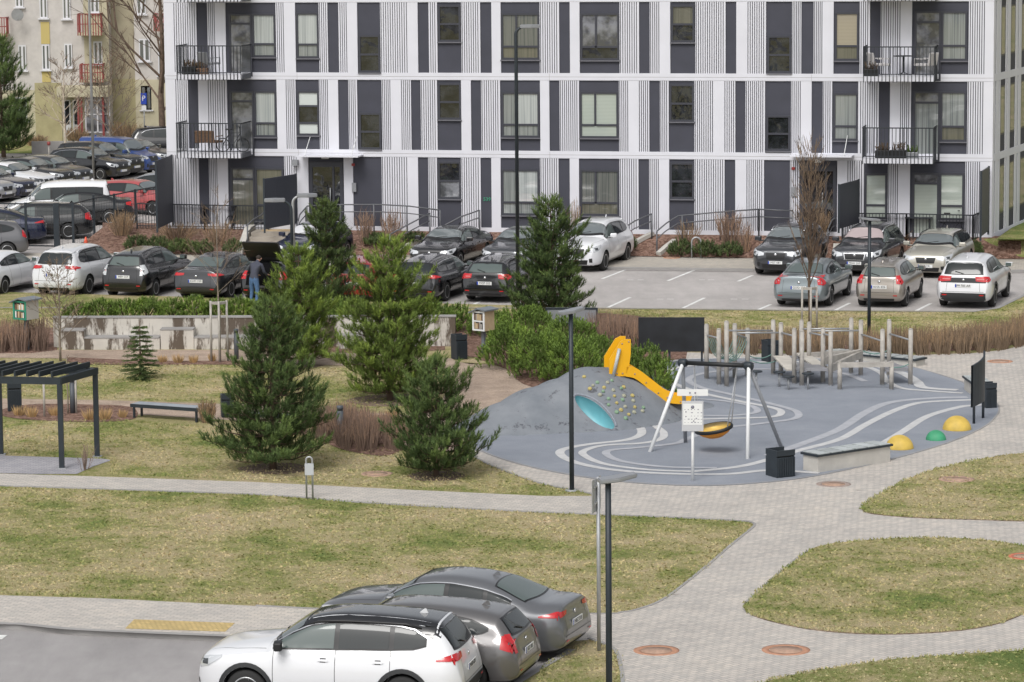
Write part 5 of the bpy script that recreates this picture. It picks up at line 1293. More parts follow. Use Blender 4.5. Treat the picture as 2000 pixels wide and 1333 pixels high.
cars2 = [
 ('rear', 52, 500, R(196), dict(name='parked_car', ty='hatch', paint='grey', label='grey hatchback at the far left edge, above the white saloon')),
 ('rear', 92, 474, H3, dict(name='parked_car', ty='sedan', L=4.9, paint='darkblue', label='dark saloon with red tail light behind the left gate leaf', tl='blade')),
 ('rear', 183, 463, H3, dict(name='parked_car', ty='wagon', paint='black', label='black estate car behind the gate pillar', tl='tall')),
 ('rear', 262, 436, H3, dict(name='parked_car', ty='sedan', paint='black', label='dark car with silver rear window between the white van and the red car', rearglass='glasslight')),
 ('rear', 219, 436, H3, dict(name='parked_van', ty='van', L=4.4, H=1.85, paint='white', label='white passenger van parked behind the gate')),
 ('front', 350, 420, H4, dict(name='parked_car', ty='hatch', paint='rose', label='red hatchback right of the white van')),
 ('front', 420, 402, H4, dict(name='parked_car', ty='sedan', paint='silver', label='silver saloon behind the red hatchback beside the dark screen')),
 ('front', 17, 396, H4, dict(name='parked_car', ty='hatch', paint='silver', label='silver car nose at the left edge of the rear car park')),
 ('front', 57, 391, H4, dict(name='parked_car', ty='sedan', paint='darkblue', label='dark blue saloon in the rear car park, left of the white one')),
 ('front', 97, 380, H4, dict(name='parked_car', ty='sedan', paint='white', label='white saloon in the rear row beneath the conifer', hl='darklamp')),
 ('front', 136, 370, H4, dict(name='parked_car', ty='sedan', paint='black', label='black saloon right of the white one in the rear row')),
 ('front', 168, 366, H4, dict(name='parked_car', ty='hatch', paint='anthracite', label='dark grey hatchback left of the tall grey lamp post')),
 ('front', 242, 352, H4, dict(name='parked_car', ty='hatch', H=1.55, paint='black', label='black hatchback directly behind the tall grey lamp post', chrome=True, sideglass='clear')),
 ('front', 268, 346, H4, dict(name='parked_car', ty='suv', paint='black', label='black SUV between the black hatchback and the blue van')),
 ('front', 303, 341, H4, dict(name='parked_van', ty='van', paint='blue', label='blue van in the rear car park')),
 ('front', 340, 330, H4, dict(name='parked_car', ty='sedan', paint='anthracite', label='dark grey saloon right of the blue van')),
 ('rear', 252, 312, R(8), dict(name='parked_car', ty='suv', L=4.9, H=1.75, paint='black', label='black SUV with chrome window line beside the corner of the white building', chrome=True)),
]
for lst, zg in ((cars, -.1), (cars2, -.06)):
    for end, px, py, hd, k in lst:
        ZG[0] = zg; k = dict(k); k['paint'] = PAINT[k['paint']]
        if 'tint_l' in k: k['tint_l'] = M[k['tint_l']]
        t, s = make_car(**k, group='cars parked in the rear car park' if zg == -.06 else 'cars parked in the upper car park'); place(t, s, px, py, hd, end)
# ---- three foreground cars
ZG[0] = -.1
fg = 'cars parked at the near kerb'
t, s = make_car('parked_car', 'white SUV with black roof parked nearest to the viewer', 'suv', PAINT['white'], L=4.6, H=1.65, W=1.855, roof=PAINT['black'], clad_=True, rails=True, tl='blade', chrome=True, plate='MGB 620', detail=2, group=fg, hl='clearlamp', mirror=M['black'])
place(t, s, 925, 1384, R(180 - 12), 'rear')
t, s = make_car('parked_car', 'grey hatchback between the white SUV and the grey saloon', 'hatch', PAINT['midgrey'], L=4.33, H=1.44, W=1.75, plate='JGS 105', detail=2, group=fg, tl='tall')
place(t, s, 1036, 1340, R(180 - 16), 'rear')
t, s = make_car('parked_car', 'dark grey saloon with chrome window line, farthest of the three near cars', 'sedan', PAINT['steel'], L=4.8, H=1.43, W=1.84, plate='HEZ 318', detail=2, group=fg, tl='blade', chrome=True, rearglass='glasslight')
place(t, s, 1130, 1282, R(180 - 20), 'rear')
# ================================================================== PLAYGROUND AND PARK FURNITURE
def at_(px, py): P = G(px, py); return P, SPM(P)
# ---- lamps
def park_lamp(px, py, ytop, label, face=1, curved=False, headm=None, pole='graphite', r=.055, grp='park lamps', off=0.0):
    P = G(px, py); z = zat(P, ytop); t = thing('street_lamp', label, 'lamp', P, 0, grp)
    b = MB(); b.tube([(0, 0, -.05), (0, 0, z - .05)], r, 10, r2=r * .9); b.build('pole', M[pole], t)
    b = MB(); b.lathe([(.16, 0), (.16, .02), (r, .03)], 12); b.build('base_plate', M['galv'], t)
    b = MB(); hm = headm or 'lamphead'
    b.prism([(-.16 * face + off, -.13), (.14 * face + off, -.17), (.46 * face + off, -.10), (.46 * face + off, .10), (.14 * face + off, .17), (-.16 * face + off, .13)], 0, .07, M[hm])
    for v in b.bm.verts: v.co.z += .10 * ((v.co.x - off) * face) / .55 if (v.co.x - off) * face > 0 else 0
    bmesh.ops.bevel(b.bm, geom=b.bm.edges[:], offset=.015, segments=2, affect='EDGES')
    o = b.build('lamp_head', M[hm], t); o.location = (0, 0, z - .08)
    g = MB(); g.face([(off - .1, -.1, -.004), (off - .01, -.1, -.004), (off - .01, .1, -.004), (off - .1, .1, -.004)]); g.build('diffuser', M['clearlamp'], o)
    return t
M['lamphead'] = mat('lamp_head_grey', (.30, .31, .33), .4, metal=.3)
park_lamp(1117, 959, 607, 'dark lamp post with flat head between the mound and the footpath', off=-.14).rotation_euler[2] = R(30)
park_lamp(1190, 1424, 934, 'dark lamp post with flat head nearest to the viewer, beside the sign pole').rotation_euler[2] = R(12)
park_lamp(1697, 686, 428, 'dark lamp post behind the climbing frame, right of the bare staked tree', off=-.14).rotation_euler[2] = R(200)
def arc_lamp(px, py, ytop, label, side, dx, pole, hl=.55):
    P = G(px, py); s = SPM(P); z = zat(P, ytop); t = thing('street_lamp', label, 'lamp', P, 0, None)
    h = dx / s; pts = [(0, 0, -.05), (0, 0, z - h * .9)] + [(side * h * (1 - math.cos(a)), 0, z - h * .9 + h * .9 * math.sin(a)) for a in [R(18) * k for k in range(1, 6)]]
    b = MB(); b.tube(pts, .05 if z < 6 else .065, 9, r2=.035); b.build('pole', M[pole], t)
    b = MB(); x0 = side * h; b.prism([(x0 - side * .1, -.10), (x0 + side * hl * .5, -.16), (x0 + side * hl, -.09), (x0 + side * hl, .09), (x0 + side * hl * .5, .16), (x0 - side * .1, .10)], z - .03, z + .09, M['lamphead'])
    bmesh.ops.bevel(b.bm, geom=b.bm.edges[:], offset=.02, segments=2, affect='EDGES'); b.build('lamp_head', M['lamphead'], t)
    return t
arc_lamp(1012, 603, 54, 'very tall lamp post in front of the facade, behind the dark pine', 1, 14, 'graphite')
arc_lamp(573, 642, 393, 'lamp post with bent neck, head to the left, above the pines', -1, 18, 'graphite')
arc_lamp(576, 625, 384, 'pale lamp post with bent neck, head to the right, behind the bent dark one', 1, 14, 'galv')
arc_lamp(183, 351, -90, 'tall grey lamp post in the rear car park', 1, 14, 'galv')
# ---- signs
def sign_post(px, py, ytop, label, rz=0):
    P = G(px, py); z = zat(P, ytop); t = thing('road_sign', label, 'sign', P, rz)
    b = MB(); b.tube([(0, 0, -.05), (0, 0, z)], .035, 10); b.build('pole', M['galv'], t)
    b = MB(); b.box((-.3, .03, z - .62), (.3, .045, z - .02), bevel=.004); o = b.build('sign_plate', M['galv'], t)
    for q in (-.15, -.45): c = MB(); c.box((-.2, .0, z + q - .02), (.2, .03, z + q + .02)); c.build('bracket', M['galv'], o)
    return t
sign_post(1170, 1271, 932, 'grey pole with a road sign seen edge-on, beside the near lamp post', R(74))
P = G(283, 285); t = thing('parking_sign', 'blue parking sign with letter P on a grey pole by the old building', 'sign', P, 0)
zt = zat(P, 182); b = MB(); b.tube([(0, 0, 0), (0, 0, zt)], .035, 8); b.build('pole', M['galv'], t)
b = MB(); b.box((-.16, -.06, zt - .62), (.16, -.04, zt), M['plateblue']); b.box((-.13, -.06, zt - .95), (.13, -.04, zt - .68), M['whitemetal']); o = b.build('sign_plate', M['plateblue'], t)
q = text_mesh('letter', 'P', .42, M['whitemetal'], o); q.rotation_euler = (R(90), 0, 0); q.location = (0, -.064, zt - .3)
# information sign of the playground
P = G(1353, 941); s_ = SPM(P); t = thing('info_sign', 'white playground information board with pictogram grid on a single post', 'sign', P, R(-4))
z1, z2, z3, z4 = zat(P, 842), zat(P, 783), zat(P, 773), zat(P, 760)
b = MB(); b.tube([(0, 0, 0), (0, 0, z1 + .3)], .035, 10); b.build('post', M['whitemetal'], t)
M['boardgrey'] = mat('board_grey', (.5, .51, .53), .5); M['ink'] = mat('sign_ink', (.22, .22, .27), .6)
w2 = 21 / s_
b = MB(); b.box((-w2, -.06, z1), (w2, -.04, z2), M['boardgrey'], bevel=.004); o = b.build('board', M['boardgrey'], t)
b = MB(); b.box((-w2 * .88, -.064, z1 + .15), (w2 * .88, -.0605, z2 - .06), M['plate']); o2 = b.build('poster', M['plate'], o)
b = MB(); rnd = random.Random(4)
for i in range(6):
    for j in range(5):
        x = -w2 * .75 + i * w2 * .3; z = z1 + .2 + j * .075
        if rnd.random() < .8: b.box((x, -.067, z), (x + rnd.uniform(.015, .045), -.0645, z + rnd.uniform(.008, .02)))
for x, z in ((-w2 * .62, z2 - .25), (-w2 * .62, z2 - .36), (w2 * .1, z1 + .24), (w2 * .35, z1 + .3)): b.lathe([(.016, 0), (.001, .001)], 10, None, Matrix.Translation((x, -.066, z)) @ Matrix.Rotation(R(90), 4, 'X'))
b.lathe([(.04, 0), (.018, .0005)], 14, None, Matrix.Translation((0, -.066, z2 - .14)) @ Matrix.Rotation(R(90), 4, 'X')); b.build('pictograms', M['ink'], o)
b = MB(); w3 = 30 / s_; b.prism([(-w3, .02), (-w3, -.0), (w3, -.0), (w3, .02)], z3 - .0, z4, M['whitemetal']); o = b.build('top_sign', M['whitemetal'], t); o.location = (0, -.05, 0)
b = MB()
for x in (-.06, .06): b.lathe([(.022, 0), (.001, .001)], 10, None, Matrix.Translation((x, -.054, (z3 + z4) / 2)) @ Matrix.Rotation(R(90), 4, 'X'))
b.build('bolts', M['ink'], o)
# blackboard
def board(pxl, pxr, yb, yt, ybot, legs, label, m, name='chalkboard', tiltz=0, thick=.05, frame=None):
    A = G(pxl, yb); B_ = G(pxr, yb); d = B_ - A; a = math.atan2(d.y, d.x); L = d.length
    t = thing(name, label, 'board', A, a); z1 = zat(A, ybot); z2 = zat(A, yt)
    b = MB(); b.box((0, -thick, z1), (L, 0, z2), bevel=.006); b.build('panel', M[m], t)
    if frame:
        b = MB()
        for q in ((0, -thick - .012, z1, L, z1 + .06), (0, -thick - .012, z2 - .06, L, z2), (0, -thick - .012, z1 + .06, .06, z2 - .06), (L - .06, -thick - .012, z1 + .06, L, z2 - .06), (L * .48, -thick - .012, z1 + .06, L * .5, z2 - .06)): b.box((q[0], q[1], q[2]), (q[3], -thick - .002, q[4]))
        b.build('frame', M[frame], t)
    for f in legs:
        b = MB(); b.bar((L * f, .03, 0), (L * f, .03, z2 - .1), .06, .06); b.build('leg', M['graphite'], t)
    return t
board(1247, 1376, 716, 620, 687, (.03, .47, .96), 'large black chalkboard on thin legs behind the yellow slide', 'blackboard')
board(1066, 1168, 665, 601, 634, (.05, .95), 'low grey framed panel above the junipers, left of the black chalkboard', 'boardpanel' if 'boardpanel' in M else 'greymetal', name='notice_board', frame='graphite')
# curved dark panel at the right end of the playground
A = G(1902, 829); B_ = G(1920, 818); t = thing('curved_panel', 'tall curved dark panel on two legs at the right edge of the playground', 'panel', A)
zb_, zt_ = zat(A, 795), zat(A, 702); v = B_ - A; v.z = 0; nrm = Vector((-v.y, v.x, 0)).normalized(); b = MB(); lo = []; hi = []
for k in range(9):
    f = k / 8; p = v * (-.15 + 1.3 * f) - nrm * .12 * math.sin(math.pi * f) ; lo.append(p + Vector((0, 0, zb_ + .06 * math.sin(math.pi * f)))); hi.append(p + Vector((0, 0, zt_ - .15 + .22 * f)))
for k in range(8):
    b.face([lo[k], lo[k+1], hi[k+1], hi[k]]); b.face([q + nrm * .05 for q in (lo[k], lo[k+1], hi[k+1], hi[k])]); b.face([hi[k], hi[k+1], hi[k+1] + nrm * .05, hi[k] + nrm * .05]); b.face([lo[k], lo[k+1], lo[k+1] + nrm * .05, lo[k] + nrm * .05])
b.build('panel', M['graphite'], t, smooth=True)
for f in (0, 1): b = MB(); b.tube([v * f, v * f + Vector((0, 0, zb_ + .3))], .035, 8); b.build('leg', M['graphite'], t)
# ---- litter bins
def bin_(px, py, ytop, wp, rz, label):
    P = G(px, py); s = SPM(P); w_ = wp / s / 1.25; h = zat(P, ytop) ; t = thing('litter_bin', label, 'bin', P, rz, 'slatted litter bins')
    b = MB(); b.box((-w_ / 2, -w_ / 2, .02), (w_ / 2, w_ / 2, h * .74), bevel=.006)
    for i in range(8):
        x = -w_ / 2 + w_ * (i + .5) / 8
        b.box((x - w_ * .04, -w_ / 2 - .018, .04), (x + w_ * .04, -w_ / 2 - .001, h * .73))
    b.build('body', M['graphite'], t)
    b = MB(); b.box((-w_ / 2, -w_ / 2, h * .8), (w_ / 2, -w_ / 2 + .03, h)); b.box((-w_ / 2, w_ / 2 - .03, h * .8), (w_ / 2, w_ / 2, h)); b.box((-w_ / 2, -w_ / 2 + .03, h * .8), (-w_ / 2 + .03, w_ / 2 - .03, h)); 
    for sx in (-1, 1): b.box((sx * w_ / 2 - (.03 if sx > 0 else 0), -w_ / 2 + .03, h * .73), (sx * w_ / 2 + (.03 if sx < 0 else 0), w_ / 2 - .03, h * .8))
    b.build('hood', M['graphite'], t)
    b = MB(); b.box((-w_ * .38, -w_ * .38, h * .74), (w_ * .38, w_ * .38, h * .78)); b.build('liner', M['black'], t)
bin_(1524, 931, 877, 52, R(28), 'dark slatted litter bin at the front edge of the playground, left of the concrete bench')
bin_(1505, 707, 664, 33, R(25), 'dark litter bin behind the climbing frame posts')
bin_(1932, 797, 747, 28, R(15), 'dark litter bin behind the tall curved panel')
bin_(897, 702, 653, 30, R(28), 'dark litter bin beside the junipers at the gravel walk')
bin_(29, 803, 745, 34, R(10), 'dark litter bin seen through the pergola at the left edge')
bin_(444, 815, 770, 30, R(10), 'dark litter bin beside the round brown shrub, behind the big left pine')
# ---- concrete benches
def conc_bench(p, q, yt, label, dep=.5, top='benchtop'):
    A = G(*p); B_ = G(*q); d = B_ - A; a = math.atan2(d.y, d.x); L = d.length; t = thing('concrete_bench', label, 'bench', A, a, 'concrete benches'); h = zat(A, yt)
    b = MB(); b.box((0, 0, -.02), (L, dep, h - .07), bevel=.01); b.build('base', M['concrete'], t)
    b = MB(); b.box((-.04, -.05, h - .07), (L + .04, dep + .05, h - .02)); b.build('frame', M['graphite'], t)
    b = MB(); n_ = max(2, int(L / .36))
    for i in range(n_): b.box((L * i / n_ + .03, -.03, h - .02), (L * (i + 1) / n_ - .03, dep + .03, h - .004))
    b.build('seat', M['benchseat'], t)
M['benchseat'] = mat('bench_seat_board', (.42, .45, .45), .4, var=.25, scale=2)
conc_bench((1597, 925), (1739, 903), 887, 'long concrete bench with dark rimmed seat at the front edge of the playground')
conc_bench((1612, 700), (1789, 717), 684, 'long concrete bench behind the climbing frame', .5)
conc_bench((1883, 762), (1900, 775), 733, 'short concrete bench partly behind the curved panel', .45)
# ---- metal benches
def metal_bench(p, q, yt, label):
    A = G(*p); B_ = G(*q); d = B_ - A; a = math.atan2(d.y, d.x); L = d.length; t = thing('park_bench', label, 'bench', A, a, 'backless metal benches'); h = zat(A, yt)
    b = MB(); b.box((-.03, -.0, h - .035), (L + .03, .42, h - .0)); b.build('seat', M['benchseat2'], t)
    b = MB(); b.box((-.04, -.02, h - .09), (L + .04, .0, h - .0)); b.box((-.04, .42, h - .09), (L + .04, .44, h - .0)); b.build('rim', M['graphite'], t)
    for x in (.05, L - .05):
        for y in (.03, .40): b = MB(); b.bar((x, y, 0), (x, y, h - .04), .05, .05); b.build('leg', M['graphite'], t)
M['benchseat2'] = mat('grey_bench_seat', (.30, .33, .36), .45, var=.15, scale=3)
metal_bench((258, 817), (386, 826), 789, 'dark backless bench by the gravel walk, left of the round brown shrub')
metal_bench((478, 832), (592, 838), 807, 'dark backless bench mostly hidden behind the big left pine')
# ---- bollard lights
def bollard(px, py, yt, w_, label):
    P = G(px, py); h = zat(P, yt); r = w_ / SPM(P) / 2; t = thing('bollard_light', label, 'bollard', P, 0, 'round bollard lights')
    b = MB(); b.tube([(0, 0, -.02), (0, 0, h - .12)], r, 14); b.build('shaft', M['bollard'], t); b = MB(); b.lathe([(r * .9, h - .12), (r * .9, h - .1)], 14); b.lathe([(r, h - .1), (r, h), (.001, h + .004)], 16); b.build('cap', M['bollard'], t)
M['bollard'] = mat('bollard_grey', (.085, .095, .11), .5)
bollard(665, 868, 793, 12.5, 'round grey bollard among the purple brown shrubs'); bollard(462, 702, 643, 9, 'round grey bollard in front of the concrete seating wall'); bollard(142, 808, 739, 10, 'round grey bollard seen through the pergola')
# ---- pergola
PF = G(121, 916); PB = G(190, 893); PLB = G(2, 889); lv = PLB - PB; lv.z = 0; dv = PB - PF; dv.z = 0
zf = (zat(PF, 741) + zat(PB, 714)) / 2
t = thing('pergola', 'dark steel pergola with slanting rafters at the left edge', 'pergola', PF)
for k, p in enumerate((Vector(), dv, lv, lv + dv)):
    b = MB(); b.bar((p.x, p.y, -.02), (p.x, p.y, zf - .16), .12, .12, M['graphite']); b.build('post', M['graphite'], t)
    b = MB(); b.box((p.x - .11, p.y - .11, 0), (p.x + .11, p.y + .11, .03)); b.build('foot', M['galv'], t)
for p, q in ((Vector(), lv * 1.0), (dv, dv + lv), (Vector(), dv), (lv, lv + dv)):
    e = (q - p).normalized() * .06; b = MB(); b.bar(p - e + Vector((0, 0, zf - .09)), q + e + Vector((0, 0, zf - .09)), .12, .16 if p.length < .1 and q is not dv else .158, M['graphite']); b.build('beam', M['graphite'], t)
nr = 8
for i in range(nr):
    p = lv * ((i + .55) / nr); b = MB(); b.bar(p - dv * .03 + Vector((0, 0, zf + .075)), p + dv * 1.03 + Vector((0, 0, zf + .065)), .05, .13, M['graphite']); b.build('rafter', M['graphite'], t)
# ---- seating wall of stained concrete
A = G(105, 679); B_ = G(505, 678); d = B_ - A; a = math.atan2(d.y, d.x)
hw_ = zat(A, 622); t = thing('seating_wall', 'stained concrete retaining wall with seat ledges below the low conifers', 'wall', A, a)
L = (G(885, 684) - A).length; s_ = SPM(A); p2m = lambda v_: v_ / s_
b = MB(); b.box((0, 0, -.05), (L, .25, hw_), bevel=.01); b.build('wall', M['concrete_stained'], t)
b = MB(); b.box((-.02, -.02, hw_), (L + .02, .27, hw_ + .04)); b.build('coping', M['kerb'], t)
for x0, x1, h, dp in ((22, 66, .60, .5), (67, 214, .38, .55), (215, 280, .62, .5), (281, 395, .38, .55), (560, 640, .42, .5)):
    b = MB(); b.box((p2m(x0), -dp, -.05), (p2m(x1) - .004, -.003, h - (.04)), bevel=.01); o = b.build('seat_block', M['concrete_stained'], t)
    c = MB(); c.box((p2m(x0) - .01, -dp - .01, h - .04), (p2m(x1) - .014, -.003, h)); c.build('seat_slab', M['kerb'], o)
# ---- little book box / insect hotel
def house_box(px, py, yt, yb, wp, label, front, side, name, rz):
    P = G(px, py); s = SPM(P); t = thing(name, label, 'box', P, rz); z1 = zat(P, yb); z2 = zat(P, yt); w_ = wp / s * .72
    b = MB(); b.bar((0, 0, -.02), (0, 0, z1), .1, .1); b.build('post', M['greypost'], t)
    b = MB(); b.box((-w_ / 2, -w_ / 2, z1), (w_ / 2, w_ / 2, z2 - .1), M[side]); b.build('case', M[side], t)
    b = MB(); h = z2 - z1 - .1
    b.box((-w_ / 2, -w_ / 2 - .02, z1), (w_ / 2, -w_ / 2 - .003, z1 + .05)); b.box((-w_ / 2, -w_ / 2 - .02, z1 + h - .05), (w_ / 2, -w_ / 2 - .003, z1 + h)); b.box((-w_ / 2, -w_ / 2 - .02, z1 + .05), (-w_ / 2 + .06, -w_ / 2 - .003, z1 + h - .05)); b.box((w_ / 2 - .06, -w_ / 2 - .02, z1 + .05), (w_ / 2, -w_ / 2 - .003, z1 + h - .05)); b.box((-w_ / 2 + .06, -w_ / 2 - .018, z1 + h * .45), (w_ / 2 - .06, -w_ / 2 - .003, z1 + h * .52))
    b.build('door_frame', M[front], t)
    b = MB(); b.box((-w_ / 2 + .05, -w_ / 2 - .002, z1 + .05), (w_ / 2 - .05, -w_ / 2 + .0, z1 + h - .05)); b.build('opening', M['black'], t)
    rnd = random.Random(px)
    for row in (z1 + .06, z1 + h * .53):
        x = -w_ / 2 + .08
        while x < w_ / 2 - .1:
            ww = rnd.uniform(.03, .06); b = MB(); b.box((x, -w_ / 2 - .012, row), (x + ww, -w_ / 2 - .0025, row + h * rnd.uniform(.25, .36))); b.build('book' if name == 'book_box' else 'reed_bundle', M[rnd.choice(['woodlight', 'woodlight', 'wicker', 'plate'] if name == 'book_box' else ['woodlight', 'wicker', 'wood'])], t); x += ww + .012
    b = MB(); rw = w_ / 2 + .09; b.prism([(-rw, z2 - .14), (0, z2), (rw, z2 - .05), (rw, z2 - .09), (0, z2 - .04), (-rw, z2 - .18)], -rw, rw)
    bmesh.ops.transform(b.bm, matrix=Matrix(((1, 0, 0, 0), (0, 0, 1, 0), (0, 1, 0, 0), (0, 0, 0, 1))), verts=b.bm.verts[:]); b.build('roof', M['slate'], t)
M['greypost'] = mat('grey_post', (.16, .18, .21), .5); M['slate'] = mat('grey_roof_sheet', (.18, .20, .22), .5); M['greenpaint'] = mat('green_paint', (.03, .26, .17), .5); M['creampaint'] = mat('cream_paint', (.52, .5, .45), .6)
house_box(53, 684, 580, 623, 48, 'little green and white book exchange box on a grey post at the left edge', 'greenpaint', 'creampaint', 'book_box', R(-35))
house_box(945, 692, 600, 645, 42, 'pale wooden insect hotel with slanting grey roof on a post above the junipers', 'plate', 'woodlight', 'insect_hotel', R(-38))
# ---- manhole covers
def manhole(px, py, wp, m, label, z=.012, oval=1):
    P = G(px, py); r = wp / SPM(P) / 2; t = thing('manhole_cover', label, 'manhole', (P.x, P.y, 0))
    b = MB(); b.lathe([(r, z - .02), (r, z + .004), (r * .70, z + .006), (r * .70, z - .02)], 32); b.build('collar', M[m], t)
    b = MB(); b.lathe([(r * .685, z - .02), (r * .685, z + .004), (.001, z + .006)], 32); b.build('lid', M['cover'], t)
M['cover'] = mat('manhole_lid', (.42, .275, .20), .7, var=.2, scale=12); M['terracotta'] = mat('terracotta_collar', (.46, .24, .15), .8, var=.2, scale=6); M['terr2'] = mat('grey_red_collar', (.34, .27, .235), .8, var=.2, scale=6); M['redcover'] = mat('orange_red_cover', (.55, .17, .10), .8, var=.15)
manhole(1282, 1272, 90, 'terracotta', 'terracotta rimmed manhole cover in the paving, left one of the near pair'); manhole(1535, 1271, 95, 'terracotta', 'terracotta rimmed manhole cover in the paving, right one of the near pair')
manhole(1628, 947, 68, 'terr2', 'dull grey red manhole cover below the concrete bench'); manhole(1953, 707, 50, 'terracotta', 'small orange manhole cover at the right edge near the brown hedge')
manhole(2002, 1090, 66, 'redcover', 'bright orange red manhole cover at the right edge of the oval lawn', .035); manhole(1868, 939, 70, 'cover', 'grey stone manhole cover in the upper right lawn', .035); manhole(736, 926, 62, 'cover', 'grey manhole cover in the lawn between the two front pines', .006)
manhole(1312, 504, 34, 'terracotta', 'small reddish manhole cover by the middle ramp of the white building', .012)
# ---- domes
for px, py, wp, m, lb in ((1757, 877, 55, 'domey', 'yellow rubber dome next to the long concrete bench'), (1828, 860, 40, 'domeg', 'small green rubber dome between the two yellow ones'), (1869, 840, 56, 'domey', 'yellow rubber dome farthest right on the playground')):
    if m not in M: M[m] = mat(m, (.60, .42, .085) if m == 'domey' else (.05, .30, .15), .6, var=.2, scale=3)
    P = G(px, py); r = wp / SPM(P) / 2; b = MB(); b.lathe([(r * math.cos(R(a)), r * math.sin(R(a)) * 1.0) for a in range(0, 90, 6)] + [(.001, r)], 36)
    o = b.build('rubber_dome', M[m], smooth=True, loc=P); tag(o, lb, 'dome', 'rubber play domes')
# ---- play mound
mc = [(905, 858, .05), (950, 852, .32), (1000, 846, .66), (1050, 841, .95), (1100, 837, 1.13), (1150, 832, 1.36), (1195, 826, 1.28), (1240, 818, .88), (1270, 813, .45), (1295, 809, .16), (1330, 806, .14), (1365, 804, .0)]
cl = [(G(x, y - 12), h) for x, y, h in mc]
def mound_h(X, Y):
    best = 0; p = Vector((X, Y))
    for (a, ha), (c, hc) in zip(cl[:-1], cl[1:]):
        a2, c2 = Vector((a.x, a.y)), Vector((c.x, c.y)); f = max(0, min(1, (p - a2).dot(c2 - a2) / (c2 - a2).length_squared)); q = a2.lerp(c2, f); h = ha + (hc - ha) * f
        dd = (p - q).length; D = .55 + 1.25 * h ** .6
        if dd < D:
            k = math.cos(dd / D * math.pi / 2); v = h * (k ** 1.25)
            best = max(best, v)
    return best
b = MB(); x0_, x1_ = cl[0][0].x - .6, cl[-1][0].x + .5; y0_, y1_ = min(c[0].y for c in cl) - 2.6, max(c[0].y for c in cl) + 2.6; nx, ny = 110, 70; grid = []
for i in range(nx + 1):
    row = []
    for j in range(ny + 1): X_ = x0_ + (x1_ - x0_) * i / nx; Y_ = y0_ + (y1_ - y0_) * j / ny; row.append(b.bm.verts.new((X_, Y_, (mound_h(X_, Y_) or -.12))))
    grid.append(row)
sm = [v for r_ in grid for v in r_]
for _ in range(5): bmesh.ops.smooth_vert(b.bm, verts=sm, factor=.5, use_axis_z=True)
base = []
for i in range(nx):
    for j in range(ny):
        q = (grid[i][j], grid[i+1][j], grid[i+1][j+1], grid[i][j+1])
        b.bm.faces.new(q).smooth = True
edge = [e for e in b.bm.edges if e.is_boundary]; ex = bmesh.ops.extrude_edge_only(b.bm, edges=edge)
for v in ex['geom']:
    if isinstance(v, bmesh.types.BMVert): v.co.z = -.3
bmesh.ops.holes_fill(b.bm, edges=[e for e in b.bm.edges if e.is_boundary])
bmesh.ops.recalc_face_normals(b.bm, faces=b.bm.faces[:]); MBV = BVHTree.FromBMesh(b.bm)
def on_mound(px, py):
    h = MBV.ray_cast(CAM, ray(px, py)); return (h[0], h[1]) if h[0] else (G(px, py), Vector((0, 0, 1)))
for v in b.bm.verts: v.co.z += .012 if v.co.z > -.2 else 0
MO = thing('play_mound', 'grey rubber play mound with turquoise tunnel mouth and climbing holds', 'mound', (0, 0, 0))
mo = b.build('mound', M['moundrubber'], MO, fix=False)
M['tunnel'] = mat('turquoise_tunnel', (.17, .43, .48), .45, var=.1)
pa, na = on_mound(1127, 776); pb, nb = on_mound(1196, 836); pm, nm_ = on_mound(1165, 805)
ld = (pb - pa).normalized(); ac = nm_.cross(ld).normalized(); nn_ = ld.cross(ac)
if nn_.dot(nm_) < 0: nn_ = -nn_
c = MB(); bmesh.ops.create_uvsphere(c.bm, u_segments=32, v_segments=20, radius=1)
c.mi(M['tunnel'])
mt = Matrix((ld * (pb - pa).length * .53, ac * .24, nn_ * .42)).transposed().to_4x4(); mt.translation = (pa + pb) / 2 + nn_ * .02
bmesh.ops.transform(c.bm, matrix=mt, verts=c.bm.verts[:])
for f in c.bm.faces: f.smooth = True
co = c.build('cut', M['tunnel']); md = mo.modifiers.new('b', 'BOOLEAN'); md.object = co; md.solver = 'EXACT'; md.material_mode = 'TRANSFER'
nm2 = bpy.data.meshes.new_from_object(mo.evaluated_get(bpy.context.evaluated_depsgraph_get())); mo.modifiers.clear(); mo.data = nm2; bpy.data.objects.remove(co)
# separate the tunnel lining as a part
bm_ = bmesh.new(); bm_.from_mesh(nm2); ti = [i for i, m_ in enumerate(nm2.materials) if m_ and m_.name.startswith('turquoise')]; ti = ti[0] if ti else 99
lin = bm_.copy(); bmesh.ops.delete(bm_, geom=[f for f in bm_.faces if f.material_index == ti], context='FACES'); bmesh.ops.delete(lin, geom=[f for f in lin.faces if f.material_index != ti], context='FACES')
bm_.to_mesh(nm2); lm = bpy.data.meshes.new('tunnel_lining'); lin.to_mesh(lm); lm.materials.clear(); lm.materials.append(M['tunnel']); [setattr(p_, 'material_index', 0) for p_ in lm.polygons]; link(bpy.data.objects.new('tunnel_lining', lm), MO)
b = MB(); ring = []
for k in range(15):
    a_ = -.35 + 1.0 * k / 14 * math.pi; q = (pa + pb) / 2 + ld * math.cos(math.pi - a_) * (pb - pa).length * .56 + ac * math.sin(a_) * (.31 if (ac.z > 0) else -.31)
    h = MBV.find_nearest(q); ring.append(h[0] + h[1] * .015)
b.tube(ring, .03, 6); b.build('tunnel_rim', M['playrubber'], MO)
hc = [mat('hold_yellow', (.46, .38, .14), .7), mat('hold_green', (.22, .34, .22), .7), mat('hold_cream', (.36, .36, .27), .7)]
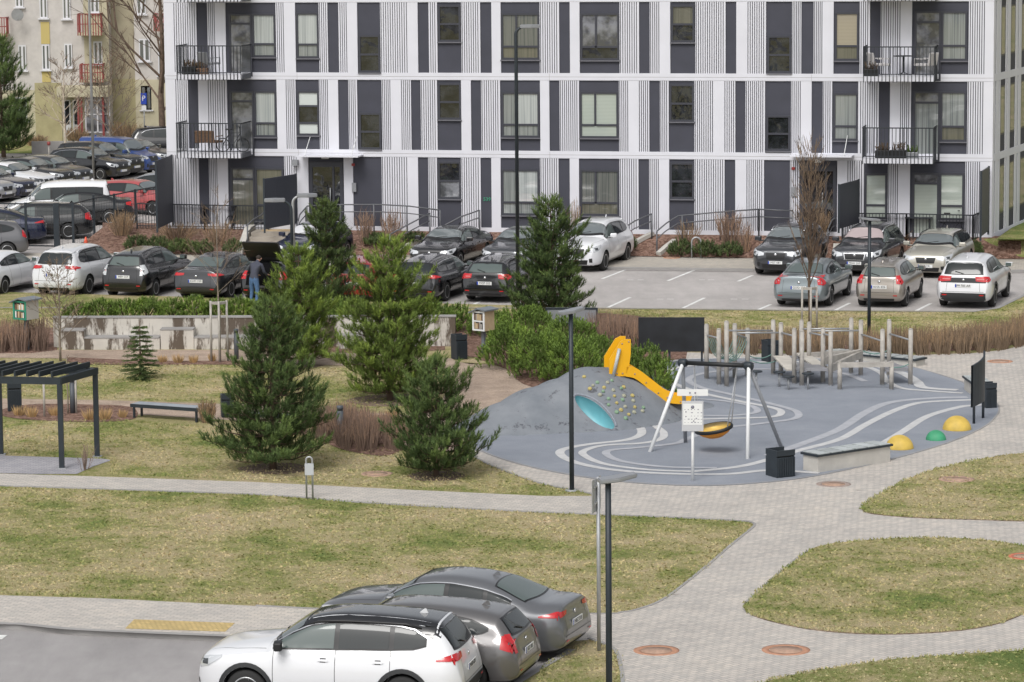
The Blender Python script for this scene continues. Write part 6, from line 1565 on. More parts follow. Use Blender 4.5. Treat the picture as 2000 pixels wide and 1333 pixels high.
holds = [(470,458),(555,495),(527,515),(507,535),(648,482),(620,495),(598,527),(592,553),(572,575),(725,524),(710,533),(658,545),(665,583),(628,600),(727,581),(782,580),(718,607),(787,613),(680,628),(627,640),(735,652),(797,655),(853,657),(848,680),(708,673),(680,687),(793,688),(758,703),(738,727)]
rnd = random.Random(3)
for i, (hx, hy) in enumerate(holds):
    p, n_ = on_mound(1000 + hx * .3, 600 + hy * .3); b = MB(); q = n_.to_track_quat('Z', 'Y').to_matrix().to_4x4(); q = Matrix.Translation(p) @ q @ Matrix.Rotation(rnd.random() * 3, 4, 'Z')
    r_ = rnd.uniform(.042, .058); b.lathe([(r_ * 1.1, -.01), (r_, .035), (r_ * .6, .055), (.001, .06)], 7, None, q, smooth=False); b.build('climbing_hold', hc[i % 3], MO)
# ---- yellow slide
SA = G(1192, 822); SB = G(1350, 816); sd_ = (SB - SA); sd_.z = 0; sd_.normalize(); sn = Vector((sd_.y, -sd_.x, 0))       # towards viewer
def SPt(x, y): return onplane(x, y, SA, sn)
t = thing('slide', 'yellow plastic slide with tall side shields running down the mound', 'slide', (SA.x, SA.y, 0))
O_ = Vector((SA.x, SA.y, 0))
def slab_on(pxs, th, m, name, back=.0):
    f = [SPt(x, y) - O_ - sn * back for x, y in pxs]; g = [p - sn * th for p in f]; bb = MB(); n = len(f)
    v1 = [bb.bm.verts.new(p) for p in f]; v2 = [bb.bm.verts.new(p) for p in g]; bb.bm.faces.new(v1); bb.bm.faces.new(v2[::-1])
    for k in range(n): bb.bm.faces.new((v1[k], v2[k], v2[(k+1) % n], v1[(k+1) % n]))
    return bb.build(name, m, t)
shield = [(1190, 703), (1212, 668), (1222, 663), (1232, 663), (1232, 692), (1229, 714), (1222, 735), (1200, 736), (1190, 734)]
slab_on(shield, .04, M['yellow'], 'side_shield'); slab_on(shield, .04, M['yellow'], 'side_shield', .62)
b = MB(); b.tube([SPt(1209, 681) - O_ + sn * .05, SPt(1197, 735) - O_ + sn * .05], .045, 8); b.build('support_pole', M['benchseat'], t)
topc = spline([(1224, 717), (1236, 717), (1250, 724), (1275, 743), (1300, 762), (1318, 771), (1335, 774), (1352, 774)], 5); botc = spline([(1222, 736), (1238, 739), (1256, 751), (1278, 770), (1300, 785), (1318, 789), (1335, 789), (1348, 786)], 5)
for bk, nm in ((0, 'side_wall'), (.58, 'side_wall')):
    b = MB()
    T_ = [SPt(p.x, p.y) - O_ - sn * bk for p in topc]; B2_ = [SPt(p.x, p.y) - O_ - sn * bk for p in botc]
    for k in range(len(T_) - 1):
        a1, a2, c1, c2 = T_[k], T_[k+1], B2_[k], B2_[k+1]; e = -sn * .045
        for q in ((c1, c2, a2, a1), (c1 + e, c2 + e, a2 + e, a1 + e), (a1, a2, a2 + e, a1 + e), (c1, c2, c2 + e, c1 + e)): b.face(q)
    bmesh.ops.remove_doubles(b.bm, verts=b.bm.verts[:], dist=.001); b.build(nm, M['yellow'], t)
b = MB()
F_ = [(SPt(a1.x * .35 + c1.x * .65, a1.y * .35 + c1.y * .65) - O_) for a1, c1 in zip(topc, botc)]
for k in range(len(F_) - 1): b.face([F_[k] - sn * .045, F_[k+1] - sn * .045, F_[k+1] - sn * .58, F_[k] - sn * .58]); b.face([F_[k] - sn * .045 - Vector((0, 0, .03)), F_[k+1] - sn * .045 - Vector((0, 0, .03)), F_[k+1] - sn * .58 - Vector((0, 0, .03)), F_[k] - sn * .58 - Vector((0, 0, .03))])
b.build('chute', M['yellow'], t)
b = MB()
for x, y in ((1240, 731), (1262, 748), (1286, 768), (1303, 777), (1329, 785), (1215, 672), (1228, 668), (1205, 730), (1216, 730)): b.lathe([(.025, 0), (.02, .012), (.001, .014)], 8, None, Matrix.Translation(SPt(x, y) - O_) @ sn.to_track_quat('Z', 'Y').to_matrix().to_4x4())
b.build('bolts', M['cover'], t)
# ---- swing
f1, f2, f3, f4 = G(1269, 884), G(1339, 866), G(1460, 898), G(1527, 876)
tl, tr = G(1334, 874), G(1462, 884); tl.z = zat(tl, 709); tr.z = zat(tr, 715); O_ = Vector((tl.x, tl.y, 0))
t = thing('basket_swing', 'swing frame with white slanted legs, dark beam and yellow basket seat', 'swing', O_)
tl2 = tl + (tl - tr).normalized() * .05
for p, q, m_ in ((f1, tl, 'whitemetal'), (f2, tl, 'greymetal'), (f3, tr, 'whitemetal'), (f4, tr, 'greymetal')):
    e = (q - p).normalized() * .12; b = MB(); off = Vector((0, -.05, 0)) if p in (f1, f3) else Vector((0, .05, 0)); b.tube([p - O_ - e * .3, q - O_ + e * .6 + off], .047, 10); b.build('leg', M[m_], t)
b = MB(); b.tube([tl - O_, tr - O_], .055, 12); b.build('beam', M['black'], t)
for q in (tl, tr): b = MB(); b.lathe([(.001, -.1), (.09, -.1), (.105, -.06), (.105, .06), (.09, .1), (.001, .1)], 14, None, Matrix.Translation(q - O_) @ (tr - tl).to_track_quat('Z', 'Y').to_matrix().to_4x4()); b.build('joint', M['graphite'], t)
sc = G(1394, 886); sc.z = .62; a_ = math.atan2((tr - tl).y, (tr - tl).x); seatM = Matrix.Translation(sc - O_) @ Matrix.Rotation(a_, 4, 'Z') @ Matrix.Rotation(R(13), 4, 'X') @ Matrix.Rotation(R(-9), 4, 'Y') @ Matrix.Scale(.72, 4, (0, 1, 0))
rs = 40 / SPM(sc)
b = MB(); b.lathe([(.001, -.24), (rs * .4, -.22), (rs * .72, -.14), (rs * .96, -.02)], 32, None, seatM); b.build('shell', mat('orange_shell', (.75, .27, .02), .45), t, smooth=True)
b = MB(); b.lathe([(rs * .92, .035), (rs * .6, -.03), (rs * .3, -.07), (.001, -.08)], 32, None, seatM); b.build('seat_pad', mat('pale_yellow_pad', (.85, .55, .13), .5), t, smooth=True)
b = MB(); b.lathe([(rs * .93, -.05), (rs * 1.0, -.04), (rs * 1.02, .0), (rs * 1.0, .035), (rs * .92, .04), (rs * .9, .03)], 32, None, seatM); b.build('rim', M['black'], t, smooth=True)
for k, (fx, fy) in enumerate(((-.88, -.35), (-.88, .35), (.88, -.35), (.88, .35))):
    p = seatM @ Vector((rs * fx, rs * fy, .03)); q = (tl.lerp(tr, .17 if fx < 0 else .83)) - O_; b = MB(); b.tube([p, q], .013, 5); b.build('rope', M['galv'], t)
# ---- climbing frame
posts = [(1380,633,742),(1404,642,753),(1419,627,757),(1435,632,740),(1460,641,736),(1510,625,733),(1525,630,736),(1551,641,751),(1565,625,733),(1566,646,755),(1580,629,736),(1607,640,749),(1622,646,755),(1662,621,731),(1681,625,735),(1723,643,754),(1736,624,735),(1778,642,753),(1640,707,763),(1741,706,763)]
PP = [G(x, yb) for x, yt, yb in posts]; ZZ = [zat(p, yt) for p, (x, yt, yb) in zip(PP, posts)]; O_ = PP[0]
t = thing('climbing_frame', 'wooden climbing parcours of grey posts, decks, beams and ropes on the playground', 'climbing frame', O_)
for p, z in zip(PP, ZZ):
    q = p - O_; b = MB(); b.tube([(q.x, q.y, .05), (q.x, q.y, z - .03)], .063, 10); b.lathe([(.063, z - .03), (.05, z), (.001, z + .004)], 10, M['woodtop'] if 'woodtop' in M else None, Matrix.Translation((q.x, q.y, 0))); b.mats = [M['wood']]; o = b.build('post', M['wood'], t)
    b = MB(); b.tube([(q.x, q.y, -.02), (q.x, q.y, .1)], .055, 8); b.build('steel_foot', M['galv'], o)
def pv(i, y): p = PP[i]; return Vector((p.x - O_.x, p.y - O_.y, zat(p, y)))
for i, yi, j, yj in ((2, 646, 5, 646), (3, 651, 6, 650), (8, 643, 13, 642), (10, 647, 14, 646), (0, 655, 1, 661), (3, 652, 4, 661), (6, 650, 7, 657), (8, 651, 9, 656), (10, 650, 11, 656), (11, 652, 12, 656), (14, 653, 15, 667), (16, 652, 17, 665)):
    b = MB(); b.tube([pv(i, yi), pv(j, yj)], .024, 7); b.build('grip_bar', M['galv'], t)
def deck(ids, z, m='wood', th=.06, name='deck'):
    b = MB(); c = sum((PP[i] - O_ for i in ids), Vector()) / len(ids); b.prism([((PP[i] - O_).lerp(c, .03).x, (PP[i] - O_).lerp(c, .03).y) for i in ids], z - th, z, M[m]); b.build(name, M[m], t)
M['deckgrey'] = mat('grey_deck', (.25, .25, .265), .7, var=.1)
M['decklight'] = mat('pale_board', (.5, .47, .42), .7, var=.15)
deck([0, 1, 2, 4, 3], .47, 'deckgrey'); deck([9, 12, 11, 10, 8, 7], .48, 'deckgrey'); deck([15, 17, 16], .45, 'deckgrey')
def plank(i, zi, j, zj, w_, h, m='wood', name='balance_beam'):
    a = PP[i] - O_; c = PP[j] - O_; b = MB(); b.bar((a.x, a.y, zi), (c.x, c.y, zj), w_, h); b.build(name, M[m], t)
plank(18, .70, 19, .72, .13, .13); plank(11, .62, 14, .66, .12, .2); plank(12, .5, 14, .62, .10, .2); plank(10, .62, 13, .62, .10, .12); plank(6, .58, 7, .40, .45, .04, 'decklight', 'sloping_board'); plank(8, .62, 11, .42, .35, .04, 'decklight', 'sloping_board'); plank(5, .5, 8, .5, .4, .05, 'deckgrey', 'step_board')
M['rope'] = mat('teal_rope', (.16, .28, .25), .8)
for k in range(7):
    a = pv(0, 660).lerp(pv(1, 662), k / 6); c = pv(3, 655).lerp(pv(4, 662), k / 6); b = MB(); b.tube([a + (c - a) * (q / 10) - Vector((0, 0, .62 * (1 - (2 * q / 10 - 1) ** 2))) for q in range(11)], .014, 5); b.build('net_rope', M['rope'], t)
for i, j, z in ((4, 5, .62), (4, 6, .5), (0, 3, .55), (14, 16, .75), (15, 17, .62)):
    a = PP[i] - O_; c = PP[j] - O_; b = MB(); b.tube([Vector((a.x, a.y, z)).lerp(Vector((c.x, c.y, z)), q / 8) - Vector((0, 0, .12 * (1 - (2 * q / 8 - 1) ** 2))) for q in range(9)], .016, 5); b.build('rope', M['rope'], t)
for px, py, yt, ww in ((1522, 757, 728, 'leftmost by the sloping board'), (1540, 763, 737, 'nearest to viewer'), (1578, 762, 731, 'right of the others'), (1477, 760, 727, 'behind the right swing leg')):
    p = G(px, py); z = zat(p, yt); tt = thing('stepping_post', 'small round step on a thin steel post, ' + ww, 'stepping post', p, 0, 'stepping posts'); b = MB(); b.tube([(0, 0, 0), (0, 0, z)], .03, 8); b.build('post', M['galv'], tt); b = MB(); b.lathe([(.001, z), (.17, z), (.17, z + .03), (.001, z + .035)], 16); b.build('step', M['graphite'], tt)
# ---- person bending into the open boot
P = G(497, 597, -.1); t = thing('person', 'person in dark jacket and blue jeans bending into the open boot of the black car', 'person', P, R(62))
# local: +x = the way the person faces
V = [((0, 0, .86), .14), ((.02, 0, 1.02), .135), ((.10, 0, 1.22), .155), ((.19, 0, 1.38), .145), ((.24, 0, 1.45), .06), ((.28, 0, 1.49), .055),
     ((.33, 0, 1.53), .09), ((.36, 0, 1.57), .085),
     ((0, .10, .82), .10), ((.05, .12, .48), .072), ((-.02, .13, .10), .048), ((.02, .135, .05), .05), ((.14, .14, .04), .04),
     ((0, -.10, .82), .10), ((.02, -.12, .48), .072), ((-.08, -.13, .10), .048), ((-.04, -.135, .05), .05), ((.08, -.14, .04), .04),
     ((.17, .20, 1.36), .066), ((.24, .25, 1.10), .05), ((.46, .20, .98), .038), ((.55, .19, .97), .03),
     ((.17, -.20, 1.36), .066), ((.26, -.25, 1.10), .05), ((.48, -.20, 1.0), .038), ((.57, -.19, .99), .03)]
E = [(0,1),(1,2),(2,3),(3,4),(4,5),(5,6),(6,7),(0,8),(8,9),(9,10),(10,11),(11,12),(0,13),(13,14),(14,15),(15,16),(16,17),(3,18),(18,19),(19,20),(20,21),(3,22),(22,23),(23,24),(24,25)]
for base, sy in ((21, 1), (25, -1)):
    bx, by, bz = V[base][0]
    for k, (dy, ln) in enumerate(((-.025, .075), (-.008, .085), (.009, .08), (.026, .065))):
        V.append(((bx + .045, by + dy, bz - .005), .010)); V.append(((bx + .045 + ln * .55, by + dy * 1.2, bz - .02), .009)); V.append(((bx + .045 + ln * .85, by + dy * 1.2, bz - .045), .008)); q = len(V); E += [(base, q-3), (q-3, q-2), (q-2, q-1)]
    V.append(((bx + .01, by - sy * .035, bz - .01), .011)); V.append(((bx + .045, by - sy * .055, bz - .03), .009)); q = len(V); E += [(base, q-2), (q-2, q-1)]
me = bpy.data.meshes.new('body'); me.from_pydata([v[0] for v in V], E, []); o = bpy.data.objects.new('body', me); link(o, t)
md = o.modifiers.new('s', 'SKIN'); 
for i, v in enumerate(V): me.skin_vertices[0].data[i].radius = (v[1], v[1])
me.skin_vertices[0].data[0].use_root = True
o.modifiers.new('ss', 'SUBSURF').levels = 2; o.modifiers['ss'].render_levels = 2
nme = bpy.data.meshes.new_from_object(o.evaluated_get(bpy.context.evaluated_depsgraph_get())); o.modifiers.clear(); o.data = nme
nme.materials.clear(); SK = [mat('skin', (.45, .27, .2), .5), mat('dark_jacket', (.055, .06, .085), .8, bump=.4, bscale=20), mat('blue_jeans', (.07, .14, .27), .85, var=.15, scale=15), mat('dark_shoe', (.03, .03, .03), .6), mat('dark_hair', (.03, .022, .018), .8)]
for k in SK: nme.materials.append(k)
for p_ in nme.polygons:
    c = p_.center; p_.use_smooth = True
    if c.x > .51 and c.z < 1.08: k = 0
    elif c.x > .245 and c.z > 1.44 and abs(c.y) < .14: k = 0
    elif c.z < .075: k = 3
    elif c.z < .93 and c.x < .2: k = 2
    else: k = 1
    p_.material_index = k
b = MB(); bmesh.ops.create_uvsphere(b.bm, u_segments=16, v_segments=12, radius=.1); bmesh.ops.transform(b.bm, matrix=Matrix.Translation((.325, 0, 1.58)) @ Matrix.Rotation(R(35), 4, 'Y') @ Matrix.Diagonal((1.0, .92, .85, 1)), verts=b.bm.verts[:]); b.build('hair', SK[4], t, smooth=True)
b = MB(); b.lathe([(.02, 0), (.012, .025), (.001, .03)], 8, None, Matrix.Translation((.435, 0, 1.535)) @ Matrix.Rotation(R(110), 4, 'Y'))
for sy in (-1, 1): b.lathe([(.011, 0), (.001, .006)], 8, None, Matrix.Translation((.425, sy * .032, 1.56)) @ Matrix.Rotation(R(100), 4, 'Y'))
b.build('face_features', SK[0], t)
for sy in (-1, 1):
    b = MB(); b.lathe([(.028, 0), (.02, .015), (.001, .018)], 10, None, Matrix.Translation((.34, sy * .088, 1.55)) @ Matrix.Rotation(R(-90 * sy), 4, 'X')); b.build('ear', SK[0], t)
# ================================================================== VEGETATION
class Fol:
    """leaves or needles: thin triangles with a tint per shoot"""
    def __init__(s): s.v = []; s.f = []; s.t = []
    def tri(s, a, b, c, t): n = len(s.v); s.v += [a, b, c]; s.f.append((n, n+1, n+2)); s.t.append(t)
    def shoot(s, p, d, ln, nl, nn, w, rnd, t, ang=.92):
        """bottle-brush shoot from p along d"""
        a = d.orthogonal().normalized(); b = d.cross(a)
        for i in range(nn):
            f = (i + rnd.random()) / nn; q = p + d * (ln * f); th = rnd.random() * 6.283; o = a * math.cos(th) + b * math.sin(th)
            e = (d * math.cos(ang * (1.15 - f * .6)) + o * math.sin(ang * (1.15 - f * .6))); sd_ = e.cross(o).normalized() * w
            if sd_.length < 1e-6: sd_ = a * w
            s.tri(q - sd_, q + sd_, q + e * (nl * rnd.uniform(.75, 1.15)), min(1, max(0, t + rnd.uniform(-.12, .12))))
    def build(s, name, m, parent): return raw_mesh(name, s.v, s.f, m, parent, s.t)
def rdir(rnd, up=0.0):
    v = Vector((rnd.gauss(0, 1), rnd.gauss(0, 1), rnd.gauss(0, 1) + up)); return v.normalized()
def pine(px, py, ytop, wpx, label, m='pine', seed=1, dens=1.0, lean=0.0, shape=.75, low=.04, gapy=1.0, cat='pine tree', name='pine_tree', gz=0.0, ts=1.0):
    P = G(px, py, gz); s_ = SPM(P); h = zat(P, ytop) - gz; Rm = wpx / s_ / 2; rnd = random.Random(seed)
    t = thing(name, label, 'tree', P); tr = MB(); tp = [Vector((math.sin(z * 1.3 + seed) * .04 * h * .3 + lean * z, math.cos(z * 1.1) * .04, z * h)) for z in [k / 10 for k in range(11)]]
    tr.tube(tp, h * .018 + .02, 8, r2=.008); tr.build('trunk', M['bark'], t)
    br = MB(); F_ = Fol(); nw = int(h / (.19 * ts)); 
    for k in range(nw):
        f = low + (1 - low) * (k + .5) / nw; z = f * h; prof = (1 - f) ** shape
        if f < .16: prof *= .70 + f * 1.9
        L0 = Rm * prof + .10; nb = max(4, int((6 + 5 * prof) * (1.0)))
        c0 = tp[min(10, int(f * 10))]; ph = rnd.random() * 6.28
        for j in range(nb):
            if rnd.random() < .16 * gapy: continue
            th = ph + 6.283 * (j + rnd.uniform(-.3, .3)) / nb; L = L0 * rnd.uniform(.72, 1.12) * (1 + .55 * noise.noise(Vector((math.cos(th) * 1.3 + seed * 3, math.sin(th) * 1.3, f * 4.5)))); d = Vector((math.cos(th), math.sin(th), 0))
            rise = rnd.uniform(.05, .38) * L + (.25 * L if f > .6 else 0)
            pts = [Vector((c0.x, c0.y, z)) + d * (L * q) + Vector((0, 0, rise * q * q - (.06 * L * math.sin(q * 3.1)))) for q in (0, .35, .7, 1)]
            br.tube(pts, .012 + .01 * L, 4, r2=.005, cap=False)
            ns = max(4, int(L / .044 * dens / ts)); tint0 = rnd.uniform(.15, .6) + (.22 if f > .8 else 0)
            for i in range(ns):
                q = .22 + .78 * ((i + rnd.random()) / ns); q0 = q * 3; a = int(min(2, q0)); p = pts[a].lerp(pts[a + 1], q0 - a)
                side = Vector((-d.y, d.x, 0)) * rnd.uniform(-1, 1); off = (side * .75 + d * rnd.uniform(.0, .5) + Vector((0, 0, rnd.uniform(-.15, .5)))) * (.34 * min(1, L) + .06) * rnd.uniform(.2, 1.1) * (1.15 - q * .5)
                sd_ = (d * rnd.uniform(.1, .8) + side * .6 + Vector((0, 0, rnd.uniform(.6, 1.6)))).normalized()
                F_.shoot(p + off, sd_, rnd.uniform(.12, .20) * ts, rnd.uniform(.10, .14) * ts, 22, .0085 * ts, rnd, tint0 + rnd.uniform(-.2, .3) + (.2 if q > .8 else -.08))
            F_.shoot(pts[-1], (d * .5 + Vector((0, 0, .9))).normalized(), .24 * ts, .13 * ts, 26, .009 * ts, rnd, tint0 + .25)
    for i in range(5): F_.shoot(tp[-1] + rdir(rnd) * .06 - Vector((0, 0, .1)), (Vector((0, 0, 1)) + rdir(rnd) * .3).normalized(), .3, .11, 30, .008, rnd, .8)
    br.build('branches', M['bark'], t, fix=False); F_.build('crown', M[m], t); return t
def needle_bed(px, py, rpx, label='x'):
    P = G(px, py, 0); r = rpx / SPM(P); b = MB(); n_ = 26
    b.face([(P.x + r * (1 + .25 * noise.noise(Vector((math.cos(a) * 1.5, math.sin(a) * 1.5, px)))) * math.cos(a), P.y + r * .9 * (1 + .25 * noise.noise(Vector((math.cos(a) * 1.5, math.sin(a) * 1.5, px)))) * math.sin(a), .0045) for a in [2 * math.pi * k / n_ for k in range(n_)]]); tag(b.build('needle_litter', M['soil']), kind='structure')
for q in ((537, 916, 70), (853, 930, 60), (760, 782, 80), (585, 714, 50), (1080, 634, 60)): needle_bed(*q)
pine(537, 918, 592, 205, 'big dark pine in front on the left, covering the bench', 'pinedark', 11, 1.05, shape=.62)
pine(853, 931, 712, 178, 'front dark pine left of the grey play mound, shortest of the pines', 'pinedark', 12, 1.0, shape=.5)
pine(760, 783, 474, 215, 'bright green large pine left of the gravel walk', 'pinelight', 13, 1.05, shape=.62)
pine(585, 715, 492, 140, 'light green pine just behind the big front left pine', 'pinelight', 14, 1.0, shape=.55)
pine(641, 640, 398, 120, 'dark pine in front of the left entrance, hiding the red hatchback', 'pine', 15, 1.0, shape=.6)
pine(1080, 635, 394, 168, 'dark pine beside the white SUV in the middle of the upper car park', 'pinedark', 16, 1.05, shape=.6)
# small spruce
def spruce(px, py, ytop, wpx, label, seed=1, m='spruce', gz=0.0, nwm=.13):
    P = G(px, py, gz); s_ = SPM(P); h = zat(P, ytop) - gz; Rm = wpx / s_ / 2; rnd = random.Random(seed); t = thing('spruce_tree', label, 'tree', P)
    tr = MB(); tr.tube([(0, 0, -.05), (0, 0, h)], .03 + h * .01, 7, r2=.006); tr.build('trunk', M['bark'], t); F_ = Fol(); nw = int(h / nwm)
    for k in range(nw):
        f = .02 + .96 * k / nw; L0 = Rm * (1 - f) ** .95 + .05; nb = 14
        for j in range(nb):
            th = rnd.random() * 6.28; L = L0 * rnd.uniform(.7, 1.1); d = Vector((math.cos(th), math.sin(th), 0)); ns = max(3, int(L / .05)); tt = rnd.uniform(.2, .8)
            for i in range(ns):
                q = (i + 1) / ns; p = d * L * q + Vector((0, 0, f * h - .18 * L * q + .1 * L * q * q)); sd_ = (d + Vector((-d.y, d.x, 0)) * rnd.uniform(-.9, .9) + Vector((0, 0, rnd.uniform(-.2, .15)))).normalized()
                F_.shoot(p, sd_, .14, .05, 14, .010, rnd, tt + rnd.uniform(-.2, .2), .9)
    F_.build('crown', M[m], t); return t
spruce(275, 741, 628, 74, 'small spruce on the lawn in front of the stained seating wall', 3)
# mountain pines / low conifers
def bush(px, py, ytop, wpx, label, grp, m='juniper', seed=1, n=None, dep=1.0, gz=0.0, cat='shrub', name='conifer_shrub', P=None, top=None, nl=.075):
    P = P or G(px, py, gz); s_ = SPM(P); h = (top or zat(P, ytop)) - P.z; Rm = wpx / s_ / 2; rnd = random.Random(seed * 7 + 1); t = thing(name, label, cat, P, 0, grp)
    F_ = Fol(); n = n or int(420 * Rm * max(Rm * dep, .5) + 460 * Rm * h)
    st = MB()
    for k in range(7):
        th = k * .9 + seed; st.tube([(0, 0, 0), (math.cos(th) * Rm * .4, math.sin(th) * Rm * .4 * dep, h * .45), (math.cos(th) * Rm * .7, math.sin(th) * Rm * .7 * dep, h * .7)], .02, 4, r2=.006)
    st.build('stems', M['bark'], t)
    lob = [(rnd.uniform(-.6, .6) * Rm, rnd.uniform(-.6, .6) * Rm * dep, rnd.uniform(.3, .5)) for _ in range(6)]
    for i in range(n):
        v = rdir(rnd); v.z = abs(v.z); r = rnd.uniform(.55, 1.0) if rnd.random() < .35 else rnd.uniform(.85, 1.02); 
        bump_ = 1 + .22 * noise.noise(Vector((v.x * 2.5 + seed, v.y * 2.5, v.z * 2.5)))
        p = Vector((v.x * Rm * r * bump_, v.y * Rm * dep * r * bump_, v.z ** .8 * (h - .14) * r * bump_ + .02)); d = (Vector((v.x * .5, v.y * .5, rnd.uniform(.5, 1.3)))).normalized()
        tt = .45 + .5 * noise.noise(Vector((p.x * 1.7, p.y * 1.7 + seed, p.z * 2))) + rnd.uniform(-.2, .25)
        F_.shoot(p, d, rnd.uniform(.10, .18), nl, 18, .0115, rnd, tt)
    F_.build('foliage', M[m], t); return t
k = 0
G1 = 'low mountain pines above the seating wall'
for i, (px, yt) in enumerate(((155, 592), (200, 584), (245, 583), (290, 580), (335, 582), (380, 577), (425, 584), (470, 579), (515, 586))):
    bush(px, 622, yt, 62, ['first', 'second', 'third', 'fourth', 'fifth', 'sixth', 'seventh', 'eighth', 'ninth'][i] + ' low mountain pine from the left in the row above the seating wall', G1, 'juniper', 20 + i, dep=.8)
G2 = 'spreading mountain pines beside the gravel walk'
for i, (px, py, yt, wp, lb) in enumerate(((655, 655, 588, 90, 'mountain pine between the two middle pines'), (700, 640, 590, 80, 'mountain pine left of the bright green pine, under the red hatchback'), (845, 650, 592, 90, 'mountain pine right behind the bright green pine'), (895, 645, 596, 80, 'mountain pine left of the insect hotel'),
    (960, 655, 606, 100, 'mountain pine behind the insect hotel'), (1030, 672, 598, 130, 'mountain pine under the dark pine of the car park'), (1110, 690, 618, 120, 'mountain pine left of the lamp post with the grey framed panel behind'), (1000, 718, 632, 120, 'mountain pine at the tip of the gravel walk'), (1060, 738, 645, 130, 'mountain pine left of the mound, at its back edge'),
    (1120, 745, 660, 130, 'mountain pine behind the top of the mound'), (1175, 730, 655, 90, 'mountain pine left of the yellow slide'), (1255, 765, 672, 100, 'mountain pine right behind the slide shield'), (1285, 785, 690, 75, 'mountain pine right of the slide, behind the swing leg'), (1220, 770, 680, 80, 'mountain pine hidden behind the slide shield'))):
    bush(px, py, yt, wp, lb, G2, 'juniper', 40 + i)
G3 = 'low conifers in the front garden'
def gbush(px, py, yt, wp, label, m='spruce', seed=1, grp=G3, **k):
    P = HG(px, py); return bush(0, 0, 0, wp, label, grp, m, seed, P=P, top=zat(P, yt), nl=.08, **k)
for i, (px, py, yt, wp, lb) in enumerate(((268, 490, 460, 44, 'low dark conifer at the left end of the left garden bed'), (310, 493, 462, 50, 'low dark conifer, second in the left garden bed'), (355, 495, 466, 52, 'low dark conifer, third in the left garden bed'), (395, 496, 470, 42, 'low dark conifer at the right end of the left garden bed'), (455, 497, 468, 34, 'low dark conifer by the stair cheek wall'),
    (1330, 500, 468, 48, 'low dark conifer left of the hoop stand'), (1378, 501, 470, 50, 'low dark conifer behind the hoop stand'), (1425, 501, 474, 48, 'low dark conifer right of the hoop stand'), (1225, 487, 460, 34, 'low dark conifer left of the middle ramp'), (740, 480, 455, 60, 'low dark conifer behind the dark pine of the left entrance'), (1895, 502, 468, 46, 'low dark conifer right of the champagne estate car'), (810, 476, 452, 40, 'low dark conifer behind the black saloon')
    )): gbush(px, py, yt, wp, lb, 'spruce', 70 + i)
# bare shrubs and hedges
def bare_shrub(px, py, ytop, wpx, label, n=60, m='twigred', seed=1, grp=None, P=None, name='bare_shrub', spread=1.0, w=.007, cat='shrub', gz=0.0):
    P = P or G(px, py, gz); h = zat(P, ytop) - P.z; Rm = wpx / SPM(P) / 2; rnd = random.Random(seed); t = thing(name, label, cat, P, 0, grp); F_ = Fol(); n = int(n * .65)
    for i in range(n):
        a = rnd.random() * 6.28; r = Rm * math.sqrt(rnd.random()); b0 = Vector((math.cos(a) * r * .45, math.sin(a) * r * .45, 0)); tip = Vector((math.cos(a) * r * spread, math.sin(a) * r * spread, h * rnd.uniform(.6, 1.0) * (1 - .25 * (r / max(Rm, .01)) ** 2))); tt = rnd.random()
        mid = b0.lerp(tip, .5) + rdir(rnd) * .05; prev = b0
        for q in (mid, tip):
            sd_ = Vector((w, 0, 0)); n0 = len(F_.v); F_.v += [prev - sd_, prev + sd_, q + sd_ * .6, q - sd_ * .6]; F_.f.append((n0, n0+1, n0+2, n0+3)); F_.t.append(tt); prev = q
        for j in range(4):
            p = b0.lerp(tip, rnd.uniform(.3, .95)); e = (tip - b0).normalized() + rdir(rnd) * .7; F_.tri(p - Vector((w * .7, 0, 0)), p + Vector((w * .7, 0, 0)), p + e * h * rnd.uniform(.1, .28), rnd.random())
    F_.build('twigs', M[m], t)
    s2 = MB()
    for i in range(5): a = i * 1.3; s2.tube([(0, 0, -.02), (math.cos(a) * Rm * .3, math.sin(a) * Rm * .3, h * .5)], .012, 4, r2=.006)
    s2.build('stems', M['twig'], t); return t
def hedge(pts, hgt, wd, label, m='twigbrown', dens=900, seed=1, cat='hedge', w=.008, HGf=None):
    """row of clipped bare shrubs along a pixel line"""
    P = [(HGf or G)(x, y) for x, y in pts]; sp_ = spline(P, 6); o = P[0]; t = thing('clipped_hedge', label, cat, o); rnd = random.Random(seed); F_ = Fol()
    for a, c in zip(sp_[:-1], sp_[1:]):
        L = (c - a).length; d = (c - a).normalized(); nrm = Vector((-d.y, d.x, 0))
        for i in range(int(L * dens * wd)):
            base = a.lerp(c, rnd.random()) - o + nrm * rnd.uniform(-.5, .5) * wd; g = round(base.x * 1.6) / 1.6; base2 = base.copy(); base.x += (g - base.x) * .35
            hh = hgt * rnd.uniform(.62, 1.05) * (1 + .10 * noise.noise(Vector((base.x * 1.1, base.y, seed)))); tip = base2 + Vector((rnd.gauss(0, .07), rnd.gauss(0, .07), hh)); q = base.lerp(tip, .5) + rdir(rnd) * .04; tt = rnd.random() * .7 + .3 * (noise.noise(base * .8) + .5)
            n0 = len(F_.v); sd_ = Vector((w, 0, 0)); F_.v += [base - sd_, base + sd_, q + sd_ * .8, q - sd_ * .8, tip + sd_ * .4, tip - sd_ * .4]; F_.f += [(n0, n0+1, n0+2, n0+3), (n0+3, n0+2, n0+4, n0+5)]; F_.t += [tt * .6, tt]
            if rnd.random() < .6: e = Vector((rnd.gauss(0, .1), rnd.gauss(0, .1), rnd.uniform(.1, .2))); p = base.lerp(tip, rnd.uniform(.4, .9)); F_.tri(p - sd_ * .6, p + sd_ * .6, p + e, rnd.random())
    F_.build('twigs', M[m], t); return t
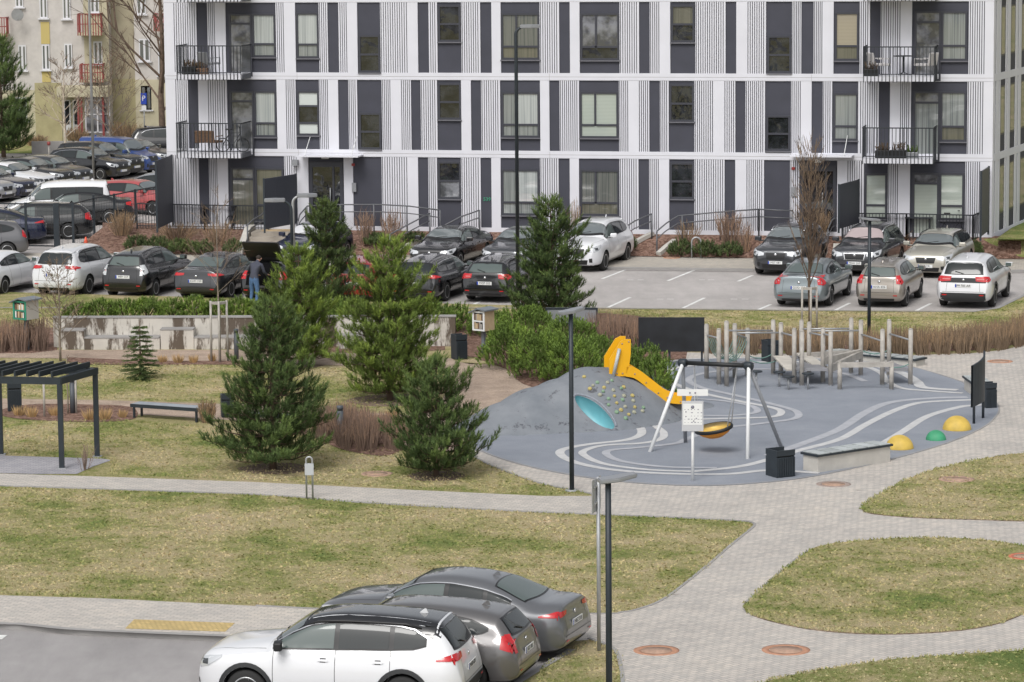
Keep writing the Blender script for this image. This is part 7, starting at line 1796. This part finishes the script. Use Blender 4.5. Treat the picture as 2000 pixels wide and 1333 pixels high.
hedge([(1380, 686), (1500, 690), (1640, 692), (1780, 690), (1900, 685), (2010, 664), (2080, 645)], .78, 1.3, 'long clipped brown bare hedge behind the climbing frame and along the plaza', 'twigbrown', 260, 1)
hedge([(1165, 670), (1220, 676), (1260, 680), (1300, 684)], .95, 1.3, 'reddish bare hedge between the mountain pines and the black chalkboard', 'twigred', 300, 2)
hedge([(632, 842), (690, 862), (740, 878), (770, 872)], .78, 1.5, 'purple brown bare hedge round the grey bollard, between the two front pines', 'twigred', 340, 3)
hedge([(-40, 686), (20, 684), (90, 680)], .95, 1.6, 'reddish bare shrubs round the book exchange box at the left edge', 'twigred', 240, 4)
bare_shrub(404, 826, 777, 40, 'round brown bare shrub at the right end of the metal bench', 170, 'twigbrown', 5, w=.008)
bare_shrub(165, 919, 855, 40, 'thin bare shrub at the corner of the pergola paving', 14, 'twig', 6, spread=1.3)
bare_shrub(238, 460, 408, 62, 'dense brown bare shrub at the corner of the gate fence', 170, 'twigbrown', 7, P=HG(238, 460), w=.009)
for i, (px, py, yt, wp, n, lb) in enumerate(((345, 470, 432, 110, 150, 'sparse bare shrub in front of the left terrace fence'), (425, 480, 425, 80, 90, 'bare shrub left of the broad entrance stairs'), (715, 478, 405, 50, 80, 'reddish bare shrub left of the sloping handrail, behind the dark pine'), (765, 480, 405, 50, 80, 'reddish bare shrub under the long ramp handrail'), (1040, 470, 440, 60, 60, 'low bare shrub behind the tall lamp post'),
    (1120, 462, 385, 30, 26, 'thin upright bare shrub against the facade above the white SUV'), (1345, 475, 430, 60, 60, 'bare shrub right of the middle ramp rails'), (1425, 480, 405, 70, 120, 'reddish bare shrub beneath the long handrail, right of the hoop'), (1455, 492, 430, 40, 60, 'small reddish bare shrub left of the grey SUV'), (1740, 475, 445, 120, 70, 'low dry shrub in front of the right terrace fence'), (1600, 470, 400, 50, 90, 'bare shrub in front of the right entrance door'), (900, 470, 440, 60, 40, 'low bare shrub behind the two dark saloons'))):
    bare_shrub(px, py, yt, wp, lb, n, 'twigred' if i in (2, 3, 7, 8) else 'twigbrown', 30 + i, P=HG(px, py), w=.009)
# dry ornamental grasses
def tuft(px, py, yt, wp, label, grp, seed, n=90):
    P = G(px, py); h = zat(P, yt); Rm = wp / SPM(P) / 2; rnd = random.Random(seed); F_ = Fol()
    for i in range(n):
        a = rnd.random() * 6.28; r = math.sqrt(rnd.random()) * Rm; b0 = Vector((math.cos(a) * r * .5, math.sin(a) * r * .5, 0)); tip = Vector((math.cos(a) * r * 1.1, math.sin(a) * r * 1.1, h * rnd.uniform(.5, 1.05))); F_.tri(b0 - Vector((.012, 0, 0)), b0 + Vector((.012, 0, 0)), tip, rnd.random())
    o = F_.build('dry_tuft', M['drygrass'], None); o.location = P; tag(o, label, 'ornamental plant', grp)
g4 = 'dry ornamental grasses'
for i, (px, py, yt, wp, lb) in enumerate(((38, 812, 790, 34, 'dry grass tuft below the litter bin at the left edge'), (62, 815, 792, 30, 'dry grass tuft right of the litter bin, left of the thin stake'), (108, 812, 790, 34, 'dry grass tuft left of the front pergola post'), (176, 820, 796, 38, 'dry grass tuft left of the right pergola post'), (205, 820, 795, 34, 'dry grass tuft right of the right pergola post'), (240, 816, 798, 24, 'dry grass tuft at the left end of the metal bench'),
    (318, 708, 692, 24, 'dry grass tuft right of the small spruce'), (348, 709, 690, 26, 'second dry grass tuft right of the small spruce'), (378, 709, 691, 22, 'dry grass tuft left of the staked young tree'), (415, 706, 688, 20, 'dry grass tuft at the foot of the staked young tree'), (765, 818, 796, 34, 'dry grass tuft between the purple hedge and the front pine'))):
    tuft(px, py, yt, wp, lb, g4, 90 + i)
# bare trees
def bare_tree(px, py, ytop, wpx, label, seed=1, m='bark', gz=0.0, r=.05, columnar=False, stakes=0, depth=4, nb=6, low=.35, name='bare_tree', grp=None, density=1.0, tw=.006):
    P = G(px, py, gz); h = zat(P, ytop) - gz; Rm = wpx / SPM(P) / 2; rnd = random.Random(seed); t = thing(name, label, 'tree', P, 0, grp)
    tr = MB(); tp = [Vector((rnd.gauss(0, .02) * h * .3 * (k > 1), rnd.gauss(0, .02) * h * .3 * (k > 1), h * k / 8)) for k in range(9)]; tr.tube(tp, r, 8, r2=.01); tr.build('trunk', M[m], t)
    br = MB(); F_ = Fol()
    def grow(p, d, L, r_, lv):
        q = p + d * L * .5 + rdir(rnd) * L * .05; e = q + (d + Vector((0, 0, .25 if not columnar else .6)) * .5).normalized() * L * .5
        if r_ > .008: br.tube([p, q, e], [r_, r_ * .75, r_ * .5], 4, cap=False)
        else:
            sd_ = d.cross(Vector((0, 1, 0))); sd_ = (sd_.normalized() if sd_.length > .05 else Vector((1, 0, 0))) * tw; n0 = len(F_.v); F_.v += [p - sd_, p + sd_, q + sd_ * .7, q - sd_ * .7, e]; F_.f += [(n0, n0+1, n0+2, n0+3), (n0+3, n0+2, n0+4)]; F_.t += [rnd.random(), rnd.random()]
        if lv > 0:
            for _ in range(3 + (lv > 1)):
                f = rnd.uniform(.35, 1.0); pp = p.lerp(q, f * 2) if f < .5 else q.lerp(e, f * 2 - 1); nd = (d + rdir(rnd) * (.75 if not columnar else .4) + Vector((0, 0, .2))).normalized(); grow(pp, nd, L * rnd.uniform(.4, .65), r_ * .5, lv - 1)
    n0_ = int(nb * 4 * density)
    for k in range(n0_):
        f = low + (1 - low) * ((k + .5) / n0_) ** .9; p = tp[min(7, int(f * 8))].lerp(tp[min(8, int(f * 8) + 1)], f * 8 % 1); th = k * 2.4; el = rnd.uniform(.5, 1.1) if not columnar else rnd.uniform(1.8, 3.0); d = Vector((math.cos(th), math.sin(th), el)).normalized(); L = (Rm * (1.15 - .75 * f) / max(.3, math.hypot(d.x, d.y))) if not columnar else h * .26 * (1.1 - f * .6); L = min(L, h * .5); grow(p, d, L, r * .4 * (1.2 - f), depth - 2)
    br.build('branches', M[m], t, fix=False); F_.build('crown', M['treetwig'], t)
    return t
def stakes(px, py, ytop, wpx, label):
    P = G(px, py); h = zat(P, ytop); w_ = wpx / SPM(P) / 2; t = thing('tree_stakes', label, 'tree stakes', P)
    for k, (x, y) in enumerate(((-w_, 0), (w_, .1), (.1 * w_, -w_ * .8))): b = MB(); b.tube([(x, y, 0), (x * .95, y * .95, h)], .035, 7); b.build('stake', M['woodlight'] if False else M['wood'], t)
    b = MB(); 
    for p, q in (((-w_, 0), (w_, .1)), ((w_, .1), (.1 * w_, -w_ * .8)), ((.1 * w_, -w_ * .8), (-w_, 0))): b.bar((p[0] * .97, p[1], h - .06), (q[0] * .97, q[1], h - .06), .03, .07)
    b.build('cross_rails', M['wood'], t)
bare_tree(1582, 641, 318, 62, 'columnar bare tree with stakes between the car park and the climbing frame', 1, 'bark', r=.055, columnar=True, nb=12, low=.24, density=1.2, depth=4, tw=.007)
stakes(1581, 642, 560, 30, 'wooden stakes supporting the columnar bare tree behind the climbing frame')
bare_tree(430, 706, 400, 130, 'thin young bare tree with wooden stakes before the seating wall', 2, 'barkpale', r=.035, nb=5, low=.42, tw=.005)
stakes(429, 707, 588, 32, 'wooden stakes supporting the thin young tree before the seating wall')
bare_tree(118, 706, 520, 90, 'bare multi-branched small tree between the book box and the seating wall', 3, 'barkpale', r=.04, nb=8, low=.2, density=1.3)
bare_tree(133, 809, 700, 30, 'young staked tree stem seen through the pergola', 8, 'barkpale', r=.025, nb=3, low=.5)
for px, py, yt, lb in ((87, 815, 745, 'thin pale wooden stake left of the pergola front post'), (149, 808, 742, 'pale wooden stake beside the bollard behind the pergola')):
    P = G(px, py); b = MB(); b.tube([(0, 0, 0), (0, 0, zat(P, yt))], .03, 7); o = b.build('wooden_stake', M['wood'], loc=P); tag(o, lb, 'stake')
bare_tree(128, 334, 130, 110, 'slender birch with pale trunk in front of the black hatchback in the rear car park', 4, 'birch', r=.07, nb=6, low=.3, tw=.012)
bare_tree(318, 300, -160, 260, 'big old bare tree close to the corner of the white building', 5, 'bark', r=.2, nb=7, low=.16, depth=5, density=1.0, tw=.012)
bare_tree(215, 286, 120, 120, 'bare bushy tree in front of the old building porch', 6, 'barkpale', r=.06, nb=8, low=.1, density=1.2, tw=.012)
pine(6, 308, 78, 135, 'dark conifer at the left edge in front of the old building', 'pinedark', 9, .9, shape=.7, ts=2.0, cat='conifer', name='conifer_tree')
for i, (px, py, yt, wp, lb) in enumerate(((70, 285, 262, 60, 'low bare shrub at the foot of the old ochre wall'), (245, 284, 232, 70, 'brown bare shrubs right of the old porch'), (290, 286, 245, 60, 'brown bare shrubs below the old windows by the white building'), (150, 284, 245, 50, 'bare shrub in front of the old entrance door'))):
    bare_shrub(px, py, yt, wp, lb, 160, 'twigbrown', 60 + i, w=.018)
# ---- grass blades over the lawns, longer ones hanging over the edges
def in_poly(x, y, poly):
    c = False; j = len(poly) - 1
    for i in range(len(poly)):
        if (poly[i][1] > y) != (poly[j][1] > y) and x < (poly[j][0] - poly[i][0]) * (y - poly[i][1]) / (poly[j][1] - poly[i][1]) + poly[i][0]: c = not c
        j = i
    return c
lawns = [[(-30, 952), (500, 969), (1000, 1001), (1300, 1013), (1440, 1020), (1466, 1024), (1440, 1050), (1380, 1105), (1300, 1167), (1250, 1187), (1200, 1195), (1140, 1198), (700, 1189), (500, 1180), (200, 1166), (-30, 1160)],
 [(-30, 826), (240, 822), (640, 855), (760, 874), (895, 884), (950, 909), (1060, 948), (1140, 963), (1060, 966), (800, 953), (500, 938), (218, 926), (225, 898), (-30, 886)],
 [(-30, 708), (480, 716), (700, 722), (870, 728), (850, 798), (640, 796), (470, 786), (-30, 772)], [(640, 606), (1170, 606), (1500, 610), (1900, 613), (1950, 606), (2020, 580), (2020, 640), (1900, 652), (1500, 652), (1170, 650), (1000, 630)], [(-30, 606), (640, 606), (640, 616), (-30, 640)],
 [(p[0], p[1]) for p in isl1], [(p[0], p[1]) for p in isl2], [(p[0], p[1]) for p in isl3], [(1120, 1270), (1150, 1252), (1190, 1264), (1204, 1280), (1213, 1345), (1050, 1345), (1060, 1305)]]
rnd = random.Random(77); F_ = Fol()
for li, poly in enumerate(lawns):
    x0, x1 = max(-20, min(p[0] for p in poly)), min(2020, max(p[0] for p in poly)); y0, y1 = min(p[1] for p in poly), min(1345, max(p[1] for p in poly)); z = .03 if 5 <= li <= 7 else 0
    A = G(x0, y0); 
    wx0, wx1 = G(x0, y0).x, G(x1, y0).x; wy0, wy1 = G((x0 + x1) / 2, y1).y, G((x0 + x1) / 2, y0).y
    n_ = int(abs(wx1 - wx0) * (wy1 - wy0) * 110); n_ = min(n_, 120000)
    for _ in range(n_):
        X_ = rnd.uniform(min(wx0, G(x0, y1).x), max(wx1, G(x1, y1).x)); Y_ = rnd.uniform(wy0 - 1, wy1 + 1); px, py = proj((X_, Y_, z))
        if px < -15 or px > 2015 or py > 1340 or not in_poly(px, py, poly): continue
        nz_ = noise.noise(Vector((X_ * .35, Y_ * .35, 1))) * .9 + noise.noise(Vector((X_ * 1.5, Y_ * 1.5, 5))) * .6
        h_ = rnd.uniform(.012, .035) * (1 - .3 * nz_); a_ = rnd.uniform(-.03, .03); w_ = rnd.uniform(.012, .035)
        F_.tri(Vector((X_ - w_, Y_, z)), Vector((X_ + w_, Y_, z)), Vector((X_ + a_, Y_ + rnd.uniform(-.03, .03), z + h_)), min(1, max(0, .5 + rnd.gauss(0, .22) + (.0 if li != 7 else -.25))))
for li, poly in enumerate(lawns):
    z = .03 if 5 <= li <= 7 else 0
    for (x0, y0), (x1, y1) in zip(poly, poly[1:] + poly[:1]):
        if max(x0, x1) < 0 or min(x0, x1) > 2000 or min(y0, y1) > 1335: continue
        A = G(x0, y0, z); B_ = G(x1, y1, z); L = (B_ - A).length
        if L > 40: continue
        e = (B_ - A).normalized(); e = Vector((-e.y, e.x, 0))
        for _ in range(int(L * 45)):
            f = rnd.random(); q = A.lerp(B_, f); wv = .05 * noise.noise(Vector((q.x * 2, q.y * 2, 3))); q += e * (rnd.gauss(0, .035) + wv * .7); w_ = rnd.uniform(.008, .02); h_ = rnd.uniform(.02, .06)
            F_.tri(q - Vector((w_, 0, 0)), q + Vector((w_, 0, 0)), q + Vector((rnd.uniform(-.04, .04), rnd.uniform(-.04, .04), h_)), min(1, max(0, .35 + rnd.gauss(0, .2))))
m = grass_mat('grass_blades', .5, blades=True)
o = raw_mesh('grass', F_.v, F_.f, m, None, F_.t); o['kind'] = 'stuff'
print('blades', len(F_.f))
# ================================================================== OLD APARTMENT BUILDING, far left
OP = G(100, 277); ON = Vector((0, -1, 0)); OD = OP.y
t = thing('old_apartment_building', 'old pale apartment block with ochre lower storey, red balconies and a glazed porch', 'building', (0, OD, 0)); OB = t
def OX(x, y=100): return onplane(x, y, OP, ON).x
def OZ(y, x=100): return onplane(x, y, OP, ON).z
M['oldwall'] = concrete_mat('old_pale_render', (.56, .53, .50)); M['ochre'] = concrete_mat('ochre_render', (.40, .36, .21)); M['cream'] = concrete_mat('cream_render', (.50, .46, .33)); M['tan'] = concrete_mat('tan_render', (.40, .36, .26)); M['yellowp'] = mat('yellow_panel', (.52, .42, .16), .8)
M['redbrown'] = mat('red_brown_metal', (.26, .055, .05), .6); M['oldframe'] = mat('white_window_frame', (.66, .66, .68), .5)
zb = OZ(160)
b = MB(); b.box((OX(-260), 0, -.2), (OX(213), 12, 26)); b.build('wall', M['oldwall'], OB)
b = MB(); b.box((OX(213), 1.2, -.2), (OX(262), 12, 26)); b.build('stair_wall', M['tan'], OB)  # recess on the shade side; its shade is put into the tan colour
b = MB(); b.box((OX(262), .2, -.2), (OX(620), 12, 26)); b.build('wall', M['oldwall'], OB)
b = MB()
b.box((OX(66), -.06, -.1), (OX(118), -.003, OZ(162))); b.build('plinth_panel', M['ochre'], OB)
b = MB(); b.box((OX(-260), -.05, -.1), (OX(66), -.004, OZ(176))); b.build('plinth_panel', M['cream'], OB)
b = MB(); b.box((OX(213.2), 1.14, -.1), (OX(262), 1.197, OZ(158))); b.build('plinth_panel', M['ochre'], OB)
b = MB(); b.box((OX(262), .13, -.1), (OX(420), .197, OZ(158))); b.build('plinth_panel', M['cream'], OB)
b = MB(); b.box((OX(165), -.05, OZ(160)), (OX(213), -.003, 26)); b.build('wall_panel', M['cream'], OB)
for y0, y1 in ((43, 86), (137, 161)): b = MB(); b.box((OX(81), -.045, OZ(y1)), (OX(98), -.003, OZ(y0))); b.build('yellow_panel', M['yellowp'], OB)
def owin(x0, x1, y0, y1, yy=0.0, split=True):
    a, c, z0, z1 = OX(x0), OX(x1), OZ(y1), OZ(y0)
    b = MB(); b.box((a, yy - .07, z0), (c, yy - .01, z1)); o = b.build('window', M['oldframe'], OB)
    n_ = 2 if split else 1
    for i in range(n_):
        p = a + (c - a) * i / n_ + .06; q = a + (c - a) * (i + 1) / n_ - .06; g = MB(); g.face([(p, yy - .075, z0 + .08), (q, yy - .075, z0 + .08), (q, yy - .075, z1 - .08), (p, yy - .075, z1 - .08)]); g.build('pane', GL['curtd'], o, fix=False)
    b = MB(); b.box((a - .1, yy - .18, z0 - .07), (c + .1, yy - .01, z0 - .0)); b.build('sill', M['oldframe'], o)
for w_ in ((36, 51, 88, 138), (82, 97, 87, 137), (126, 141, 86, 133), (33, 48, -35, 14), (80, 95, -36, 36), (125, 140, -36, 38), (183, 200, 82, 127), (179, 196, -36, 26), (22, 50, 190, 237), (-10, 8, 90, 138)): owin(*w_)
for w_ in ((269, 286, -30, 30), (271, 292, 78, 122), (273, 293, 170, 217), (308, 325, 100, 150)): owin(*w_, yy=.2)
def obalc(x0, x1, y0, y1):
    a, c, z0, z1 = OX(x0), OX(x1), OZ(y1), OZ(y0)
    b = MB(); b.box((a, -1.1, z0), (c, -.05, z0 + .15)); o = b.build('balcony', M['cream'], OB)
    b = MB(); b.box((a, -1.14, z1 - .06), (c, -1.08, z1)); b.box((a, -1.14, (z0 + z1) / 2), (c, -1.08, (z0 + z1) / 2 + .05)); n_ = 9
    for i in range(n_ + 1): x = a + (c - a) * i / n_; b.box((x - .025, -1.13, z0), (x + .025, -1.09, z1 - .06))
    for x in (a, c - .05):
        b.box((x, -1.08, z1 - .06), (x + .05, -.05, z1))
        for k in range(1, 4): b.box((x, -1.1 + k * .26, z0 + .15), (x + .05, -1.07 + k * .26, z1 - .06))
    b.build('railing', M['redbrown'], o)
obalc(160, 204, 124, 160); obalc(158, 203, 26, 69); obalc(-20, 20, 32, 70); obalc(306, 330, 27, 62)
# porch
a, c = OX(119), OX(218); b = MB(); b.box((a, -2.2, OZ(186)), (c, -.06, OZ(167))); po = b.build('porch', M['cream'], OB)
b = MB(); b.box((OX(121), -.4, 0), (OX(170), -.07, OZ(187))); b.build('porch_wall', M['cream'], OB)
for x0, x1 in ((123, 137), (141, 153)):
    b = MB(); b.box((OX(x0), -.45, OZ(268)), (OX(x1), -.405, OZ(195))); o = b.build('entrance_door', M['oldframe'], OB); g = MB(); g.face([(OX(x0) + .08, -.455, OZ(243)), (OX(x1) - .08, -.455, OZ(243)), (OX(x1) - .08, -.455, OZ(197)), (OX(x0) + .08, -.455, OZ(197))]); g.build('pane', GL['dark'], o, fix=False)
for x in (157, 163, 205): b = MB(); b.box((OX(x), -2.0, 0), (OX(x + 4), -1.85, OZ(186))); b.build('porch_column', M['redbrown'], OB)
b = MB(); 
for i in range(5): x = OX(172) + (OX(218) - OX(172)) * i / 4; b.box((x - .04, -1.8, .6), (x + .04, -1.74, OZ(187)))
for z in (.6, 1.6, 2.4): b.box((OX(172), -1.8, z), (OX(218), -1.745, z + .06))
fr = b.build('porch_glazing', M['oldframe'], OB); g = MB(); g.face([(OX(172), -1.76, .6), (OX(218), -1.76, .6), (OX(218), -1.76, OZ(187)), (OX(172), -1.76, OZ(187))]); g.build('pane', GL['grey'], fr, fix=False)
# satellite dish
P = onplane(38, 28, OP, ON); b = MB(); b.lathe([(.001, 0), (.2, .02), (.33, .07), (.345, .07)], 20, None, Matrix.Rotation(R(100), 4, 'X')); t = thing('satellite_dish', 'pale grey satellite dish high on the old building', 'satellite dish', P + Vector((0, -.7, 0))); b.build('dish', M['galv'], t)
b = MB(); b.tube([(0, .02, 0), (.1, .62, -.35)], .025, 6); b.tube([(0, 0, -.2), (0, -.35, -.25)], .015, 5); b.build('arm', M['galv'], t)
# low wall and waste house behind the rear car park
b = MB(); A = G(62, 300); B_ = G(150, 300); b.box((A.x, A.y, -.05), (B_.x, A.y + .25, zat(A, 277)), M['kerb']); o = b.build('low_wall', M['kerb']); tag(o, 'low grey wall behind the verge in front of the ochre wall', 'wall')
P = G(96, 312); t = thing('marker_post', 'thin marker post with red top on the verge', 'post', P); b = MB(); b.tube([(0, 0, 0), (0, 0, zat(P, 284))], .03, 6); b.build('post', M['wood'], t); b = MB(); z = zat(P, 277); b.tube([(0, 0, zat(P, 284)), (0, 0, z)], .09, 8); b.build('top', M['redbrown'], t)
